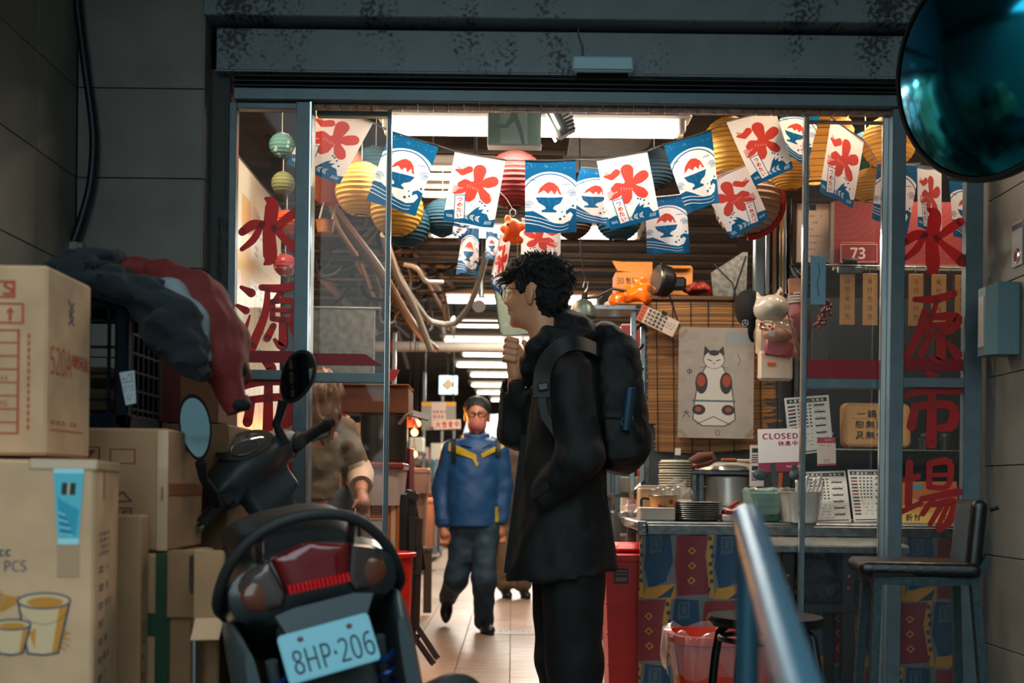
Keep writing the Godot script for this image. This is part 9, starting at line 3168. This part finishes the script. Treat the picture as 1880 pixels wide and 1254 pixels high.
	for s in [[832, 812, 834, 848], [914, 812, 914, 838]]:
		part(t, "backpack_strap", mb0().grid(drape(g, bilin(P(s[0] - 4, s[1] - 6, z), P(s[0] + 6, s[1] - 6, z), P(s[2] + 5, s[3], z), P(s[2] - 4, s[3], z), 3, 6), -z + 0.35, 0.012)), mt("strap_dark", K(0.06, 0.06, 0.055), 0.6), "", 180)
	for s in [wrR, wrL]:
		part(jk, "cuff", mb0().tube([s + V(0, 0.035, 0), s], [0.054, 0.046], 12), bl)
	part(jk, "hem_patch", mb0().grid(drape(g, bilin(P(909, 930, z), P(915, 930, z), P(915, 958, z), P(909, 958, z), 2, 3), -z + 0.3, 0.006)), yl)
	g = Field.new()
	g.amp = 0.012
	g.freq = 9.0
	g.ell(P(871, 968, z), V(0.165, 0.11, 0.125), Basis(), 0.04)
	g.limb([hipR, knR, anR], [0.105, 0.078, 0.068], 0.04)
	g.limb([hipL, knL, anL], [0.105, 0.08, 0.066], 0.04)
	mb = mb0()
	g.mesh_into(mb, P(800, 1165, z) - V(0, 0, 0.55), P(930, 930, z) + V(0, 0, 0.35), 0.014)
	part(t, "trousers", mb, mt("trousers_navy", K(0.03, 0.15, 0.22), 0.75), "", 180)
	var blk := mt("shoe_black", K(0.018, 0.018, 0.02), 0.5)
	shoe(t, V(anL.x - 0.01, 0.0, anL.z - 0.05), V(anL.x + 0.05, 0.0, anL.z + 0.20), blk, mats.rubber)
	var hl := anR + V(0, 0.02, -0.06)
	shoe(t, hl + V(-0.0, -0.01, -0.02), hl + V(-0.01, -0.20, 0.12), blk, mats.rubber, V(0, 0.5, 0.86).normalized())

func woman() -> void:
	var z := 5.5
	var t := thing("person", "person with long light brown hair and beige top behind the left door leaf", "person", V(P(590, 960, z).x, 0, -z))
	var skin := mt("skin_woman", K(0.58, 0.39, 0.30), 0.5, 0.0, {"sss": 0.1})
	var hc := P(582, 730, z)
	var fwd := V(-0.6, 0, -0.8)
	var hb := Basis(fwd, Vector3.UP, fwd.cross(Vector3.UP))
	var g := Field.new()
	head_field(g)
	g.cap(V(-0.02, -0.06, 0), V(-0.03, -0.19, 0.0), 0.048, 0.055, 0.03)
	var mb := mb0()
	mb.xf = Transform3D(hb, hc)
	g.mesh_into(mb, V(-0.14, -0.2, -0.11), V(0.15, 0.15, 0.11), 0.007)
	mb.xf = Transform3D()
	var sh := P(628, 790, z)
	var el := P(662, 872, z - 0.02)
	var wr := P(664, 905, z - 0.16)
	var sh2 := P(556, 790, z + 0.05)
	var el2 := P(536, 870, z + 0.08)
	var wr2 := P(540, 910, z + 0.2)
	var b := Field.new()
	b.limb([hc + V(0, -0.17, 0), P(590, 810, z), P(590, 930, z)], [0.055, 0.11, 0.12], 0.05)
	b.limb([sh, el, wr], [0.05, 0.04, 0.03])
	b.limb([sh2, el2, wr2], [0.05, 0.04, 0.03])
	var px := [P(572, 950, z), P(606, 950, z)]
	for p in px:
		b.limb([p, V(p.x, 0.5, p.z), V(p.x, 0.09, p.z), V(p.x - 0.06, 0.05, p.z - 0.1)], [0.09, 0.06, 0.045, 0.035])
	b.mesh_into(mb, V(P(515, 900, z).x, 0.0, -z - 0.42), V(P(690, 900, z).x, 1.32, -z + 0.3), 0.018)
	for w in [[wr, V(0.012, -0.05, 0.04)], [wr2, V(0.0, -0.03, -0.06)]]:
		var h := Field.new()
		var pc: Vector3 = w[0] + w[1]
		h.cap(w[0], pc, 0.026, 0.028, 0.02)
		h.ell(pc, V(0.03, 0.038, 0.022), Basis(), 0.012)
		for k in 4:
			var o := V(-0.024 + k * 0.016, -0.028, 0.0)
			h.limb([pc + o, pc + o + V(0, -0.03, 0.008), pc + o + V(0, -0.045, -0.01)], [0.009, 0.0085, 0.0075], 0.004)
		h.limb([pc + V(-0.026, 0.01, 0.01), pc + V(-0.04, -0.015, 0.02)], [0.011, 0.009], 0.005)
		h.mesh_into(mb, pc - V(0.08, 0.1, 0.08), pc + V(0.08, 0.1, 0.1), 0.006)
	part(t, "body", mb, skin, "", 180)
	g = Field.new()
	g.amp = 0.022
	g.freq = 22.0
	g.aniso = V(1, 0.25, 1)
	g.ell(hc + V(0.01, 0.03, 0.02), V(0.105, 0.105, 0.11), Basis(), 0.03)
	g.limb([hc + V(0.02, 0.0, 0.05), hc + V(0.03, -0.1, 0.06), hc + V(0.045, -0.2, 0.075)], [0.09, 0.08, 0.05], 0.03)
	mb = mb0()
	g.mesh_into(mb, hc - V(0.15, 0.28, 0.13), hc + V(0.17, 0.17, 0.19), 0.009)
	part(t, "hair", mb, mt("hair_brown", K(0.30, 0.19, 0.10), 0.5), "light brown hair", 180)
	g = Field.new()
	g.amp = 0.014
	g.freq = 11.0
	var rows := []
	for r in [[768, 566, 612, 0.08], [785, 545, 638, 0.11], [820, 545, 640, 0.125], [870, 552, 634, 0.125], [918, 552, 632, 0.13]]:
		var l := P(r[1], r[0], z)
		var rr := P(r[2], r[0], z)
		rows.append([l.y, (l.x + rr.x) * 0.5, -z, (rr.x - l.x) * 0.5, r[3]])
	g.slices(rows, 0.05)
	g.limb([sh, sh.lerp(el, 0.75)], [0.068, 0.06], 0.03)
	g.limb([sh2, sh2.lerp(el2, 0.75)], [0.068, 0.06], 0.03)
	mb = mb0()
	g.mesh_into(mb, V(P(515, 930, z).x, P(600, 940, z).y, -z - 0.25), V(P(680, 930, z).x, P(600, 752, z).y, -z + 0.25), 0.012)
	part(t, "top", mb, mt("top_beige", K(0.36, 0.31, 0.23), 0.85, 0.0, {"norm": nnorm("wool", 0.12, 6.0), "tri": 6.0}), "", 180)
	part(t, "sleeve_guard", mb0().tube([sh.lerp(el, 0.78), el, el.lerp(wr, 0.6)], [0.062, 0.064, 0.052], 16), mt("sleeve_white", K(0.68, 0.58, 0.50), 0.6), "white sleeve guard")
	g = Field.new()
	g.amp = 0.01
	g.freq = 9.0
	g.ell(P(590, 942, z), V(0.135, 0.12, 0.115), Basis(), 0.04)
	for p in px:
		g.limb([p + V(0, 0.08, 0), V(p.x, 0.5, p.z), V(p.x, 0.12, p.z)], [0.105, 0.08, 0.07], 0.04)
	mb = mb0()
	g.mesh_into(mb, V(P(535, 900, z).x, 0.04, -z - 0.2), V(P(650, 900, z).x, 1.02, -z + 0.2), 0.016)
	part(t, "jeans", mb, mt("jeans_grey", K(0.24, 0.26, 0.27), 0.8), "", 180)
	for p in px:
		shoe(t, V(p.x + 0.02, 0, p.z + 0.07), V(p.x - 0.05, 0, p.z - 0.17), mats.shoe_black, mats.rubber)

func far_person() -> void:
	var z := 10.9
	var t := thing("person", "person in brown jacket and khaki trousers, half hidden behind the one in black", "person", V(P(945, 960, z).x, 0, -z))
	var hc := P(948, 790, z)
	var hb := Basis(V(0, 0, 1), Vector3.UP, V(-1, 0, 0))
	var g := Field.new()
	head_field(g)
	g.cap(V(-0.02, -0.06, 0), V(-0.03, -0.19, 0.0), 0.054, 0.06, 0.03)
	var mb := mb0()
	mb.xf = Transform3D(hb, hc)
	g.mesh_into(mb, V(-0.14, -0.2, -0.12), V(0.15, 0.15, 0.12), 0.009)
	mb.xf = Transform3D()
	var b := Field.new()
	b.limb([hc + V(0, -0.17, 0), P(947, 860, z), P(947, 950, z)], [0.055, 0.12, 0.12], 0.05)
	var legs := [P(930, 955, z), P(964, 955, z)]
	for p in legs:
		b.limb([p, V(p.x - 0.01, 0.5, p.z), V(p.x - 0.01, 0.09, p.z)], [0.09, 0.06, 0.045])
	for s in [-1, 1]:
		b.limb([P(947, 842, z) + V(s * 0.19, 0, 0), P(947, 900, z) + V(s * 0.23, 0, 0.02), P(947, 945, z) + V(s * 0.20, 0, 0.1), P(947, 962, z) + V(s * 0.19, 0, 0.12)], [0.05, 0.04, 0.032, 0.04])
	b.mesh_into(mb, V(P(880, 900, z).x, 0, -z - 0.25), V(P(1015, 900, z).x, 1.42, -z + 0.3), 0.02)
	for s in [-1, 1]:
		var h := Field.new()
		var pc := P(947, 964, z) + V(s * 0.19, 0, 0.12)
		for k in 4:
			h.limb([pc + V(-0.026 + k * 0.017, -0.02, 0), pc + V(-0.026 + k * 0.017, -0.06, 0.008), pc + V(-0.026 + k * 0.017, -0.085, -0.006)], [0.0095, 0.009, 0.008], 0.004)
		h.limb([pc + V(-s * 0.03, 0, 0.01), pc + V(-s * 0.045, -0.035, 0.02)], [0.011, 0.009], 0.005)
		h.mesh_into(mb, pc - V(0.08, 0.12, 0.05), pc + V(0.08, 0.04, 0.06), 0.007)
	part(t, "body", mb, mats.skin_older, "", 180)
	part(t, "hair", mb0().ell(hc + V(0, 0.045, -0.015), V(0.086, 0.09, 0.105)), mats.hair_black)
	g = Field.new()
	g.amp = 0.012
	g.freq = 8.0
	var rows := []
	for r in [[820, 935, 960, 0.09], [836, 916, 980, 0.13], [880, 912, 982, 0.15], [955, 912, 980, 0.15]]:
		var l := P(r[1], r[0], z)
		var rr := P(r[2], r[0], z)
		rows.append([l.y, (l.x + rr.x) * 0.5, -z, (rr.x - l.x) * 0.5, r[3]])
	g.slices(rows, 0.05)
	for s in [-1, 1]:
		g.limb([P(947, 842, z) + V(s * 0.19, 0, 0), P(947, 900, z) + V(s * 0.23, 0, 0.02), P(947, 945, z) + V(s * 0.20, 0, 0.1)], [0.07, 0.062, 0.05])
	mb = mb0()
	g.mesh_into(mb, V(P(880, 900, z).x, P(947, 980, z).y, -z - 0.25), V(P(1015, 900, z).x, P(947, 805, z).y, -z + 0.3), 0.016)
	part(t, "jacket", mb, mt("jacket_brown", K(0.20, 0.12, 0.07), 0.7), "", 180)
	g = Field.new()
	g.amp = 0.012
	g.freq = 8.0
	for p in legs:
		g.limb([p, V(p.x - 0.01, 0.5, p.z), V(p.x - 0.01, 0.13, p.z)], [0.11, 0.09, 0.085], 0.04)
	mb = mb0()
	g.mesh_into(mb, V(P(895, 900, z).x, 0.04, -z - 0.2), V(P(1000, 900, z).x, 0.9, -z + 0.2), 0.016)
	part(t, "trousers", mb, mt("khaki", K(0.33, 0.27, 0.20), 0.8), "", 180)
	for p in legs:
		shoe(t, V(p.x - 0.01, 0, p.z - 0.07), V(p.x + 0.03, 0, p.z + 0.18), mats.shoe_black, mats.rubber)
